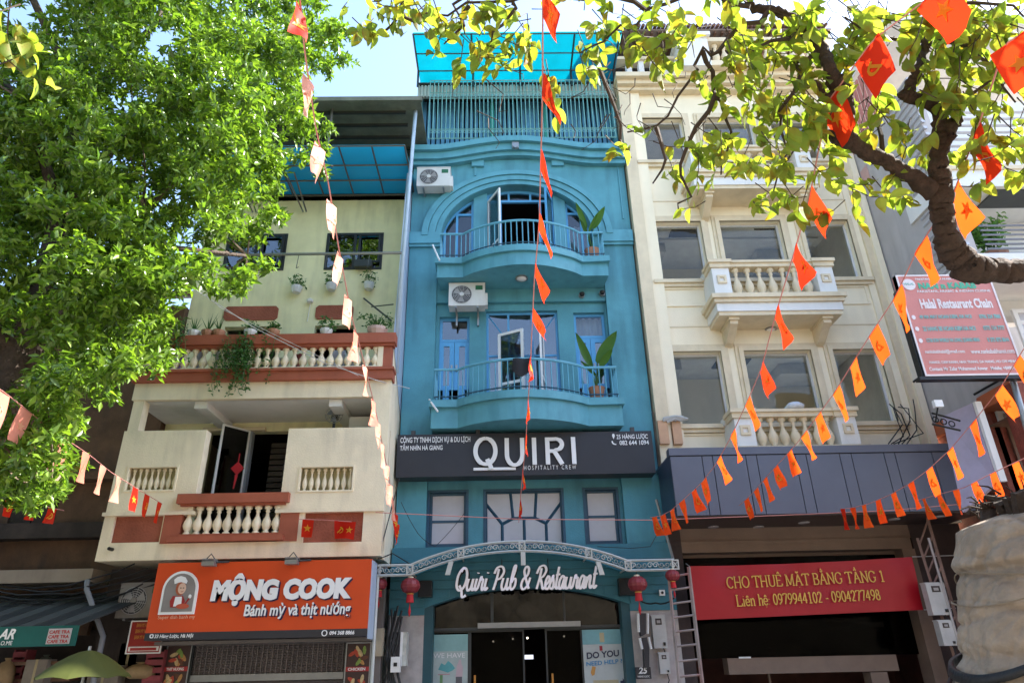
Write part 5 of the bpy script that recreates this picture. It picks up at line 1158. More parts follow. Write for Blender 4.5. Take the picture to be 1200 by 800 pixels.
part('interior', MB().box(CX0+.1, CX1-.1, 16.9, 17, 0, 3.6).box(CX0+.1, CX0+.2, YF+.3, 17, 0, 3.6).box(CX1-.2, CX1-.1, YF+.3, 17, 0, 3.6).box(CX0, CX1, YF+.3, 17, zf0-.3, zf0-.1), M('reddish_shop_interior', (.14,.055,.04), .8, var=.3), CB)
q = P(876,770,YF+.02); thing('red_lamp', MB().lathe([(.03,-.06),(.09,-.02),(.09,.03),(.04,.06)], P(905,762,15).x, 15, 8, P(905,762,15).z), M('dull_orange_lamp', (.35,.08,.03), .6), 'dull orange round lamp behind the dark shop glass', 'lamp', smooth=True)
thing('white_tag', MB().box(X(866,770,YF-.04), X(880,770,YF-.04), YF-.04, YF-.025, P(870,771,YF-.04).z, P(870,769,YF-.04).z), WHITE, 'thin white tag stuck on the brown beam inside the empty shop', 'tag')
# red rental banner
yb = 13.0
bx = [P(808,663,yb), P(1069,652,yb), P(1083,714,yb), P(815,726,yb)]
B = root('rental_banner', 'red cloth banner with gold CHO THUE rental lettering across the empty shop', 'banner', ((bx[0].x+bx[1].x)/2, yb, bx[3].z))
nx, nz = 40, 12; vs = []
zt0, zt1, zb0_, zb1_ = bx[0].z, bx[1].z, bx[3].z, bx[2].z
bz1, bz0 = (zt0+zt1)/2, (zb0_+zb1_)/2
for j in range(nz+1):
    for i in range(nx+1):
        u, v = i/nx, j/nz; xl = bx[3].x+(bx[0].x-bx[3].x)*v; xr = bx[2].x+(bx[1].x-bx[2].x)*v
        zz = (zb0_+(zb1_-zb0_)*u)*(1-v)+(zt0+(zt1-zt0)*u)*v - .03*math.sin(math.pi*u)*v
        wr = .014*math.sin(u*23+v*4)*(v**2)+.012*math.sin(u*9-v*6)+.02*math.exp(-((u+v*.3-.02)/.08)**2)+.02*math.exp(-((u-.98-v*.1)/.06)**2)
        vs.append((xl+(xr-xl)*u, yb+wr, zz))
part('cloth', MB().add(vs, [(j*(nx+1)+i,j*(nx+1)+i+1,(j+1)*(nx+1)+i+1,(j+1)*(nx+1)+i) for j in range(nz) for i in range(nx)]), REDB, B, smooth=True)
sl_ = math.atan2(((zt1+zb1_)-(zt0+zb0_))/2, bx[1].x-bx[0].x)
# serif lettering drawn with pen strokes
def serif_text(s, x0, x1, zb, h, y, m, parent, rot):
    T = {'C':([circ(.42,.5,.38,.5,45,315,14), [(.7,.75),(.7,.95)]],.82),'H':([[(.12,0),(.12,1)],[(.72,0),(.72,1)],[(.12,.5),(.72,.5)],[(0,0),(.24,0)],[(.6,0),(.84,0)],[(0,1),(.24,1)],[(.6,1),(.84,1)]],.92),
     'O':([circ(.42,.5,.38,.5,0,360,18)],.92),'T':([[(.4,0),(.4,1)],[(0,1),(.8,1)],[(0,1),(0,.84)],[(.8,1),(.8,.84)],[(.26,0),(.54,0)]],.86),
     'U':([[(.14,1),(.14,.3),(.2,.08),(.42,0),(.64,.08),(.7,.3),(.7,1)],[(0,1),(.28,1)],[(.58,1),(.82,1)]],.9),'E':([[(.12,0),(.12,1)],[(0,0),(.65,0)],[(0,1),(.62,1)],[(.12,.52),(.5,.52)],[(.65,0),(.68,.2)],[(.62,1),(.62,.84)]],.76),
     'M':([[(.12,0),(.14,1)],[(.14,1),(.5,.05)],[(.5,.05),(.86,1)],[(.86,1),(.88,0)],[(0,0),(.24,0)],[(.74,0),(1.0,0)],[(0,1),(.14,1)],[(.86,1),(1.0,1)]],1.08),
     'A':([[(.1,0),(.42,1)],[(.42,1),(.76,0)],[(.22,.36),(.62,.36)],[(0,0),(.2,0)],[(.62,0),(.88,0)]],.9),'B':([[(.12,0),(.12,1)],[(0,1),(.4,1),(.56,.9),(.58,.75),(.5,.58),(.36,.53)],[(.12,.53),(.4,.52),(.6,.42),(.64,.25),(.56,.06),(.38,0),(0,0)]],.76),
     'N':([[(.12,0),(.12,1)],[(.12,1),(.72,0)],[(.72,0),(.72,1)],[(0,0),(.24,0)],[(0,1),(.14,1)],[(.6,1),(.84,1)]],.92),'G':([circ(.42,.5,.38,.5,45,300,14),[(.62,.1),(.7,.2),(.7,.42)],[(.54,.42),(.82,.42)],[(.7,.75),(.7,.95)]],.9),
     '1':([[(.3,0),(.3,1)],[(.3,1),(.14,.88)],[(.12,0),(.48,0)]],.6),'L':([[(.12,0),(.12,1)],[(0,0),(.65,0)],[(0,1),(.26,1)],[(.65,0),(.68,.24)]],.76),'i':([[(.12,0),(.12,.62)],[(0,0),(.24,0)],[(.02,.62),(.12,.62)],[(.12,.84),(.12,.88)]],.32),
     'e':([[(.04,.34),(.44,.34),(.4,.55),(.24,.64),(.06,.5),(.03,.28),(.12,.06),(.28,0),(.46,.12)]],.54),'n':([[(.12,0),(.12,.62)],[(.12,.46),(.3,.63),(.46,.52),(.46,0)],[(0,0),(.22,0)],[(.36,0),(.56,0)],[(.02,.62),(.12,.62)]],.62),
     'h':([[(.12,0),(.12,1)],[(.12,.46),(.3,.63),(.46,.52),(.46,0)],[(0,0),(.22,0)],[(.36,0),(.56,0)],[(.02,1),(.12,1)]],.62),':':([[(.1,.05),(.1,.09)],[(.1,.5),(.1,.54)]],.26),'-':([[(.04,.34),(.32,.34)]],.4),
     '0':([circ(.26,.48,.2,.48,0,360,16)],.58),'9':([circ(.26,.68,.2,.28,0,360,14),[(.46,.66),(.4,.3),(.12,0)]],.58),'7':([[(.06,.8),(.08,.95),(.48,.95)],[(.48,.95),(.2,0)]],.58),'4':([[(.36,0),(.36,.96)],[(.36,.96),(.02,.28)],[(.02,.28),(.5,.28)]],.58),
     '2':([[(.06,.72),(.12,.92),(.3,.96),(.42,.8),(.38,.56),(.06,.03)],[(.06,.03),(.48,.03)]],.58),'8':([circ(.26,.73,.16,.22,0,360,12),circ(.26,.26,.2,.25,0,360,14)],.58)}
    acc = {'^':[[(.24,1.12),(.36,1.28),(.48,1.12)]], 'v':[[(.24,1.26),(.36,1.12),(.5,1.26)]], '`':[[(.3,1.42),(.42,1.32)]], '.':[[(.42,-.2),(.42,-.16)]], 'c':[[(.14,.76),(.25,.9),(.36,.76)]], 'q':[[(.25,-.2),(.25,-.16)]]}
    seq = []; i = 0
    for ch, ac in s: seq.append((ch, ac))
    tot = sum(.34 if c == ' ' else T[c][1] for c, _ in seq); k = (x1-x0)/tot; cx = x0; lines = []
    for c, ac in seq:
        if c == ' ': cx += .34*k; continue
        for st in T[c][0] + [l for a in ac for l in acc[a]]:
            lines.append([(cx+a*k, zb+b*h+(cx+a*k-x0)*math.tan(rot)) for a, b in st])
        cx += T[c][1]*k
    strokes(lines, m, parent, y, w=.0105, ext=.004)
def S_(t): 
    out = []
    for tok in t.split('|'): out.append((tok[0], tok[1:]))
    return out
L1 = S_('C|H|O| |T|H|U|E^| |M|A v.'.replace('A v.', 'Av.') + '|T| |B|Av`|N|G| |T|A^`|N|G| |1')
L2 = S_('L|i|e^'.replace('e^', 'ec') + '|n| |h|ecq|:| |0|9|7|9|9|4|4|1|0|2| |-| |0|9|0|4|2|7|7|4|9|8')
serif_text(L1, X(851,685,yb), X(1036,680,yb), P(851,689,yb).z, .185, yb-.045, GOLD, B, sl_)
serif_text(L2, X(862,705,yb), X(1031,700,yb), P(862,710,yb).z, .18, yb-.045, GOLD, B, sl_)
part('tie_rope', MB().tube([bx[0], P(804,660,YF-.12)], .008, 4).tube([bx[1], P(1130,650,YF-.3)], .008, 4).tube([bx[2], P(1120,712,YF-.3)], .008, 4), WCABLE, B)
# ladders
def ladder(name, p0, p1, q0, q1, y0, y1, n, m, label, cat='ladder'):
    a0, a1, b0, b1 = P(*p0, y0), P(*p1, y1), P(*q0, y0), P(*q1, y1)
    def ext(t, b): d = (b-t); k = (b.z-.13)/(t.z-b.z); return b+d*k
    a1, b1 = ext(a0, a1), ext(b0, b1)
    L = root(name, label, cat, tuple(a1))
    part('rail', MB().tube([a0, a1], .028, 4), m, L); part('rail', MB().tube([b0, b1], .032, 4), m, L)
    for i in range(n):
        u = (i+.5)/n; part('rung', MB().tube([a0+(a1-a0)*u, b0+(b1-b0)*u], .018, 5), m, L)
    return L
LADM = M('worn_pink_paint', (.27,.22,.20), .6, var=.3, streak=.8, scol=(.34,.07,.05))
ladder('leaning_ladder', (783,668), (796,800), (807,664), (823,800), 12.5, 12.2, 13, LADM, 'worn pink and grey ladder leaning between the pub and the red banner')
ladder('cable_ladder', (1075,630), (1128,800), (1085,600), (1140,790), 12.9, 12.9, 14, M('rusty_brown_steel', (.24,.15,.12), .7, var=.3), 'rusty brown cable ladder with meters beside the red banner')
part('conduit', MB().tube([P(1088,630,12.7), P(1130,775,12.7), Vector((P(1130,775,12.7).x+.2,12.7,.13))], .022, 6), M('steel_conduit', (.4,.4,.42), .35, metal=.5), None); bpy.data.objects['conduit'].update_tag(); meta(bpy.data.objects['conduit'], 'bright steel conduit running down beside the rusty cable ladder', 'conduit')
def meter(pxa, pxb, pya, pyb, y, label):
    x0, x1 = X(pxa,(pya+pyb)/2,y), X(pxb,(pya+pyb)/2,y); z0, z1 = P((pxa+pxb)/2,pyb,y).z, P((pxa+pxb)/2,pya,y).z; w, h = x1-x0, z1-z0
    R = root('meter_box', label, 'meter box', ((x0+x1)/2, y, z0), 'electric meter boxes'); m = M('meter_grey', (.48,.47,.45), .45, streak=.2)
    part('casing', MB().box(x0, x1, y, y+.16, z0, z1).box(x0-.01, x1+.01, y+.02, y+.16, z1, z1+.02), m, R)
    part('meter_window', MB().box(x0+w*.26, x0+w*.72, y-.006, y-.001, z0+h*.72, z0+h*.92), M('meter_glass', (.06,.05,.05), .15), R)
    part('dial_plate', MB().box(x0+w*.36, x0+w*.62, y-.01, y-.0065, z0+h*.77, z0+h*.86), M('dial_grey', (.3,.28,.27), .4), R)
    part('latch', MB().box(x0+w*.68, x0+w*.84, y-.02, y-.001, z0+h*.08, z0+h*.18), BLACK, R)
    part('cover_lip', MB().box(x0+.01, x1-.01, y-.005, y-.001, z0+h*.3, z0+h*.315), m, R)
    part('cable_tail', MB().tube([(x1-w*.3,y+.05,z0),(x1-w*.2,y+.03,z0-.1),(x1-w*.5,y+.05,z0-.22)], .01, 5), CABLE, R)
meter(765,781,721,759,13.25,'tall grey meter box on the marble beside the ladder'); meter(773,785,765,789,13.25,'small grey meter box below the tall one by the ladder')
meter(1089,1111,683,720,12.7,'grey meter box fixed on the cable ladder, the upper one'); meter(1103,1119,727,756,12.7,'grey meter box fixed on the cable ladder, the lower one')
# curved black and white sign pieces + house number
HN = root('house_number', 'black house number plate 25 beside the pub door', 'sign', tuple(P(753,788,13.2)))
x0, x1 = X(745,788,13.2), X(763,788,13.2); z0, z1 = P(753,795,13.2).z, P(753,781,13.2).z
part('plate', MB().box(x0, x1, 13.2, 13.25, z0, z1), SIGNBLK, HN); text('25', x0+.05, x1-.06, (z0+z1)/2+.04, (z1-z0)*.55, 13.196, LETTER, HN, ext=.003, shear=.2, bold=.03); text('HANG LUOC', x0+.03, x1-.03, z0+.04, .03, 13.196, LETTER, HN, ext=.003)
VB = root('vertical_sign', 'narrow black and white curved vertical sign in two pieces beside the pub door', 'sign', tuple(P(756,750,13.1)))
for (pts, nm) in (([(750,718),(757,718),(757,742),(752,745),(751,740)],'upper_panel'), ([(752,747),(758,746),(761,760),(761,782),(756,782),(755,760)],'lower_panel')):
    q = [P(a, b, 13.1) for a, b in pts]; part(nm, MB().polyy([(v.x, v.z) for v in q][::-1], 13.1, 13.3), SIGNBLK, VB)
    cxm = sum(v.x for v in q)/len(q)
    part('white_edge', MB().tube([(v.x+.035, 13.12, v.z) for v in q[1:3]], .02, 4).tube([(q[0].x-.03,13.12,q[0].z),(q[-1].x-.03,13.12,q[-1].z)], .025, 4), WHITE, VB)
LS = root('light_box', 'thin vertical light box with pale picture on the marble pier west of the pub door', 'sign', tuple(P(473,760,13.0)))
x0 = X(464,760,13.0); x1 = X(476,760,13.0); z0 = P(470,780,13.0).z; z1 = P(470,740,13.0).z
part('box_body', MB().box(x0, x0+.09, 13.0, 13.3, z0, z1), SIGNBLK, LS); part('picture_panel', MB().box(x0+.092, x1, 13.02, 13.3, z0, z1), M('pale_picture_print', (.5,.5,.45), .4, var=.35, scale=7), LS); part('white_edge', MB().box(x0+.07, x0+.11, 12.99, 13.019, z0, z1), WHITE, LS)
# alarm box + black speakers
for (pxa, pxb, pya, pyb, lab, nm) in ((726,746,677,697,'black box speaker beside the paper lantern on the east side of the pub','speaker'), (490,506,680,699,'black box speaker beside the large paper lantern on the west side of the pub','speaker')):
    y = 13.1; x0, x1 = X(pxa,687,y), X(pxb,687,y); z0, z1 = P(pxa,pyb,y).z, P(pxa,pya,y).z
    R = root(nm, lab, 'speaker', ((x0+x1)/2,y,z0), 'speakers on the pub front'); part('cabinet', MB().box(x0,x1,y,y+.22,z0,z1), BLACK, R)
    part('grille', MB().box(x0+.02,x1-.02,y-.008,y-.001,z0+.02,z1-.02), M('speaker_cloth', (.03,.03,.03), .9, bump=.6, bscale=200), R)
q = P(776,694,13.28); R = root('alarm_box', 'small white square box on the teal wall by the ladder', 'box', tuple(q)); part('casing', MB().box(q.x-.05,q.x+.05,13.27,13.33,q.z-.05,q.z+.05), WHITE, R); part('lens', MB().tube([(q.x,13.26,q.z),(q.x,13.272,q.z)], .025, 10), BLACK, R)
for i, (px, py) in enumerate(((682,344),(706,342))):
    q = P(px, py, 13.55); R = root('dome_camera', ('round black dome camera above the third-storey east door','round black dome camera beside the pilaster edge')[i], 'camera', tuple(q), 'dome cameras on the teal wall')
    part('base_ring', MB().tube([(q.x,YF+.06,q.z),(q.x,YF-.0,q.z)], .07, 12), GREYM, R); part('dome', MB().lathe([(.001,-.06),(.04,-.05),(.06,-.01),(.06,.02)], q.x, q.y, 12, q.z), BLACK, R, smooth=True)
for i, (px, py) in enumerate(((684,189),(691,188))): q = P(px, py, 13.5); thing('security_camera', MB().lathe([(.001,-.05),(.04,-.03),(.045,.02),(.02,.05)], q.x, 13.55, 10, q.z), BLACK, ('black camera on the arch wall, beside the arch curve','black camera on the arch wall, beside the side panel')[i], 'camera', 'cameras on the arch wall', smooth=True)
q = P(611, 323, 13.2); R = root('soffit_light', 'round white light under the upper teal balcony', 'light', tuple(q)); part('rim', MB().lathe([(.14,-.03),(.14,0),(.13,0),(.13,-.03)], q.x, 13.15, 18, Z(324,13.05,515)-.001), GREYM, R); part('diffuser', MB().lathe([(.001,-.05),(.09,-.045),(.13,-.02),(.13,0)], q.x, 13.15, 18, Z(324,13.05,515)-.001), WHITE, R, smooth=True)
# ================================================================== EAST BUILDING
RX, YRB = 9.0, 11.0
RB = root('east_building', 'pale grey and white building with metal slat balconies beyond the cream building', 'building', (11, YRB, .13))
GW = M('grey_render', (.46,.43,.42), .85, var=.12, scale=.9, streak=.3, bump=.3)
zg1 = P(1040,150,12.5).z
zob = P(1150,446,YRB).z
part('side_wall', MB().box(RX, RX+.2, YRB, 17, zob, zg1), GW, RB)
part('vent_panel', MB().box(RX-.012, RX-.001, 13.1, 13.4, P(1012,212,13.2).z, P(1012,196,13.2).z), M('faded_red_print', (.55,.35,.32), .6), RB)
mb = MB()
for i in range(14): y = YRB+.9+i*.16; mb.box(RX-.0, RX+.04, y, y+.09, zg1+.001, zg1+1.6)
part('corrugated_screen', mb, M('faded_pink_sheet', (.45,.18,.17), .6), RB, kind='stuff')
# balcony slabs, front
def rz(py, px=1150): return P(px, py, YRB).z
FW = OFFWH
fl = [(rz(215), rz(200)), (rz(325,1180), rz(302,1180))]
part('front_wall', MB().wall(RX+.2, 16, rz(480), zg1+.5, YRB+1.2, YRB+1.4, [(RX+1.2, RX+2.6, rz(420), rz(345)), (10.3, 12, rz(300), rz(262)), (10.3,13,rz(195),rz(150))]), FW, RB)
part('balcony_slab', MB().box(RX-.05, 16, YRB-.1, YRB+1.2, rz(222), rz(202)), FW, RB)
part('balcony_slab', MB().box(RX-.05, 16, YRB-.1, YRB+1.2, rz(318), rz(300)), FW, RB)
part('slab_trim', MB().box(RX-.07, 16, YRB-.14, YRB-.10, rz(203), rz(199)), BEIGE, RB)
part('roof_slab', MB().box(RX-.05, 16, YRB-.1, 17, zg1+1.7, zg1+1.9), FW, RB)
part('vent_strip', MB().box(10.0, 14, YRB+.0, YRB+.6, rz(222)-.03, rz(222)-.001), DKMET, RB)
sl_m = M('pale_steel_bar', (.48,.48,.52), .4, metal=.3); bm_ = M('blue_grey_bar', (.20,.22,.27), .4, metal=.4)
src = None
z0, z1 = rz(200), rz(128)
for i in range(9):
    z = z0+(z1-z0)*(i+.5)/9
    if src is None: src = part('horizontal_bar', MB().tube([(RX+.4,YRB,z),(16,YRB,z)], .03, 5), sl_m, RB)
    else: inst(src, RB, (WL[src.name].x, YRB, z))
src = None; z0, z1 = rz(300), rz(262)
for i in range(7):
    z = z0+(z1-z0)*(i+.5)/7
    if src is None: src = part('horizontal_bar', MB().tube([(RX+.4,YRB,z),(16,YRB,z)], .022, 5), bm_, RB)
    else: inst(src, RB, (WL[src.name].x, YRB, z))
# side slats (seen along the grey wall's edge)
for zz0, zz1 in ((rz(300), rz(222)), (rz(200), rz(90))):
    src = None; n = int((zz1-zz0)/.17)
    for i in range(n):
        z = zz0+(zz1-zz0)*(i+.5)/n
        if src is None: src = part('side_slat', MB().box(RX-.02, RX+.05, YRB-.05, YRB+.9, z-.03, z+.03).box(RX-.03, RX+.01, YRB-.05, YRB+.9, z-.012, z+.012), sl_m, RB)
        else: inst(src, RB, (WL[src.name].x, WL[src.name].y, z))
window(RB, RX+1.25, RX+3.2, rz(412), rz(335), YRB+.95, WHITE, FROST, cols=(.5,), rows=(.78,), fw=.09)
part('spandrel', MB().box(RX+.2, 16, YRB+.9, YRB+1.19, rz(480), rz(415)), FW, RB)
# ground part with red-brown front
OR = M('orange_soffit_paint', (.50,.13,.05), .5, var=.12); RBW = M('red_brown_front', (.22,.05,.03), .7, var=.35, scale=5, bump=.5)
part('orange_beam', MB().box(RX-.1, 16, YRB-.0, YRB+.9, rz(462), rz(446)), OR, RB)
part('orange_beam', MB().box(RX-.02, RX+.22, YRB+.91, YF+.0, rz(462), rz(446)-.002), OR, RB)
part('shop_side_wall', MB().box(RX+.1, RX+.2, YRB+.95, YF+.2, .13, rz(462)-.002), RBW, RB)
part('shop_wall', MB().box(RX, 16, YRB+.95, YRB+1.1, .13, rz(480)), RBW, RB)
src = None
for i in range(14):
    x = RX+.3+i*.2
    if src is None: src = part('plank', MB().box(x, x+.17, YRB+.90, YRB+.948, 2.5, rz(465)), BROWN, RB)
    else: inst(src, RB, (x+.085, WL[src.name].y, WL[src.name].z))
part('shop_ceiling', MB().box(RX-.02, 16, YRB+.0, YRB+.9, rz(482), rz(480)), BROWN, RB)
part('back_wall', MB().box(RX+.2, 16, 17, 17.2, 0, zg1), GW, RB)
part('brown_column', MB().box(RX-.12, RX+.28, YRB-.05, YRB+.3, .13, rz(450)), RBW, RB)
mb = MB(); rg = random.Random(4)
for j in range(13):
    x = RX+.15+j*.2
    mb.tube([(x+rg.uniform(-.03,.03), YRB+.5, rz(463)-k*.11-rg.uniform(0,.02)) for k in range(9)], .004, 3)
    for k in range(8): mb.lathe([(.002,-.014),(.014,0),(.002,.014)], x+rg.uniform(-.02,.02), YRB+.5, 4, rz(463)-k*.11-.05)
thing('fairy_lights', mb, M('tiny_bulbs', (.75,.7,.65), .4), 'net of tiny fairy lights hanging below the orange beam', 'string lights')
# scroll bracket + floodlight
q = P(1098,474,YRB-.1); R = root('sign_floodlight', 'small white floodlight on a bracket below the red restaurant sign', 'floodlight', tuple(q)); part('lamp_housing', MB().box(q.x-.06,q.x+.08,q.y-.05,q.y+.03,q.z-.05,q.z+.07), WHITE, R); part('arm', MB().tube([(q.x,q.y,q.z-.05),(q.x+.02,q.y+.2,q.z-.25)], .015, 4), BLACK, R)
q = P(1104,490,YRB+.1); mb = MB().tube([(q.x-.15,q.y,q.z+.1),(q.x+.3,q.y,q.z-.05)], .02, 4).tube([(q.x-.2,q.y,q.z-.1),(q.x+.25,q.y,q.z-.22)], .02, 4)
for k in range(3): mb.tube([(q.x-.12+k*.13+.05*math.cos(a), q.y, q.z-.02-k*.04+.05*math.sin(a)) for a in np.linspace(0, 7, 12)], .012, 4)
thing('scroll_bracket', mb, BLACK, 'black wrought iron scroll bracket under the red restaurant sign', 'bracket')
# red restaurant sign
ys = 10.7
x0, x1 = (X(1050,322,ys)+X(1083,441,ys))/2-.0, (X(1165,322,ys)+X(1196,441,ys))/2; z0, z1 = P(1135,440,ys).z, P(1108,322,ys).z
HS = root('restaurant_sign', 'faded red halal restaurant chain sign board with green and white lettering', 'sign', ((x0+x1)/2, ys, z0))
SR = M('faded_red_sign', (.56,.20,.17), .45, var=.06); GRN = M('sign_green', (.06,.38,.24), .5, bump=0); SWH = M('sign_pale', (.72,.66,.66), .5, bump=0); PAN = M('pale_teal_print', (.22,.42,.40), .5, bump=0)
part('board', MB().box(x0, x1, ys, ys+.12, z0, z1), SR, HS); part('rim', MB().ring(x0+.03, x1-.03, ys-.012, ys+.1, z0+.03, z1-.03, .03), SWH, HS)
w, h = x1-x0, z1-z0
tx = lambda b, u0, u1, v, hh, m, bo=.02: text(b, x0+w*u0, x0+w*u1, z0+h*v, h*hh, ys-.005, m, HS, ext=.004, bold=bo)
part('round_logo', MB().tube([(x0+w*.115,ys-.012,z0+h*.90),(x0+w*.115,ys-.001,z0+h*.90)], .115, 20), SWH, HS)
text('HALAL', x0+w*.06, x0+w*.17, z0+h*.905, .045, ys-.015, PAN, HS, ext=.003, bold=.02)
tx('PAKISTANI INDIAN ARABIC HALAL FOOD', .20, .80, .955, .022, SWH); tx('NAN n KABAB', .21, .82, .885, .065, GRN, .05)
tx('PAKISTANI, ARABIC & INDIAN CUISINE', .18, .95, .825, .028, SWH); tx('Halal Restaurant Chain', .17, .92, .70, .10, SWH, .04)
for k, (a, b) in enumerate((('49 MA MAY HOAN KIEM, HA NOI', '0796 324 7860'), ('22 HANG BE HOAN KIEM HA NOI', '0775 134 7777'), ('CT36 SON WORLD HA LONG, QUANG NINH', '0 375 875 8644'))):
    v = .565-k*.115; tx(a, .12, .66, v, .045, PAN, .04); tx(b, .74, .96, v, .045, PAN, .04); part('pin_symbol', MB().polyy(ell(x0+w*.06, z0+h*v, .035, .045, 10), ys-.008, ys-.001), SWH, HS)
tx('nankababhalal@gmail.com', .07, .47, .225, .045, SWH); tx('www.nankababhanoi.com', .53, .97, .225, .045, SWH)
tx('HANOI, CAM RANH, NHA TRANG, DA NANG, HO CHI MINH', .08, .95, .125, .03, SWH, .03); tx('Contact: Mr Zafar Muhammad Anwar   Mobile: +84901774', .06, .97, .065, .035, SWH, .03)
part('sign_bracket', MB().tube([(x0+.1,ys+.12,z0+.1),(x0+.1,YRB+.2,z0+.1)], .025, 4).tube([(x1-.1,ys+.12,z0+.1),(x1-.1,YRB+.9,z0+.1)], .025, 4).box(x0-.1,x1,ys+.0,ys+.14,z0-.06,z0-.002), BLACK, HS)
part('side_return', MB().box(x0-.03, x0-.001, ys+.02, ys+.16, z0-.02, z1-.3), BLACK, HS)
thing('grey_pole', MB().tube([P(1186,442,YRB-.1), P(1197,480,YRB-.1), P(1240,620,YRB-.1)], .05, 8), GREYM, 'grey steel pole below the corner of the red restaurant sign', 'pole', smooth=True)
# pale blade panel
q = [P(1104,488,11.9), P(1139,472,11.3), P(1168,565,11.3), P(1128,600,11.9)]
BP = root('blade_sign', 'plain pale lilac blade panel with bright edge standing above the fascia end', 'sign', tuple(q[3]))
part('panel', MB().add([q[0], q[1], q[2], q[3], q[0]+Vector((.06,0,0)), q[1]+Vector((.06,0,0)), q[2]+Vector((.06,0,0)), q[3]+Vector((.06,0,0))], [(0,1,2,3),(7,6,5,4),(0,4,5,1),(1,5,6,2),(2,6,7,3),(3,7,4,0)]), M('lilac_panel', (.42,.38,.50), .4), BP)
part('bright_edge', MB().box(q[1].x+.0, q[1].x+.11, q[1].y-.08, q[1].y-.01, q[2].z, q[1].z), WHITE, BP)
# slender tree behind the slats
# ------------------------------------------------------------------ lanterns
for (px, py, r, l, yy, ribbed) in ((481,686,.16,'large red paper lantern with gold cap hanging from the west truss corner',12.5,1),(445,684,.125,'small red paper lantern hanging at the west end of the truss',12.6,1),(747,684,.16,'large dusky red paper lantern hanging from the east truss corner',12.5,1),(788,674,.12,'small dusky red paper lantern hanging at the east end of the truss over the ladder',12.45,1)):
    q = P(px, py, yy); L = root('paper_lantern', l, 'lantern', (q.x, yy, q.z-r*3), 'red paper lanterns under the truss canopy')
    mb = MB(); n = 24; prof = [(.35,-.78),(.75,-.6),(.98,-.2),(1.0,.1),(.85,.5),(.5,.76),(.3,.8)]; vs = []
    for a, b in prof:
        for k in range(n): rr = r*a*(1+.05*(k % 2)); vs.append((q.x+rr*math.cos(k*2*math.pi/n), yy+rr*math.sin(k*2*math.pi/n), q.z+b*r))
    mb.add(vs, [(i*n+k,i*n+(k+1)%n,(i+1)*n+(k+1)%n,(i+1)*n+k) for i in range(len(prof)-1) for k in range(n)])
    part('shade', mb, REDL, L)
    part('cap', MB().lathe([(r*.34,.78*r),(r*.30,.95*r),(r*.12,1.0*r)], q.x, yy, 12, q.z), M('lantern_pale_cap', (.6,.5,.35), .5), L); part('cap', MB().lathe([(r*.38,-.86*r),(r*.38,-.74*r)], q.x, yy, 12, q.z), GOLD, L)
    part('skirt', MB().lathe([(r*.42,-1.7*r),(r*.34,-.87*r)], q.x, yy, 14, q.z), M('lantern_fringe', (.45,.01,.015), .6), L)
    part('tassel', MB().lathe([(r*.03,-3.1*r),(r*.16,-2.6*r),(r*.06,-2.1*r),(r*.02,-1.7*r)], q.x, yy, 8, q.z), MATS['lantern_fringe'], L)
    part('hanging_cord', MB().tube([(q.x,yy,q.z+r),(q.x,yy,zend-th)], .006, 4), CABLE, L)
# ------------------------------------------------------------------ bunting
FLAG = thin_mat('red_flag_cloth', [(.62,.018,.008),(.70,.03,.010),(.58,.014,.008)], .55, rough=.6, spec=.2, tcol=(1.0,1.6,.9))
FLAGO = thin_mat('sunlit_red_flag_cloth', [(.78,.055,.010),(.78,.07,.014),(.78,.045,.009)], .6, rough=.6, spec=.2, tcol=(1.1,1.6,.9))  # same red flags, with the orange of sunlight mixed into the colour
FLAGW = thin_mat('sun_glare_flag_cloth', [(.80,.27,.19),(.84,.40,.30)], .5)  # hot sun on red flags painted in as a pale colour
EMB = thin_mat('yellow_print_cloth', [(.80,.42,.03),(.78,.38,.03)], .5)
def star2d(r): return [(r*(1 if i % 2 == 0 else .4)*math.sin(i*math.pi/5), r*(1 if i % 2 == 0 else .4)*math.cos(i*math.pi/5)) for i in range(10)]
def sickle2d(r):
    out = [(r*math.cos(a), r*math.sin(a)) for a in np.linspace(-2.3, 1.4, 10)]; inn = [(r*.72*math.cos(a)-r*.06, r*.72*math.sin(a)+.05*r) for a in np.linspace(1.4, -2.3, 10)]
    return out+inn
def cam_depth(p): 
    return (RM.transposed() @ (Vector(p)-Vector((0,0,EYE)))).z*-1
def at_depth(px, py, zc_):
    d = RM @ Vector(((px-600)/FPX, -(py-400)/FPX, -1)); return Vector((0,0,EYE)) + d*zc_
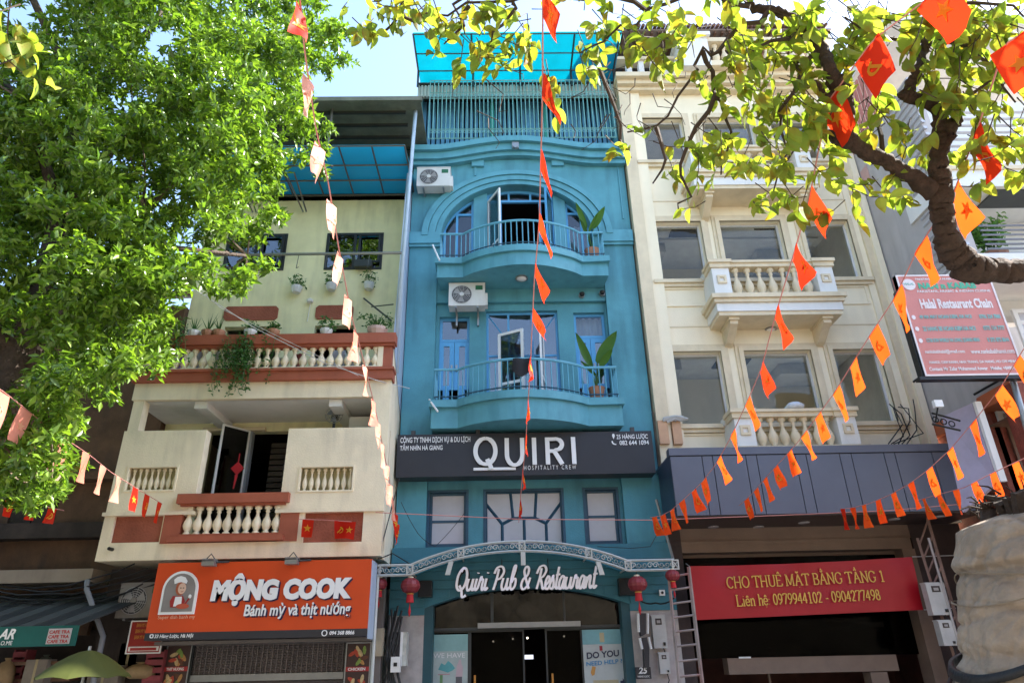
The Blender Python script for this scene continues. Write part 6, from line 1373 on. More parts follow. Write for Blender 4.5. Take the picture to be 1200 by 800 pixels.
def bunting(label, cord, flags, z_a, z_b, size=(.27,.38), clothm=None, seed=1, tilt=.0, first=0, ends=None, twist=0, calm=99):
    """cord: image points the cord passes; z_a, z_b: distance from the eye plane at its two ends; flags: image points of the flag centres"""
    cum = [0]
    for i in range(1, len(cord)): cum.append(cum[-1]+math.dist(cord[i-1], cord[i]))
    def pos(s):
        i = max(k for k in range(len(cum)) if cum[k] <= s+1e-9); i = min(i, len(cum)-2); u = (s-cum[i])/(cum[i+1]-cum[i])
        x = cord[i][0]+(cord[i+1][0]-cord[i][0])*u; y = cord[i][1]+(cord[i+1][1]-cord[i][1])*u
        iz = 1/z_a+(1/z_b-1/z_a)*(s/cum[-1]); return at_depth(x, y, 1/iz)
    n = 60; pts = [pos(cum[-1]*i/n) for i in range(n+1)]
    R = root('bunting_string', label, 'bunting', tuple(pts[n//2]), 'strings of red flags across the street')
    if ends: pts = [Vector(ends[0])] + pts if ends[0] else pts
    part('cord', MB().tube(pts, .006, 4), CORD, R)
    rg = random.Random(seed)
    for k, (fx, fy, *opt) in enumerate(flags):
        # nearest cord place to the top of the flag
        best = min((math.dist((fx, fy), (cord[i][0]+(cord[i+1][0]-cord[i][0])*u, cord[i][1]+(cord[i+1][1]-cord[i][1])*u)), cum[i]+(cum[i+1]-cum[i])*u) for i in range(len(cord)-1) for u in np.linspace(0, 1, 25))
        s = best[1]; c = pos(s); t = (pos(min(cum[-1], s+3))-pos(max(0, s-3))); t = t.normalized()
        if twist: t = (t+Vector((twist*rg.uniform(.6,1.3), 0, 0))).normalized()
        if k == calm: tilt = 0; size = (size[0]*.75, size[1]*.85)
        w, h = size; dn = Vector((rg.uniform(-.07,.07)*(1+2*tilt)+tilt, rg.uniform(-.2,.08), -1)).normalized()
        nrm = t.cross(dn).normalized(); ph = rg.uniform(0, 6); amp = rg.uniform(.01,.035)
        nx, ny = 4, 5; vs = []
        for j in range(ny+1):
            for i in range(nx+1):
                u, v = i/nx-.5, j/ny; vs.append(c+t*(u*w*(1-.08*v))+dn*(v*h)+nrm*(amp*math.sin(ph+u*4+v*3.2)*(.3+v)))
        f = part('flag', MB().add(vs, [(j*(nx+1)+i,j*(nx+1)+i+1,(j+1)*(nx+1)+i+1,(j+1)*(nx+1)+i) for j in range(ny) for i in range(nx)]), clothm[k] if isinstance(clothm, list) else (clothm or FLAG), R, smooth=True)
        # printed emblem on both faces
        kind = (k+first) % 2
        mb = MB(); cc = lambda a, b, off: c+t*(a)+dn*(h*.5+b)+nrm*(amp*math.sin(ph+a/w*4+(.5+b/h)*3.2)*(.3+.5+b/h)+off)
        for off in (.004, -.004):
            if kind == 0:
                P2 = star2d(.07); vs = [cc(a, -b, off) for a, b in P2]+[cc(0, 0, off)]; mb.add(vs, [(i, (i+1) % 10, 10) for i in range(10)])
            else:
                P2 = sickle2d(.06); m = len(P2)//2; vs = [cc(a, -b, off) for a, b in P2]; mb.add(vs, [(i, i+1, 2*m-2-i, 2*m-1-i) for i in range(m-1)])
                vs = [cc(a, -b, off*1.4) for a, b in ((-.055,-.045),(-.04,-.06),(.04,.03),(.025,.045))]+[cc(a, -b, off*1.5) for a, b in ((-.0,.045),(.045,.0),(.06,.015),(.015,.06))]; mb.add(vs, [(0,1,2,3),(4,5,6,7)])
        part('star_emblem' if kind == 0 else 'hammer_and_sickle_emblem', mb, EMB if f.data.materials[0] is not FLAGW else MATS.get('sun_glare_print_cloth') or thin_mat('sun_glare_print_cloth', [(.85,.50,.32),(.85,.5,.34)], .5), f)  # paler print on the pale flags carries the same painted sun glare
    return R
bunting('pale sunlit flags dropping past the yellow shophouse to the truss west end', [(349,-30),(357,60),(370,150),(385,215),(396,285),(412,370),(428,430),(440,480),(452,540),(463,600),(468,625)],
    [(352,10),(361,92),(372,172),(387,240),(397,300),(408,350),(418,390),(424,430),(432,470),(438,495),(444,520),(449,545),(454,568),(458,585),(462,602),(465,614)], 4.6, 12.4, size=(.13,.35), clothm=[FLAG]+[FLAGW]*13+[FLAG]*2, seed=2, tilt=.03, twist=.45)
bunting('red flags dropping down the middle of the teal building to the pub canopy', [(636,-30),(636,100),(632,260),(626,330),(622,420),(616,520),(611,570),(608,612)],
    [(637,0),(636,98),(633,188),(630,258),(627,315),(625,368),(621,420),(618,468),(615,512),(612,552),(609,586)], 4.4, 12.3, size=(.21,.33), seed=7, first=0, tilt=.30, calm=6)
bunting('red flags, sunlit orange lower down, strung from the top branch to the fascia corner', [(1110,-30),(1085,0),(1022,48),(970,120),(948,235),(931,295),(910,365),(892,432),(876,470),(855,515),(838,545),(820,568),(803,583),(788,597),(775,604),(762,606)],
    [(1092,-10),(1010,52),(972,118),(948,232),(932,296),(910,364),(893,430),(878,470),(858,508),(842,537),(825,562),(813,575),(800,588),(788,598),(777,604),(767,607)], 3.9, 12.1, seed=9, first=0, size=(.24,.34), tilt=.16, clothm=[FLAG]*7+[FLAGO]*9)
bunting('sunlit red flag string from the big branch to the grey fascia middle', [(1230,20),(1178,52),(1146,150),(1118,225),(1075,293),(1048,350),(1020,392),(1000,424),(978,460),(956,490),(935,518),(915,540),(897,560),(880,580),(866,592)],
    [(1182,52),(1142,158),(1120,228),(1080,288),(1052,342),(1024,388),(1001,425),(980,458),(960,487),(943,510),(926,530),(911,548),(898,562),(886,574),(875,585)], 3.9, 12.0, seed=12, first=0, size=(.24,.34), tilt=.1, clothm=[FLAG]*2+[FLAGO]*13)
bunting('sunlit red flag string running over the blade panel to the fascia east half', [(1235,395),(1200,408),(1172,455),(1140,495),(1113,527),(1088,550),(1065,567),(1042,580),(1018,590),(998,595),(985,596)],
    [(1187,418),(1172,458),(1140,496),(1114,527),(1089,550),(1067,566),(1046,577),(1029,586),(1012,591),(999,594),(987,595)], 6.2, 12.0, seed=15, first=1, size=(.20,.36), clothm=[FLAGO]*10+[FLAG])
bunting('string of sunlit red flags low along the soffit above the wrapped trunk', [(1240,520),(1200,537),(1165,553),(1130,571),(1100,579),(1075,586)],
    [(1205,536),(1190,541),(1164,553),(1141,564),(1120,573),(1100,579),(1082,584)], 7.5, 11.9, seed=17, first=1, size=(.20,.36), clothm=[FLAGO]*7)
bunting('pale sunlit flags strung past the old house to the yellow balcony', [(-60,428),(0,456),(25,475),(50,495),(78,515),(105,533),(130,553),(160,572),(190,590)],
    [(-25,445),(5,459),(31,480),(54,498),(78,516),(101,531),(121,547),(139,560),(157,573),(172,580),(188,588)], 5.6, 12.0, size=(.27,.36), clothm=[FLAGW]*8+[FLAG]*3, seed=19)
bunting('short low string of three small red flags in front of the old house', [(-30,575),(0,583),(40,590),(75,598)], [(14,583),(39,590),(62,596)], 10.5, 12.0, size=(.19,.27), seed=21, first=1)
bunting('string of three small red flags hung across the terracotta plaque of the yellow shophouse', [(350,608),(380,609),(412,611)], [(361,608),(399,609),(411,610)], 11.95, 11.95, size=(.2,.3), seed=25)
# ------------------------------------------------------------------ wires
def wire(label, pts, m, r=.008, sag=.0, cat='cable'):
    ps = [P(*p) for p in pts]; out = []
    for i in range(len(ps)-1):
        for u in (0, .25, .5, .75): q = ps[i]+(ps[i+1]-ps[i])*u; q = q+Vector((0,0,-4*sag*u*(1-u))); out.append(q)
    out.append(ps[-1]); return thing('overhead_cable', MB().tube(out, r, 4), m, label, cat, 'cables strung along the street')
wire('thin pale cable crossing in front of the yellow shophouse from the tree crown', [(40,150,8),(120,232,9),(230,340,11),(300,385,11.9),(380,425,11.9),(440,445,12),(480,455,13)], WCABLE, .009)
wire('thin pale cable just above another, crossing the tree crown', [(62,178,8.2),(180,290,10),(260,362,11.7),(420,440,11.95)], WCABLE, .006)
wire('long pink cord sagging along the grey fascia bottom', [(440,600,12.2),(610,608,12.3),(764,609,12.25),(900,604,12.2),(1040,598,12.2),(1130,590,12.1)], CORD, .007)
wire('black cable from the yellow balcony corner to the truss canopy', [(468,560,12.5),(455,610,12.5),(443,655,12.5),(460,648,12.5),(480,660,12.6)], CABLE, .01)
wire('black cables looping from the canopy up to the teal wall', [(470,588,13.3),(490,625,13.2),(510,640,13),(545,600,13.4)], CABLE, .006, .03)
wire('black cable over the east end of the truss', [(700,640,13),(740,642,12.8),(762,640,12.8),(772,622,12.9),(800,600,12.8)], CABLE, .006)
wire('black cable hanging from the east ladder top to the small lantern', [(746,700,13),(768,706,12.8),(790,700,12.5)], CABLE, .012, .05)
wire('steel prop rod leaning at the end of the black main sign', [(769,585,12.9),(789,655,12.9)], GREYM, .025, cat='rod')
rgc = random.Random(31)
for k in range(7):
    x0 = LX0-2.5; x1 = LX0+.6+rgc.uniform(0,.5); z = 3.15-k*.07
    pts = [Vector((x0+(x1-x0)*u, 12.55+.08*math.sin(u*5+k), z+.35*(2*u-1)**2-.2+rgc.uniform(-.02,.02))) for u in np.linspace(0, 1, 12)]
    thing('overhead_cable', MB().tube(pts, .014, 4), CABLE, ('topmost','second','third','fourth','fifth','sixth','lowest')[k]+' black cable sagging between the old house ledge and the orange sign', 'cable', 'cables strung along the street')
mb = MB(); rg = random.Random(8)
for i in range(6):
    a = P(1040+rg.uniform(0,30), 470+rg.uniform(-5,8), YF-.25); b = P(1060+rg.uniform(-5,25), 500+rg.uniform(-10,20), YF-.3); c = P(1065+rg.uniform(-25,25), 520, YF-.3)
    mb.tube([a, (a+b)/2+Vector((rg.uniform(-.1,.1),-.05,.1)), b, c], .012, 4)
thing('cable_tangle', mb, CABLE, 'tangle of black cables on the cream pilaster above the fascia end', 'cable')
mb = MB()
for i in range(7):
    a = P(462+rg.uniform(-8,10), 715+rg.uniform(-10,10), 13.0); b = P(458+rg.uniform(-8,22), 760+rg.uniform(-10,10), 12.95); c = P(455+rg.uniform(-10,18), 805, 12.95); mb.tube([a, b, c], .02, 5)
thing('cable_tangle', mb, CABLE, 'tangle of black cables and pipes beside the light box at the pub pier', 'cable')
B2 = root('junction_box', 'beige junction box hanging beside the menu board near the pub', 'box', tuple(P(443,752,12.9))); q = P(443,752,12.9)
part('casing', MB().box(q.x-.09,q.x+.09,12.85,13.0,q.z-.22,q.z+.22), M('beige_plastic', (.42,.36,.26), .5), B2); part('lid', MB().box(q.x-.07,q.x+.07,12.84,12.848,q.z-.19,q.z+.1), MATS['beige_plastic'], B2)
B2 = root('utility_box', 'small white utility box with cable below the dark cables of the pub pier', 'box', tuple(P(468,775,12.9))); q = P(464,778,12.92)
part('casing', MB().box(q.x-.08,q.x+.08,12.85,12.98,q.z-.12,q.z+.12), OFFWH, B2); part('socket', MB().box(q.x-.03,q.x+.03,12.84,12.848,q.z-.03,q.z+.03), BLACK, B2)
# ------------------------------------------------------------------ plants
LEAFG = thin_mat('plant_leaf', [(.05,.13,.03),(.08,.20,.04),(.04,.10,.03)], .35, spec=.4)
PADL = thin_mat('paddle_leaf', [(.10,.24,.03),(.06,.16,.03)], .45, spec=.4)
def paddle(mb, base, tip, w, bend):
    base, tip = Vector(base), Vector(tip); d = tip-base; side = d.cross(Vector((0,1,.2))).normalized(); n = 8; vs = []
    for i in range(n+1):
        u = i/n; c = base+d*u+Vector(bend)*math.sin(u*math.pi/2)**2*.5; ww = w*math.sin(math.pi*min(1, u*.92+.08))**.7*(1-.3*u)
        vs += [c-side*ww+Vector((0,-.03,0)), c+Vector((0,.02,0)), c+side*ww+Vector((0,-.03,0))]
    mb.add(vs, [(3*i+j, 3*i+j+1, 3*i+4+j, 3*i+3+j) for i in range(n) for j in (0, 1)])
def paddle_plant(px, py, Y, zf, label, leaves):
    q = P(px, py, Y); R = root('paddle_leaf_plant', label, 'plant', (q.x, Y, zf), 'paddle leaf plants on the teal balconies')
    part('pot', MB().lathe([(.12,0),(.17,.25),(.18,.27)], q.x, Y, 12, zf), POTT, R)
    for (bx_, by_, tx_, ty_, w) in leaves:
        b = P(bx_, by_, Y); t = P(tx_, ty_, Y-.1)
        part('leaf', (lambda m: (paddle(m, b, t, w, (0,-.15,0)), m)[1])(MB()), PADL, R, smooth=True); part('stem', MB().tube([(q.x, Y, zf+.25), b], .014, 5), LEAFG, R)
paddle_plant(697, 430, 13.25, 6.46, 'paddle leaf plant with broad upright leaves on the lower teal balcony', [(693,430,674,392,.10),(700,425,722,390,.15),(703,430,717,411,.09),(698,440,680,425,.05)])
paddle_plant(692, 275, 13.25, 9.84, 'paddle leaf plant with narrow upright leaves on the upper teal balcony', [(687,268,674,240,.08),(695,268,708,245,.10),(690,272,700,252,.05),(688,275,679,260,.05)])
def leafy(mb, c, r, n, size, rg, squash=.8, droop=0):
    for i in range(n):
        d = Vector((rg.gauss(0,1), rg.gauss(0,1), rg.gauss(0,1)*squash)).normalized()*r*rg.random()**.4; p = Vector(c)+d+Vector((0,0,-droop*rg.random()))
        a = Vector((rg.gauss(0,1), rg.gauss(0,1), rg.gauss(0,.6)-.2)).normalized(); b = a.cross(Vector((rg.gauss(0,1),rg.gauss(0,1),rg.gauss(0,1)))).normalized()
        s = size*rg.uniform(.6,1.3); mb.add([p, p+a*s*.5+b*s*.22, p+a*s, p+a*s*.5-b*s*.22], [(0,1,2,3)])
def pot_plant(px, py, Y, label, r=.15, pot=POTW, pr=.11, ph=.16, n=70, size=.09, name='potted_plant', hang=False, kind=0, zbase=None, grp='potted plants of the yellow shophouse'):
    q = P(px, py, Y); z = q.z if zbase is None else zbase; R = root(name, label, 'plant', (q.x, Y, z), grp)
    part('pot', MB().lathe([(pr*.7,0),(pr,ph*.6),(pr*1.05,ph)], q.x, Y, 12, z), pot, R, smooth=False); mb = MB(); rg = random.Random(px)
    if kind == 0: leafy(mb, (q.x, Y, z+ph+r*.7), r, n, size, rg)
    elif kind == 1:
        for k in range(9): a = rg.uniform(-1,1); mb.add([(q.x-.015,Y,z+ph),(q.x+.015,Y,z+ph),(q.x+a*r,Y+rg.uniform(-.1,.1),z+ph+r*rg.uniform(1.4,2.6))], [(0,1,2)])
    elif kind == 2:
        for k in range(16):
            a = rg.uniform(-1,1); b = rg.uniform(.2,1); pts = [(q.x,Y,z+ph),(q.x+a*r*.6,Y-.05,z+ph+b*r),(q.x+a*r*1.3,Y-.1,z+ph+b*r*.9-.05)]; mb.tube(pts, .008, 3)
            for t_ in range(4): leafy(mb, pts[2], .08, 3, size, rg)
    part('foliage', mb, LEAFG, R)
    if hang: part('hook', MB().tube([(q.x-pr,Y,z+ph),(q.x,Y+.05,z+ph+.3),(q.x+pr,Y,z+ph)], .006, 3), DKMET, R)
zt_ = zr1
for i, (px, kind, pot, lab, r) in enumerate(((227,1,POTW,'white pot of spiky leaves at the west part of the upper terracotta rail',.16),(243,1,POTT,'dark pot of upright spiky leaves on the upper terracotta rail',.18),(256,1,POTT,'pot of tall narrow spiky leaves on the upper terracotta rail beside the dark doorway',.14),(293,0,POTW,'white pot with small bushy plant on the upper terracotta rail',.16),(320,0,POTT,'low round succulent in a dark pot at the middle of the upper terracotta rail',.13),(382,0,POTW,'white pot with dense bushy plant beside the wall of the second doorway',.19),(442,2,M('pale_pink_pot',(.5,.36,.32),.6),'pink trough with airy straggling plant at the east end of the upper rail',.34))):
    q = P(px, 392, YL+.0); pot_plant(px, 392, YL, lab, r=r, pot=pot, pr=.12 if i != 6 else .2, ph=.14, kind=kind, zbase=zt_+.001, n=90, size=.09 if i != 6 else .07)
for i, (px, py, lab) in enumerate(((347,343,'white wall pot with trailing plant hanging alone between the two windows'),(388,340,'white wall pot with spiky trailing plant under the dark window'),(432,339,'white wall pot with round trailing plant near the pale pipe'))):
    pot_plant(px, py, YW-.15, lab, r=.2, pr=.12, ph=.16, n=100, size=.08, hang=True, name='hanging_plant', grp='hanging wall pots of the yellow shophouse')
q = P(363,352,YW-.1); thing('wall_lamp', MB().lathe([(.001,-.06),(.07,-.03),(.08,.02),(.03,.06)], q.x, YW-.08, 10, q.z).tube([(q.x,YW-.03,q.z-.05),(q.x-.02,YW-.04,q.z-.5)], .01, 3), OFFWH, 'small white wall lamp with hanging cord between the red plaques', 'lamp')
# trailing vine over the balustrade
V = root('trailing_vine', 'leafy vine trailing over the upper balustrade and terracotta band', 'plant', tuple(P(285,410,YL-.2))); mb = MB(); st = MB(); rg = random.Random(77)
for k in range(34):
    x = P(rg.gauss(284,16), 400, YL-.2).x; z = zr1+rg.uniform(-.5,.05); y = YL-.16; pts = [(x,y,z)]; L_ = rg.uniform(.3,1.0)
    for s in range(6): x += rg.uniform(-.07,.07); z -= L_/6; y += rg.uniform(-.03,.02); y = min(y, YL-.16); pts.append((x,y,z))
    st.tube(pts, .005, 3)
    for p in pts: leafy(mb, p, .06, 5, .075, rg)
part('stems', st, LEAFG, V, kind='stuff'); part('foliage', mb, LEAFG, V)
V = root('climbing_plant', 'thin green creeper hanging from the tree edge over the upper balustrade corner', 'plant', tuple(P(210,400,YL-.2))); mb = MB(); st = MB()
for k in range(16):
    x = P(rg.gauss(203,9), 400, YL-.2).x; z = zr1+rg.uniform(0,.4); pts = [(x,YL-.17,z)]; L_ = rg.uniform(.3,.9)
    for s in range(5): x += rg.uniform(-.05,.05); z -= L_/5; pts.append((x,YL-.17,z))
    st.tube(pts, .005, 3)
    for p in pts: leafy(mb, p, .06, 5, .07, rg)
part('stems', st, LEAFG, V, kind='stuff'); part('foliage', mb, LEAFG, V)
# palm-like plant in front of the light box
q = P(478, 800, 12.8); R = root('potted_palm', 'dark spiky potted palm in front of the pub pier', 'plant', (q.x, 12.8, .13)); part('pot', MB().lathe([(.18,0),(.24,.4)], q.x, 12.8, 12, .13), POTT, R); 
for k in range(16):
    a = rg.uniform(0, 6.28); e = rg.uniform(.3,1.2); L_ = .75; pts = [Vector((q.x+math.cos(a)*math.cos(e)*L_*u, 12.8+math.sin(a)*math.cos(e)*L_*u*.5, .6+math.sin(e)*L_*u*1.3-.3*u*u)) for u in (0,.35,.7,1)]
    mb = MB(); 
    for i in range(3): mb.quad(pts[i]+Vector((-.02,0,0)), pts[i]+Vector((.02,0,0)), pts[i+1]+Vector((.02*(2-i)/2,0,0)), pts[i+1]-Vector((.02*(2-i)/2,0,0)))
    part('leaf', mb, LEAFG, R)
part('stem', MB().tube([(q.x,12.8,.5),(q.x,12.8,.75)], .03, 6), BROWN, R)
# shrub on the east building balcony
q = P(1160,285,YRB+.5); R = root('balcony_bamboo', 'airy green bamboo behind the bars of the east building balcony', 'plant', (q.x,YRB+.5,rz(300))); part('pot', MB().lathe([(.2,0),(.25,.35)], q.x, YRB+.5, 10, rz(300)), POTT, R); mb = MB(); st = MB()
for k in range(16):
    p0 = Vector((q.x+rg.uniform(-.15,.15), YRB+.5, rz(300)+.3)); p1 = p0+Vector((rg.uniform(-.5,.5), rg.uniform(-.1,.2), rg.uniform(.5,1.1))); st.tube([p0,p1], .01, 3)
    for u in (.5,.7,.85,1): leafy(mb, p0+(p1-p0)*u, .14, 12, .13, rg)
part('stems', st, LEAFG, R, kind='stuff'); part('foliage', mb, thin_mat('bamboo_leaf', [(.10,.24,.04),(.16,.32,.06)], .5), R)
# black towel on the lower teal balcony
T0, T1 = P(601,421,12.52), P(621,418,12.5); vs = []
for j in range(7):
    for i in range(7):
        u, v = i/6, j/6; vs.append((T0.x+(T1.x-T0.x)*u+.05*v*(u-.5), 12.47-.03*math.sin(u*7)+(.0 if v > 0 else .04), T0.z+.02-(.34+.22*u)*v*(.8+.2*math.sin(u*5))))
thing('black_garment', MB().add(vs, [(7*j+i,7*j+i+1,7*j+i+8,7*j+i+7) for j in range(6) for i in range(6)]), M('black_cloth', (.015,.015,.017), .9), 'black garment draped over the lower teal balcony rail', 'garment', smooth=True)
for i, (a, b, c, d) in enumerate(((503,468,513,482),(507,287,515,305))): thing('drain_spout', MB().tube([P(a,b,13.05), P(c,d,12.8)], .02, 6), WHITE, ('thin white drain spout at the corner of the lower teal balcony','thin white drain spout at the corner of the upper teal balcony')[i], 'pipe')
# ================================================================== TREES
from mathutils import noise as mnoise
rs = np.random.RandomState(42)
def leaf_cloud(name, parent, m, centres, normals_up, size, n_per, spread, verts_shape='lance', kind='stuff', seed=0, droop=.2):
    """rosettes of real leaves: every twig end carries n_per leaves fanning outward"""
    r = np.random.RandomState(seed); C = np.asarray(centres); K = len(C); N = K*n_per
    tdir = r.normal(size=(K, 3)); tdir[:, 2] -= droop; tdir /= np.linalg.norm(tdir, axis=1)[:, None]
    tdir = np.repeat(tdir, n_per, 0); base = np.repeat(C, n_per, 0)+r.normal(size=(N, 3))*spread
    d = tdir*r.uniform(.2, 1.0, (N, 1))+r.normal(size=(N, 3))*.75; d /= np.linalg.norm(d, axis=1)[:, None]
    up = np.tile([0, 0, 1.0], (N, 1))+r.normal(size=(N, 3))*.6
    s = np.cross(d, up); s /= np.linalg.norm(s, axis=1)[:, None]; nn = np.cross(s, d)
    L = (size*r.uniform(.6, 1.25, N))[:, None]; Wd = L*(.20 if verts_shape == 'lance' else .33)
    fold = nn*L*.06
    v0 = base; v1 = base+d*L*.45+s*Wd+fold; v2 = base+d*L-nn*L*.12; v3 = base+d*L*.45-s*Wd+fold
    V = np.stack([v0, v1, v2, v3], 1).reshape(-1, 3)
    me = bpy.data.meshes.new(name); c = V.mean(0); V = V-c
    me.vertices.add(4*N); me.vertices.foreach_set('co', V.astype(np.float32).ravel())
    F = np.stack([np.arange(N)*4+k for k in (0, 1, 2, 0, 2, 3)], 1).ravel().astype(np.int32)
    me.loops.add(6*N); me.loops.foreach_set('vertex_index', F); me.polygons.add(2*N)
    me.polygons.foreach_set('loop_start', np.arange(0, 6*N, 3, dtype=np.int32)); me.update(calc_edges=True); me.materials.append(m)
    o = bpy.data.objects.new(name, me); link(o, parent, c)
    if kind: o['kind'] = kind
    return o
def in_poly(x, y, poly):
    c = False; j = len(poly)-1
    for i in range(len(poly)):
        if ((poly[i][1] > y) != (poly[j][1] > y)) and (x < (poly[j][0]-poly[i][0])*(y-poly[i][1])/(poly[j][1]-poly[i][1])+poly[i][0]): c = not c
        j = i
    return c
LEAF1 = thin_mat('big_tree_leaf', [(.08,.165,.022),(.17,.29,.032),(.04,.085,.016),(.25,.38,.045),(.06,.12,.02)], .34, rough=.33, spec=.5, tcol=(1.6,1.7,.7))
crown = [(-420,-420),(330,-420),(372,-60),(385,10),(408,38),(414,72),(398,92),(375,92),(368,118),(392,118),(404,134),(385,150),(370,160),(392,180),(384,212),(352,200),(330,205),(345,238),(318,262),(300,268),(312,300),(302,340),(280,372),(262,350),(240,338),(222,355),(226,384),(206,396),(212,430),(180,448),(150,440),(122,470),(100,482),(84,500),(96,540),(80,575),(78,600),(50,618),(14,608),(-10,560),(-420,620)]
holes_ = [(52,12,26,34),(66,44,18,16),(205,228,16,16),(233,262,12,18),(272,300,22,20),(250,300,16,22),(345,170,12,12),(160,250,10,12),(352,100,10,14)]
T1 = root('street_tree', 'big leafy green street tree filling the west side over the old house', 'tree', (-6.4, 7.6, .13))
def crown_y(px, py):    # the crown is a rounded mass: middle of it nearest, edges deeper
    u = min(1, max(0, (px+420)/830)); return 8.6
cl = []
tries = 0
while len(cl) < 2400 and tries < 90000:
    tries += 1
    px, py = rs.uniform(-420, 415), rs.uniform(-420, 615)
    if not in_poly(px, py, crown): continue
    if any(((px-a)/c)**2+((py-b)/d)**2 < 1 for a, b, c, d in holes_): continue
    Y = rs.uniform(6.6, 10.6) if px < 300 else rs.uniform(7.6, 10.4)
    # keep clumps apart so gaps stay open
    p = P(px, py, Y)
    if p.z < 2.6: continue
    if mnoise.noise(p*.95+Vector((3,1,7))) < -.22: continue
    if any((p-q[0]).length < .225 for q in cl): continue
    # clumps close to the outline stay small so that it keeps its shape
    e = sum(in_poly(px+dx, py+dy, crown) for dx, dy in ((26,0),(-26,0),(0,26),(0,-26),(18,18),(-18,-18),(18,-18),(-18,18)))
    if e < 6 and rs.rand() < .35: continue
    cl.append((p, .16 if e < 8 else .29))
ce = []
for p, r in cl:
    n = int(21*(r/.30)**1.6)+4
    d = rs.normal(size=(n, 3)); d /= np.linalg.norm(d, axis=1)[:, None]; d *= r*rs.uniform(.35, 1.0, (n, 1))*np.array([1.1, 1.0, .75]); ce += list(np.array(p)+d)
leaf_cloud('crown', T1, LEAF1, ce, None, .128, 8, .03, seed=3)
tr = [P(10,620,7.6)]; tr = [Vector((tr[0].x-.9, 7.6, .13)), Vector((P(-62,640,7.6).x, 7.6, P(0,640,7.6).z)), P(-22,520,7.6), P(14,430,7.7), P(48,350,7.9), P(72,240,8.2), P(95,120,8.5), P(110,-60,8.8)]
part('trunk', MB().tube(tr, [.32,.27,.24,.21,.15,.11,.08,.05], 12), BARKL, T1, smooth=True)
for pts, r in (([(30,430,7.7),(90,330,8.2),(170,250,8.8),(240,170,9.2)], .11), ([(48,350,7.9),(130,300,8.4),(200,290,9),(290,300,9.6)], .09), ([(72,240,8.2),(110,205,8.3),(117,195,8.3),(150,150,8.8),(260,60,9.4),(380,30,9.8)], .09), ([(72,240,8.2),(60,215,7.6),(30,120,7.4),(-60,40,7.4)], .1),
    ([(30,430,7.7),(-60,330,7.4),(-200,220,7.3)], .13), ([(95,120,8.5),(180,30,9),(250,-100,9.4)], .08), ([(95,120,8.5),(20,-40,8),(-60,-200,8)], .08), ([(130,300,8.4),(210,200,9.4),(330,180,9.9),(390,195,10)], .05), ([(20,500,7.6),(50,530,7.6),(60,570,7.6)], .035)):
    ps = [P(*q) for q in pts]; n = len(ps); part('limb', MB().tube(ps, [r*(1-.7*i/(n-1)) for i in range(n)], 7), BARKL, T1, smooth=True)
mb = MB()
for k in range(0, len(cl), 2):
    p = cl[k][0]; b = min((Vector(q) for q in [P(90,330,8.2),P(170,250,8.8),P(240,170,9.2),P(130,300,8.4),P(290,300,9.6),P(150,150,8.8),P(260,60,9.4),P(30,120,7.4),P(-60,330,7.4),P(-200,220,7.3),P(180,30,9),P(20,-40,8),P(150,400,9.2),P(60,570,7.6)]), key=lambda q: (q-p).length)
    if (b-p).length < 1.25: mb.tube([b, b+(p-b)*.5+Vector(rs.normal(size=3)*.12), p], [.022,.014,.006], 3)
part('twigs', mb, M('twig_bark', (.17,.12,.085), .8), T1, kind='stuff')
# ---- near tree arching in from the east
T2 = root('arching_tree', 'near tree with brown twisting limbs and large yellow green leaves arching in from the east', 'tree', (5.6, 4.2, .13))
B2P = lambda l: [at_depth(*q) for q in l]
def limb(pts, radii, name='limb', n=12):
    ps = B2P(pts); q = []; rr = []
    for i in range(len(ps)-1):
        p0, p1, p2, p3 = ps[max(i-1,0)], ps[i], ps[i+1], ps[min(i+2,len(ps)-1)]
        for t in (0, .125, .25, .375, .5, .625, .75, .875):
            v = .5*((2*p1)+(p2-p0)*t+(2*p0-5*p1+4*p2-p3)*t*t+(3*p1-p0-3*p2+p3)*t**3); q.append(v+Vector(rs.normal(size=3)*.006)); rr.append((radii[i]+(radii[i+1]-radii[i])*t)*(1+rs.normal()*.05))
    q.append(ps[-1]); rr.append(radii[-1]); rr = [x*.86 for x in rr]; o = part(name, MB().tube(q, rr, 18), BARK, T2, smooth=True)
    from mathutils import noise
    for vv in o.data.vertices:
        w = vv.co+o.location; vv.co += vv.normal*(noise.noise(w*7)*.010+noise.noise(w*24)*.005)
    return o
D = 4.9
r0 = lambda px: px*D/800
t0 = at_depth(1420, 250, D)
part('trunk', MB().tube([Vector((5.9,4.1,.13)), Vector((5.7,4.1,1.8)), Vector((5.2,4.0,3.4)), at_depth(1330,310,D), at_depth(1260,318,D)], [.24,.2,.18,.16,.14], 14), BARK, T2, smooth=True)
limb([(1262,318,D),(1200,317,D),(1165,318,D),(1135,312,D),(1116,294,D),(1108,268,D),(1104,240,D),(1102,215,D),(1101,190,D),(1104,160,D+.05)], [r0(19),r0(16),r0(17),r0(21),r0(18),r0(14),r0(15),r0(14.5),r0(12),r0(11)])
limb([(1104,235,D),(1070,208,D),(1035,188,D),(1005,172,D-.05),(985,160,D-.1),(975,158,D-.1)], [r0(13),r0(11),r0(10),r0(10),r0(11),r0(7)])
limb([(990,160,D-.1),(992,140,D-.1),(994,118,D-.1),(986,102,D-.1),(976,92,D-.1)], [r0(11),r0(9),r0(9.5),r0(11),r0(12)])
limb([(978,98,D-.1),(972,80,D-.1),(962,55,D),(950,38,D),(930,22,D+.1),(905,13,D+.1),(880,8,D+.2),(850,-25,D+.2)], [r0(10),r0(8),r0(7.5),r0(7),r0(6.5),r0(6),r0(5),r0(4)])
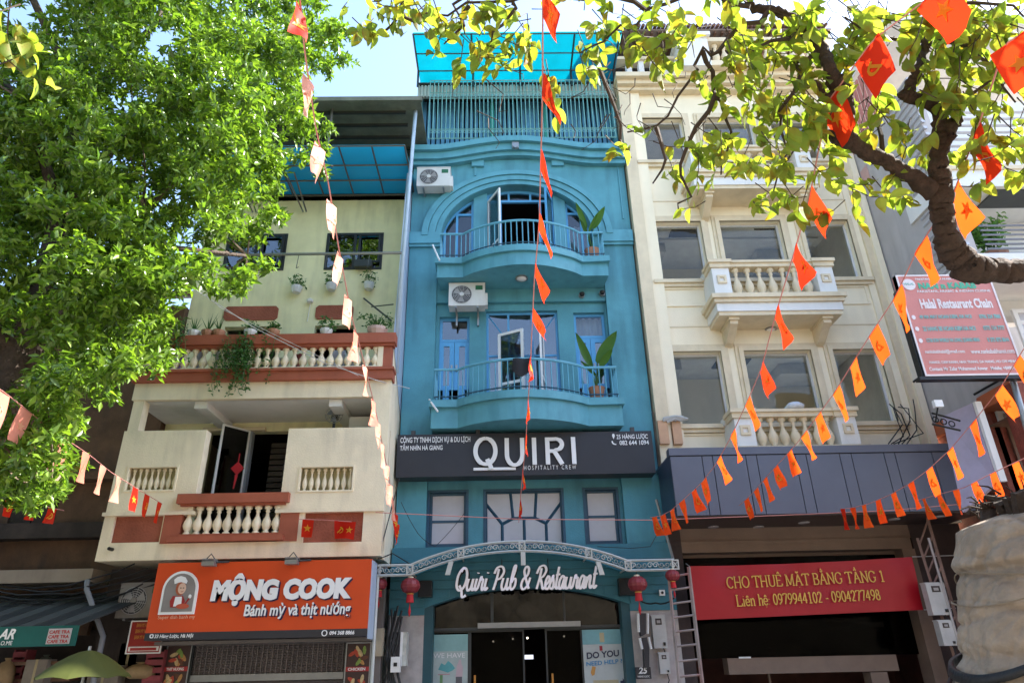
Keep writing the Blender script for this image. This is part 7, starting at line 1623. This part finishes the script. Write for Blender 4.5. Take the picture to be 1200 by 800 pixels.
limb([(1103,165,D),(1104,145,D),(1098,128,D),(1085,120,D),(1068,115,D),(1056,109,D)], [r0(11),r0(10),r0(8.5),r0(8),r0(8),r0(6)])
limb([(1062,113,D),(1068,98,D),(1076,82,D),(1082,62,D+.1),(1092,38,D+.1),(1108,15,D+.1),(1130,-20,D+.2)], [r0(8),r0(7),r0(7),r0(6),r0(6),r0(7),r0(5)])
limb([(1106,170,D),(1114,152,D-.05),(1123,138,D-.05)], [r0(9),r0(9),r0(7)])
limb([(985,105,D-.1),(968,112,D-.1),(955,95,D-.2)], [r0(5),r0(3),r0(2)])
twl = [[(905,13,5),(870,30,5),(845,62,5.1),(822,58,5.1),(812,85,5.1),(795,115,5.2),(770,150,5.2),(735,155,5.2)],[(822,58,5.1),(832,85,5.1),(838,110,5.1),(850,140,5.2),(853,175,5.2),(845,205,5.2)],[(880,8,5),(840,0,5.1),(800,-8,5.1),(760,10,5.2),(735,38,5.2),(705,50,5.3),(680,62,5.3)],
 [(760,10,5.2),(720,0,5.3),(660,-5,5.4),(600,0,5.5),(545,5,5.5),(495,20,5.6),(470,0,5.6)],[(495,20,5.6),(475,20,5.6),(465,5,5.6),(460,-30,5.6)],[(470,-10,5.6),(470,15,5.6),(455,32,5.6),(442,45,5.6)],[(600,0,5.5),(590,30,5.5),(575,55,5.5)],[(545,5,5.5),(540,30,5.5),(520,52,5.5)],[(838,110,5.1),(815,150,5.1),(800,190,5.2),(808,230,5.2),(795,245,5.2)],
 [(960,60,4.9),(930,75,4.9),(925,110,4.9),(915,140,5),(920,180,5),(905,230,5)],[(950,38,4.9),(915,50,4.9),(880,60,5),(860,100,5)],[(1082,62,5),(1060,50,5),(1020,45,5),(990,20,5)],[(1092,38,5),(1130,50,4.9),(1165,80,4.9),(1190,120,4.8)],[(1108,15,5),(1150,5,4.9),(1200,20,4.8)],[(1104,150,4.9),(1140,110,4.8),(1175,95,4.8)],[(700,80,5.3),(720,120,5.3),(725,160,5.3),(740,185,5.3)],[(545,-30,5.5),(535,5,5.5),(545,40,5.5)],[(770,150,5.2),(780,190,5.2),(765,215,5.2)],[(1035,188,4.9),(1030,150,5),(1045,120,5)]]
mb = MB()
for tw in twl:
    ps = B2P(tw); q = []
    for i in range(len(ps)-1): q += [ps[i]+Vector(rs.normal(size=3)*.015), (ps[i]+ps[i+1])/2+Vector(rs.normal(size=3)*.03)]
    q.append(ps[-1]); n = len(q); mb.tube(q, [.020*(1-.7*i/(n-1)) for i in range(n)], 5)
for k in range(45):    # bare hanging twiglets
    px, py = rs.choice([560, 700, 740, 760, 790, 860, 1000, 1040])+rs.normal()*25, rs.uniform(-10, 150)
    a = at_depth(px, py, 5.2); b = a+Vector((rs.normal()*.09, rs.normal()*.05, -rs.uniform(.1, .35))); mb.tube([a, (a+b)/2+Vector(rs.normal(size=3)*.03), b, b+Vector(rs.normal(size=3)*.06)], [.005,.004,.003,.002], 3)
LEAF2 = thin_mat('broad_leaf', [(.18,.28,.05),(.27,.36,.07),(.12,.19,.04),(.33,.37,.08),(.20,.29,.05)], .52, rough=.55, spec=.2, tcol=(1.5,1.5,.55), spot=((.25,.13,.02), 9))
def leaf_mesh(name, L, w, bend, curl):
    n = 7; vs = []; fs = []
    for i in range(n+1):
        u = i/n; ww = w*(math.sin(math.pi*u**.9)**.75) if 0 < i < n else .002; z = -bend*u*u
        vs += [(-ww, u*L, z+curl*ww/w*.03), (0, u*L, z-.006), (ww, u*L, z+curl*ww/w*.03)]
    for i in range(n):
        for j in (0, 1): fs.append((3*i+j, 3*i+j+1, 3*i+4+j, 3*i+3+j))
    me = bpy.data.meshes.new(name); me.from_pydata(vs, [], fs); me.materials.append(LEAF2); me.shade_smooth(); return me
LM = [leaf_mesh('leaf', .145, .040, .03, 1), leaf_mesh('leaf', .125, .039, .05, .5), leaf_mesh('leaf', .10, .032, .02, 1.4), leaf_mesh('leaf', .16, .042, .06, .2)]
reg = [(1140,60,75,75,210,4.9),(1170,150,35,55,44,4.8),(1000,25,70,30,80,4.9),(880,25,60,30,50,5.0),(1190,190,20,40,12,4.8),(1035,130,60,45,34,5.0),(1160,60,50,50,40,4.8),(955,95,45,45,34,5.0),(930,165,50,60,80,5.0),(900,90,55,55,66,5.0),(835,75,55,55,44,5.1),(765,40,45,38,40,5.2),(845,175,50,32,44,5.2),(905,235,38,24,22,5.0),
       (790,195,35,30,10,5.2),(800,245,16,14,5,5.2),(560,45,70,42,75,5.5),(480,22,60,28,40,5.6),(430,14,36,18,14,5.6),(600,8,70,16,20,5.4),(700,55,30,34,18,5.3),(640,95,12,12,6,5.4),(655,118,10,8,4,5.4),(690,185,40,12,5,5.3),(735,150,30,25,8,5.3),(720,10,50,18,18,5.3),(1060,210,30,30,10,5.0),(985,225,35,25,9,5.0),(1130,215,14,12,6,4.9),(1085,175,40,25,14,5.0),(1000,190,45,45,16,5.0),(0,40,36,50,16,4.0),(15,80,22,30,10,4.0)]
spray = []
for cx, cy, rx, ry, n, d0 in reg:
    for k in range(max(1, int(n/2.9))):
        a = rs.uniform(0, 6.283); r_ = rs.uniform(0, 1)**.5; spray.append((cx+rx*r_*math.cos(a), cy+ry*r_*math.sin(a), d0+rs.normal()*.22, rs.randint(3, 7)))
for k in range(95):    # the crown goes on above and beyond the frame
    spray.append((rs.uniform(420, 1420), rs.uniform(-190, -15), 5+rs.normal()*.3, 5))
for k in range(30): spray.append((rs.uniform(1210, 1420), rs.uniform(-10, 260), 4.8+rs.normal()*.3, 5))
leaves = []
west = [s for s in spray if s[0] < 60]
for px, py, d0, n in spray:
    c = at_depth(px, py, d0); tdir = Vector((rs.normal()*.8, rs.normal()*.5, -.5+rs.normal()*.5)).normalized(); L_ = .13
    mb.tube([c-tdir*.10+Vector((0,0,.05)), c, c+tdir*L_], [.005,.004,.002], 3)
    for k in range(n):
        b = c+tdir*(L_*(k/(n-1) if n > 1 else 0)); side = tdir.cross(Vector(rs.normal(size=3))).normalized()
        dr = (tdir*.7+side*.9+Vector((0,0,-.35))).normalized()
        up = (Vector((0,0,1))+Vector(rs.normal(size=3))*.55)
        x = dr.cross(up).normalized(); z = x.cross(dr).normalized()
        leaves.append((b, Matrix((x, dr, z)).transposed(), rs.uniform(.68, 1.08), int(rs.randint(0, 4)), (px, py, d0)))
part('twigs', mb, M('dark_twig', (.06,.04,.03), .85), T2, kind='stuff')
vis = [l for l in leaves if -10 < l[4][0] < 1210 and -10 < l[4][1] < 400]; vis.sort(key=lambda l: -l[2]/l[4][2]); near = vis[:300]; ids = {id(l) for l in near}
for b, R3, s, k, _ in near:
    o = bpy.data.objects.new('leaf', LM[k]); link(o, T2, b); o.rotation_euler = R3.to_euler(); o.scale = (s, s, s)
V, F = [], []
for l in leaves:
    if id(l) in ids: continue
    b, R3, s, k, _ = l; n0 = len(V)
    for v in LM[k].vertices: V.append(tuple(b+R3 @ (v.co*s)))
    for p in LM[k].polygons: F.append(tuple(i+n0 for i in p.vertices))
m_ = MB(); m_.v = V; m_.f = F; part('leaves', m_, LEAF2, T2, smooth=True, kind='stuff')
print('LEAVES', len(leaves), len(ce)*8)
# ---- trunk wrapped in cloth, close to the eye
WR = M('grimy_white_wrap', (.27,.215,.165), .7, var=.35, scale=4, streak=.6, scol=(.15,.10,.07), bump=.9, bscale=16)
wq = at_depth(1264, 700, 3.9); wx, wy = wq.x, wq.y
ztw = at_depth(1160, 588, 3.9).z
T3 = root('wrapped_trunk', 'thick cut tree trunk bundled in grimy white cloth with black straps', 'tree trunk', (wx, wy, .0))
NN_, NZ = 220, 260; vs = []
rw = np.random.RandomState(5); ph = rw.uniform(0, 6.28, 30); fq = rw.uniform(2, 9, 30).round(); fz = rw.uniform(-9, 9, 30); am = rw.uniform(.3, 1, 30)
zb_ = .0
def lean(z): return -.36*min(1.3, ztw-z)
def prof(z):    # girth: rounded shoulder, waist under the strap, belly below
    u = ztw-z
    r = .42*min(1, math.sqrt(max(0, u)/.10)) if u < .10 else .42
    r += .025*math.sin(u*5)+.05*min(1, u/1.2)
    r -= .02*math.exp(-((u-.36)/.03)**2)+.03*math.exp(-((u-.80)/.04)**2)
    r += .035/(1+math.exp((u-.33)*160))
    return r
for j in range(NZ+1):
    z = zb_+(ztw-zb_)*(j/NZ)
    for i in range(NN_):
        a = 2*math.pi*i/NN_; w = sum(am[k]*math.sin(fq[k]*a+fz[k]*z*1.3+ph[k]) for k in range(16))/16
        w2_ = abs(math.sin(a*3+z*7+1.5*math.sin(z*5+a*2)))**3
        u = ztw-z; sw = .03*math.sin(a*2+1)
        cr = 0
        for na, nz_, ph_, am_, pw in ((2,3.2,0,.020,40),(-3,3.9,1.3,.018,50),(4,-2.1,2.2,.014,40),(1,6,.6,.018,60),(-5,1.2,4,.012,40),(3,8,3,.010,50),(-2,9,5,.010,60),(6,1,1,.008,30),(9,4,2,.007,24),(-11,7,0,.006,24),(4,15,1,.007,40),(-7,12,4,.006,30),(13,-3,3,.005,20)):
            cr -= am_*max(0, math.cos(na*a+nz_*z*2+ph_+.9*math.sin(2*a+z*5)))**pw
        r = prof(z+sw)*(1+.045*w)+cr+.006*math.sin(a*5+z*9)
        vs.append((wx+lean(z)+r*math.cos(a), wy+r*math.sin(a), z+.03*math.sin(a*2+1)*(1 if j > NZ*.3 else 0)))
m_ = MB().add(vs, [(j*NN_+i, j*NN_+(i+1) % NN_, (j+1)*NN_+(i+1) % NN_, (j+1)*NN_+i) for j in range(NZ) for i in range(NN_)]+[tuple(range(NZ*NN_, NZ*NN_+NN_))])
part('cloth_wrap', m_, WR, T3, smooth=True)
def band(z0, z1, tilt, rad, m, name, th=.012):
    vs = []; n = 60
    for i in range(n):
        a = 2*math.pi*i/n; rad = prof(z0+tilt*math.cos(a))*1.03+.004
        for r, z in ((rad, z0), (rad+th, z0), (rad+th, z1), (rad, z1)): zz = z+tilt*math.cos(a)+.02*math.sin(3*a); vs.append((wx+lean(zz)+r*math.cos(a), wy+r*math.sin(a), zz))
    return part(name, MB().add(vs, [(4*i+k, 4*((i+1) % n)+k, 4*((i+1) % n)+(k+1) % 4, 4*i+(k+1) % 4) for i in range(n) for k in range(4)]), m, T3, smooth=True)
BS = M('black_strap', (.012,.012,.014), .55, bump=.3)
zsb = at_depth(1200, 745, 3.5).z
band(zsb, zsb+.05, .22, .50, BS, 'strap', .025); band(zsb-.10, zsb-.06, .20, .505, BS, 'strap', .02)
TH_ = M('brown_twine', (.22,.17,.12), .9)
for zt_, tl in ((ztw-.42, .12), (ztw-.46, -.1)): band(zt_, zt_+.008, tl, .448, TH_, 'twine', .007)
rg = random.Random(21); mb = MB()
for i in range(16):
    a = rg.uniform(0, 6.28); r = rg.uniform(.1, .4); x, y = wx+r*math.cos(a), wy+r*math.sin(a); l = rg.uniform(.03, .10)
    mb.tube([(x, y, ztw-.08), (x+rg.uniform(-.05,.05), y+rg.uniform(-.05,.05), ztw+l*.5), (x+rg.uniform(-.1,.1), y+rg.uniform(-.08,.08), ztw+l)], [.05, .04, .012], 6)
part('cut_stubs', mb, M('dark_rotten_wood', (.035,.022,.015), .95, var=.5, bump=1, bscale=30), T3)
mb = MB()
for i in range(190):
    a = rg.uniform(0, 6.28); r = rg.uniform(.05, .42); x, y = wx+r*math.cos(a), wy+r*math.sin(a); d = Vector((rg.gauss(0,1), rg.gauss(0,1), rg.gauss(.3,.6))).normalized()*rg.uniform(.05,.16)
    p = Vector((x, y, ztw+rg.uniform(-.03,.07))); mb.tube([p, p+d*.5+Vector((0,0,.02)), p+d], [.008,.006,.003], 4)
part('wood_litter', mb, MATS['dark_rotten_wood'], T3, kind='stuff')
# opposite side of the street, seen only in the glass
m_ = MB()
for i, (a, b, h) in enumerate(((-26,-19,9),(-19,-13,12),(-13,-8,8),(-8,-3,11),(-3,2,9),(2,8,13),(8,13,9),(13,20,11),(20,28,9))): m_.box(a+.01, b, -9-(i % 3)*.3, -2.6-(i % 2)*.2, 0, h)
part('opposite_buildings', m_, M('opposite_render', (.36,.30,.22), .9, var=.7, scale=.8), kind='structure')
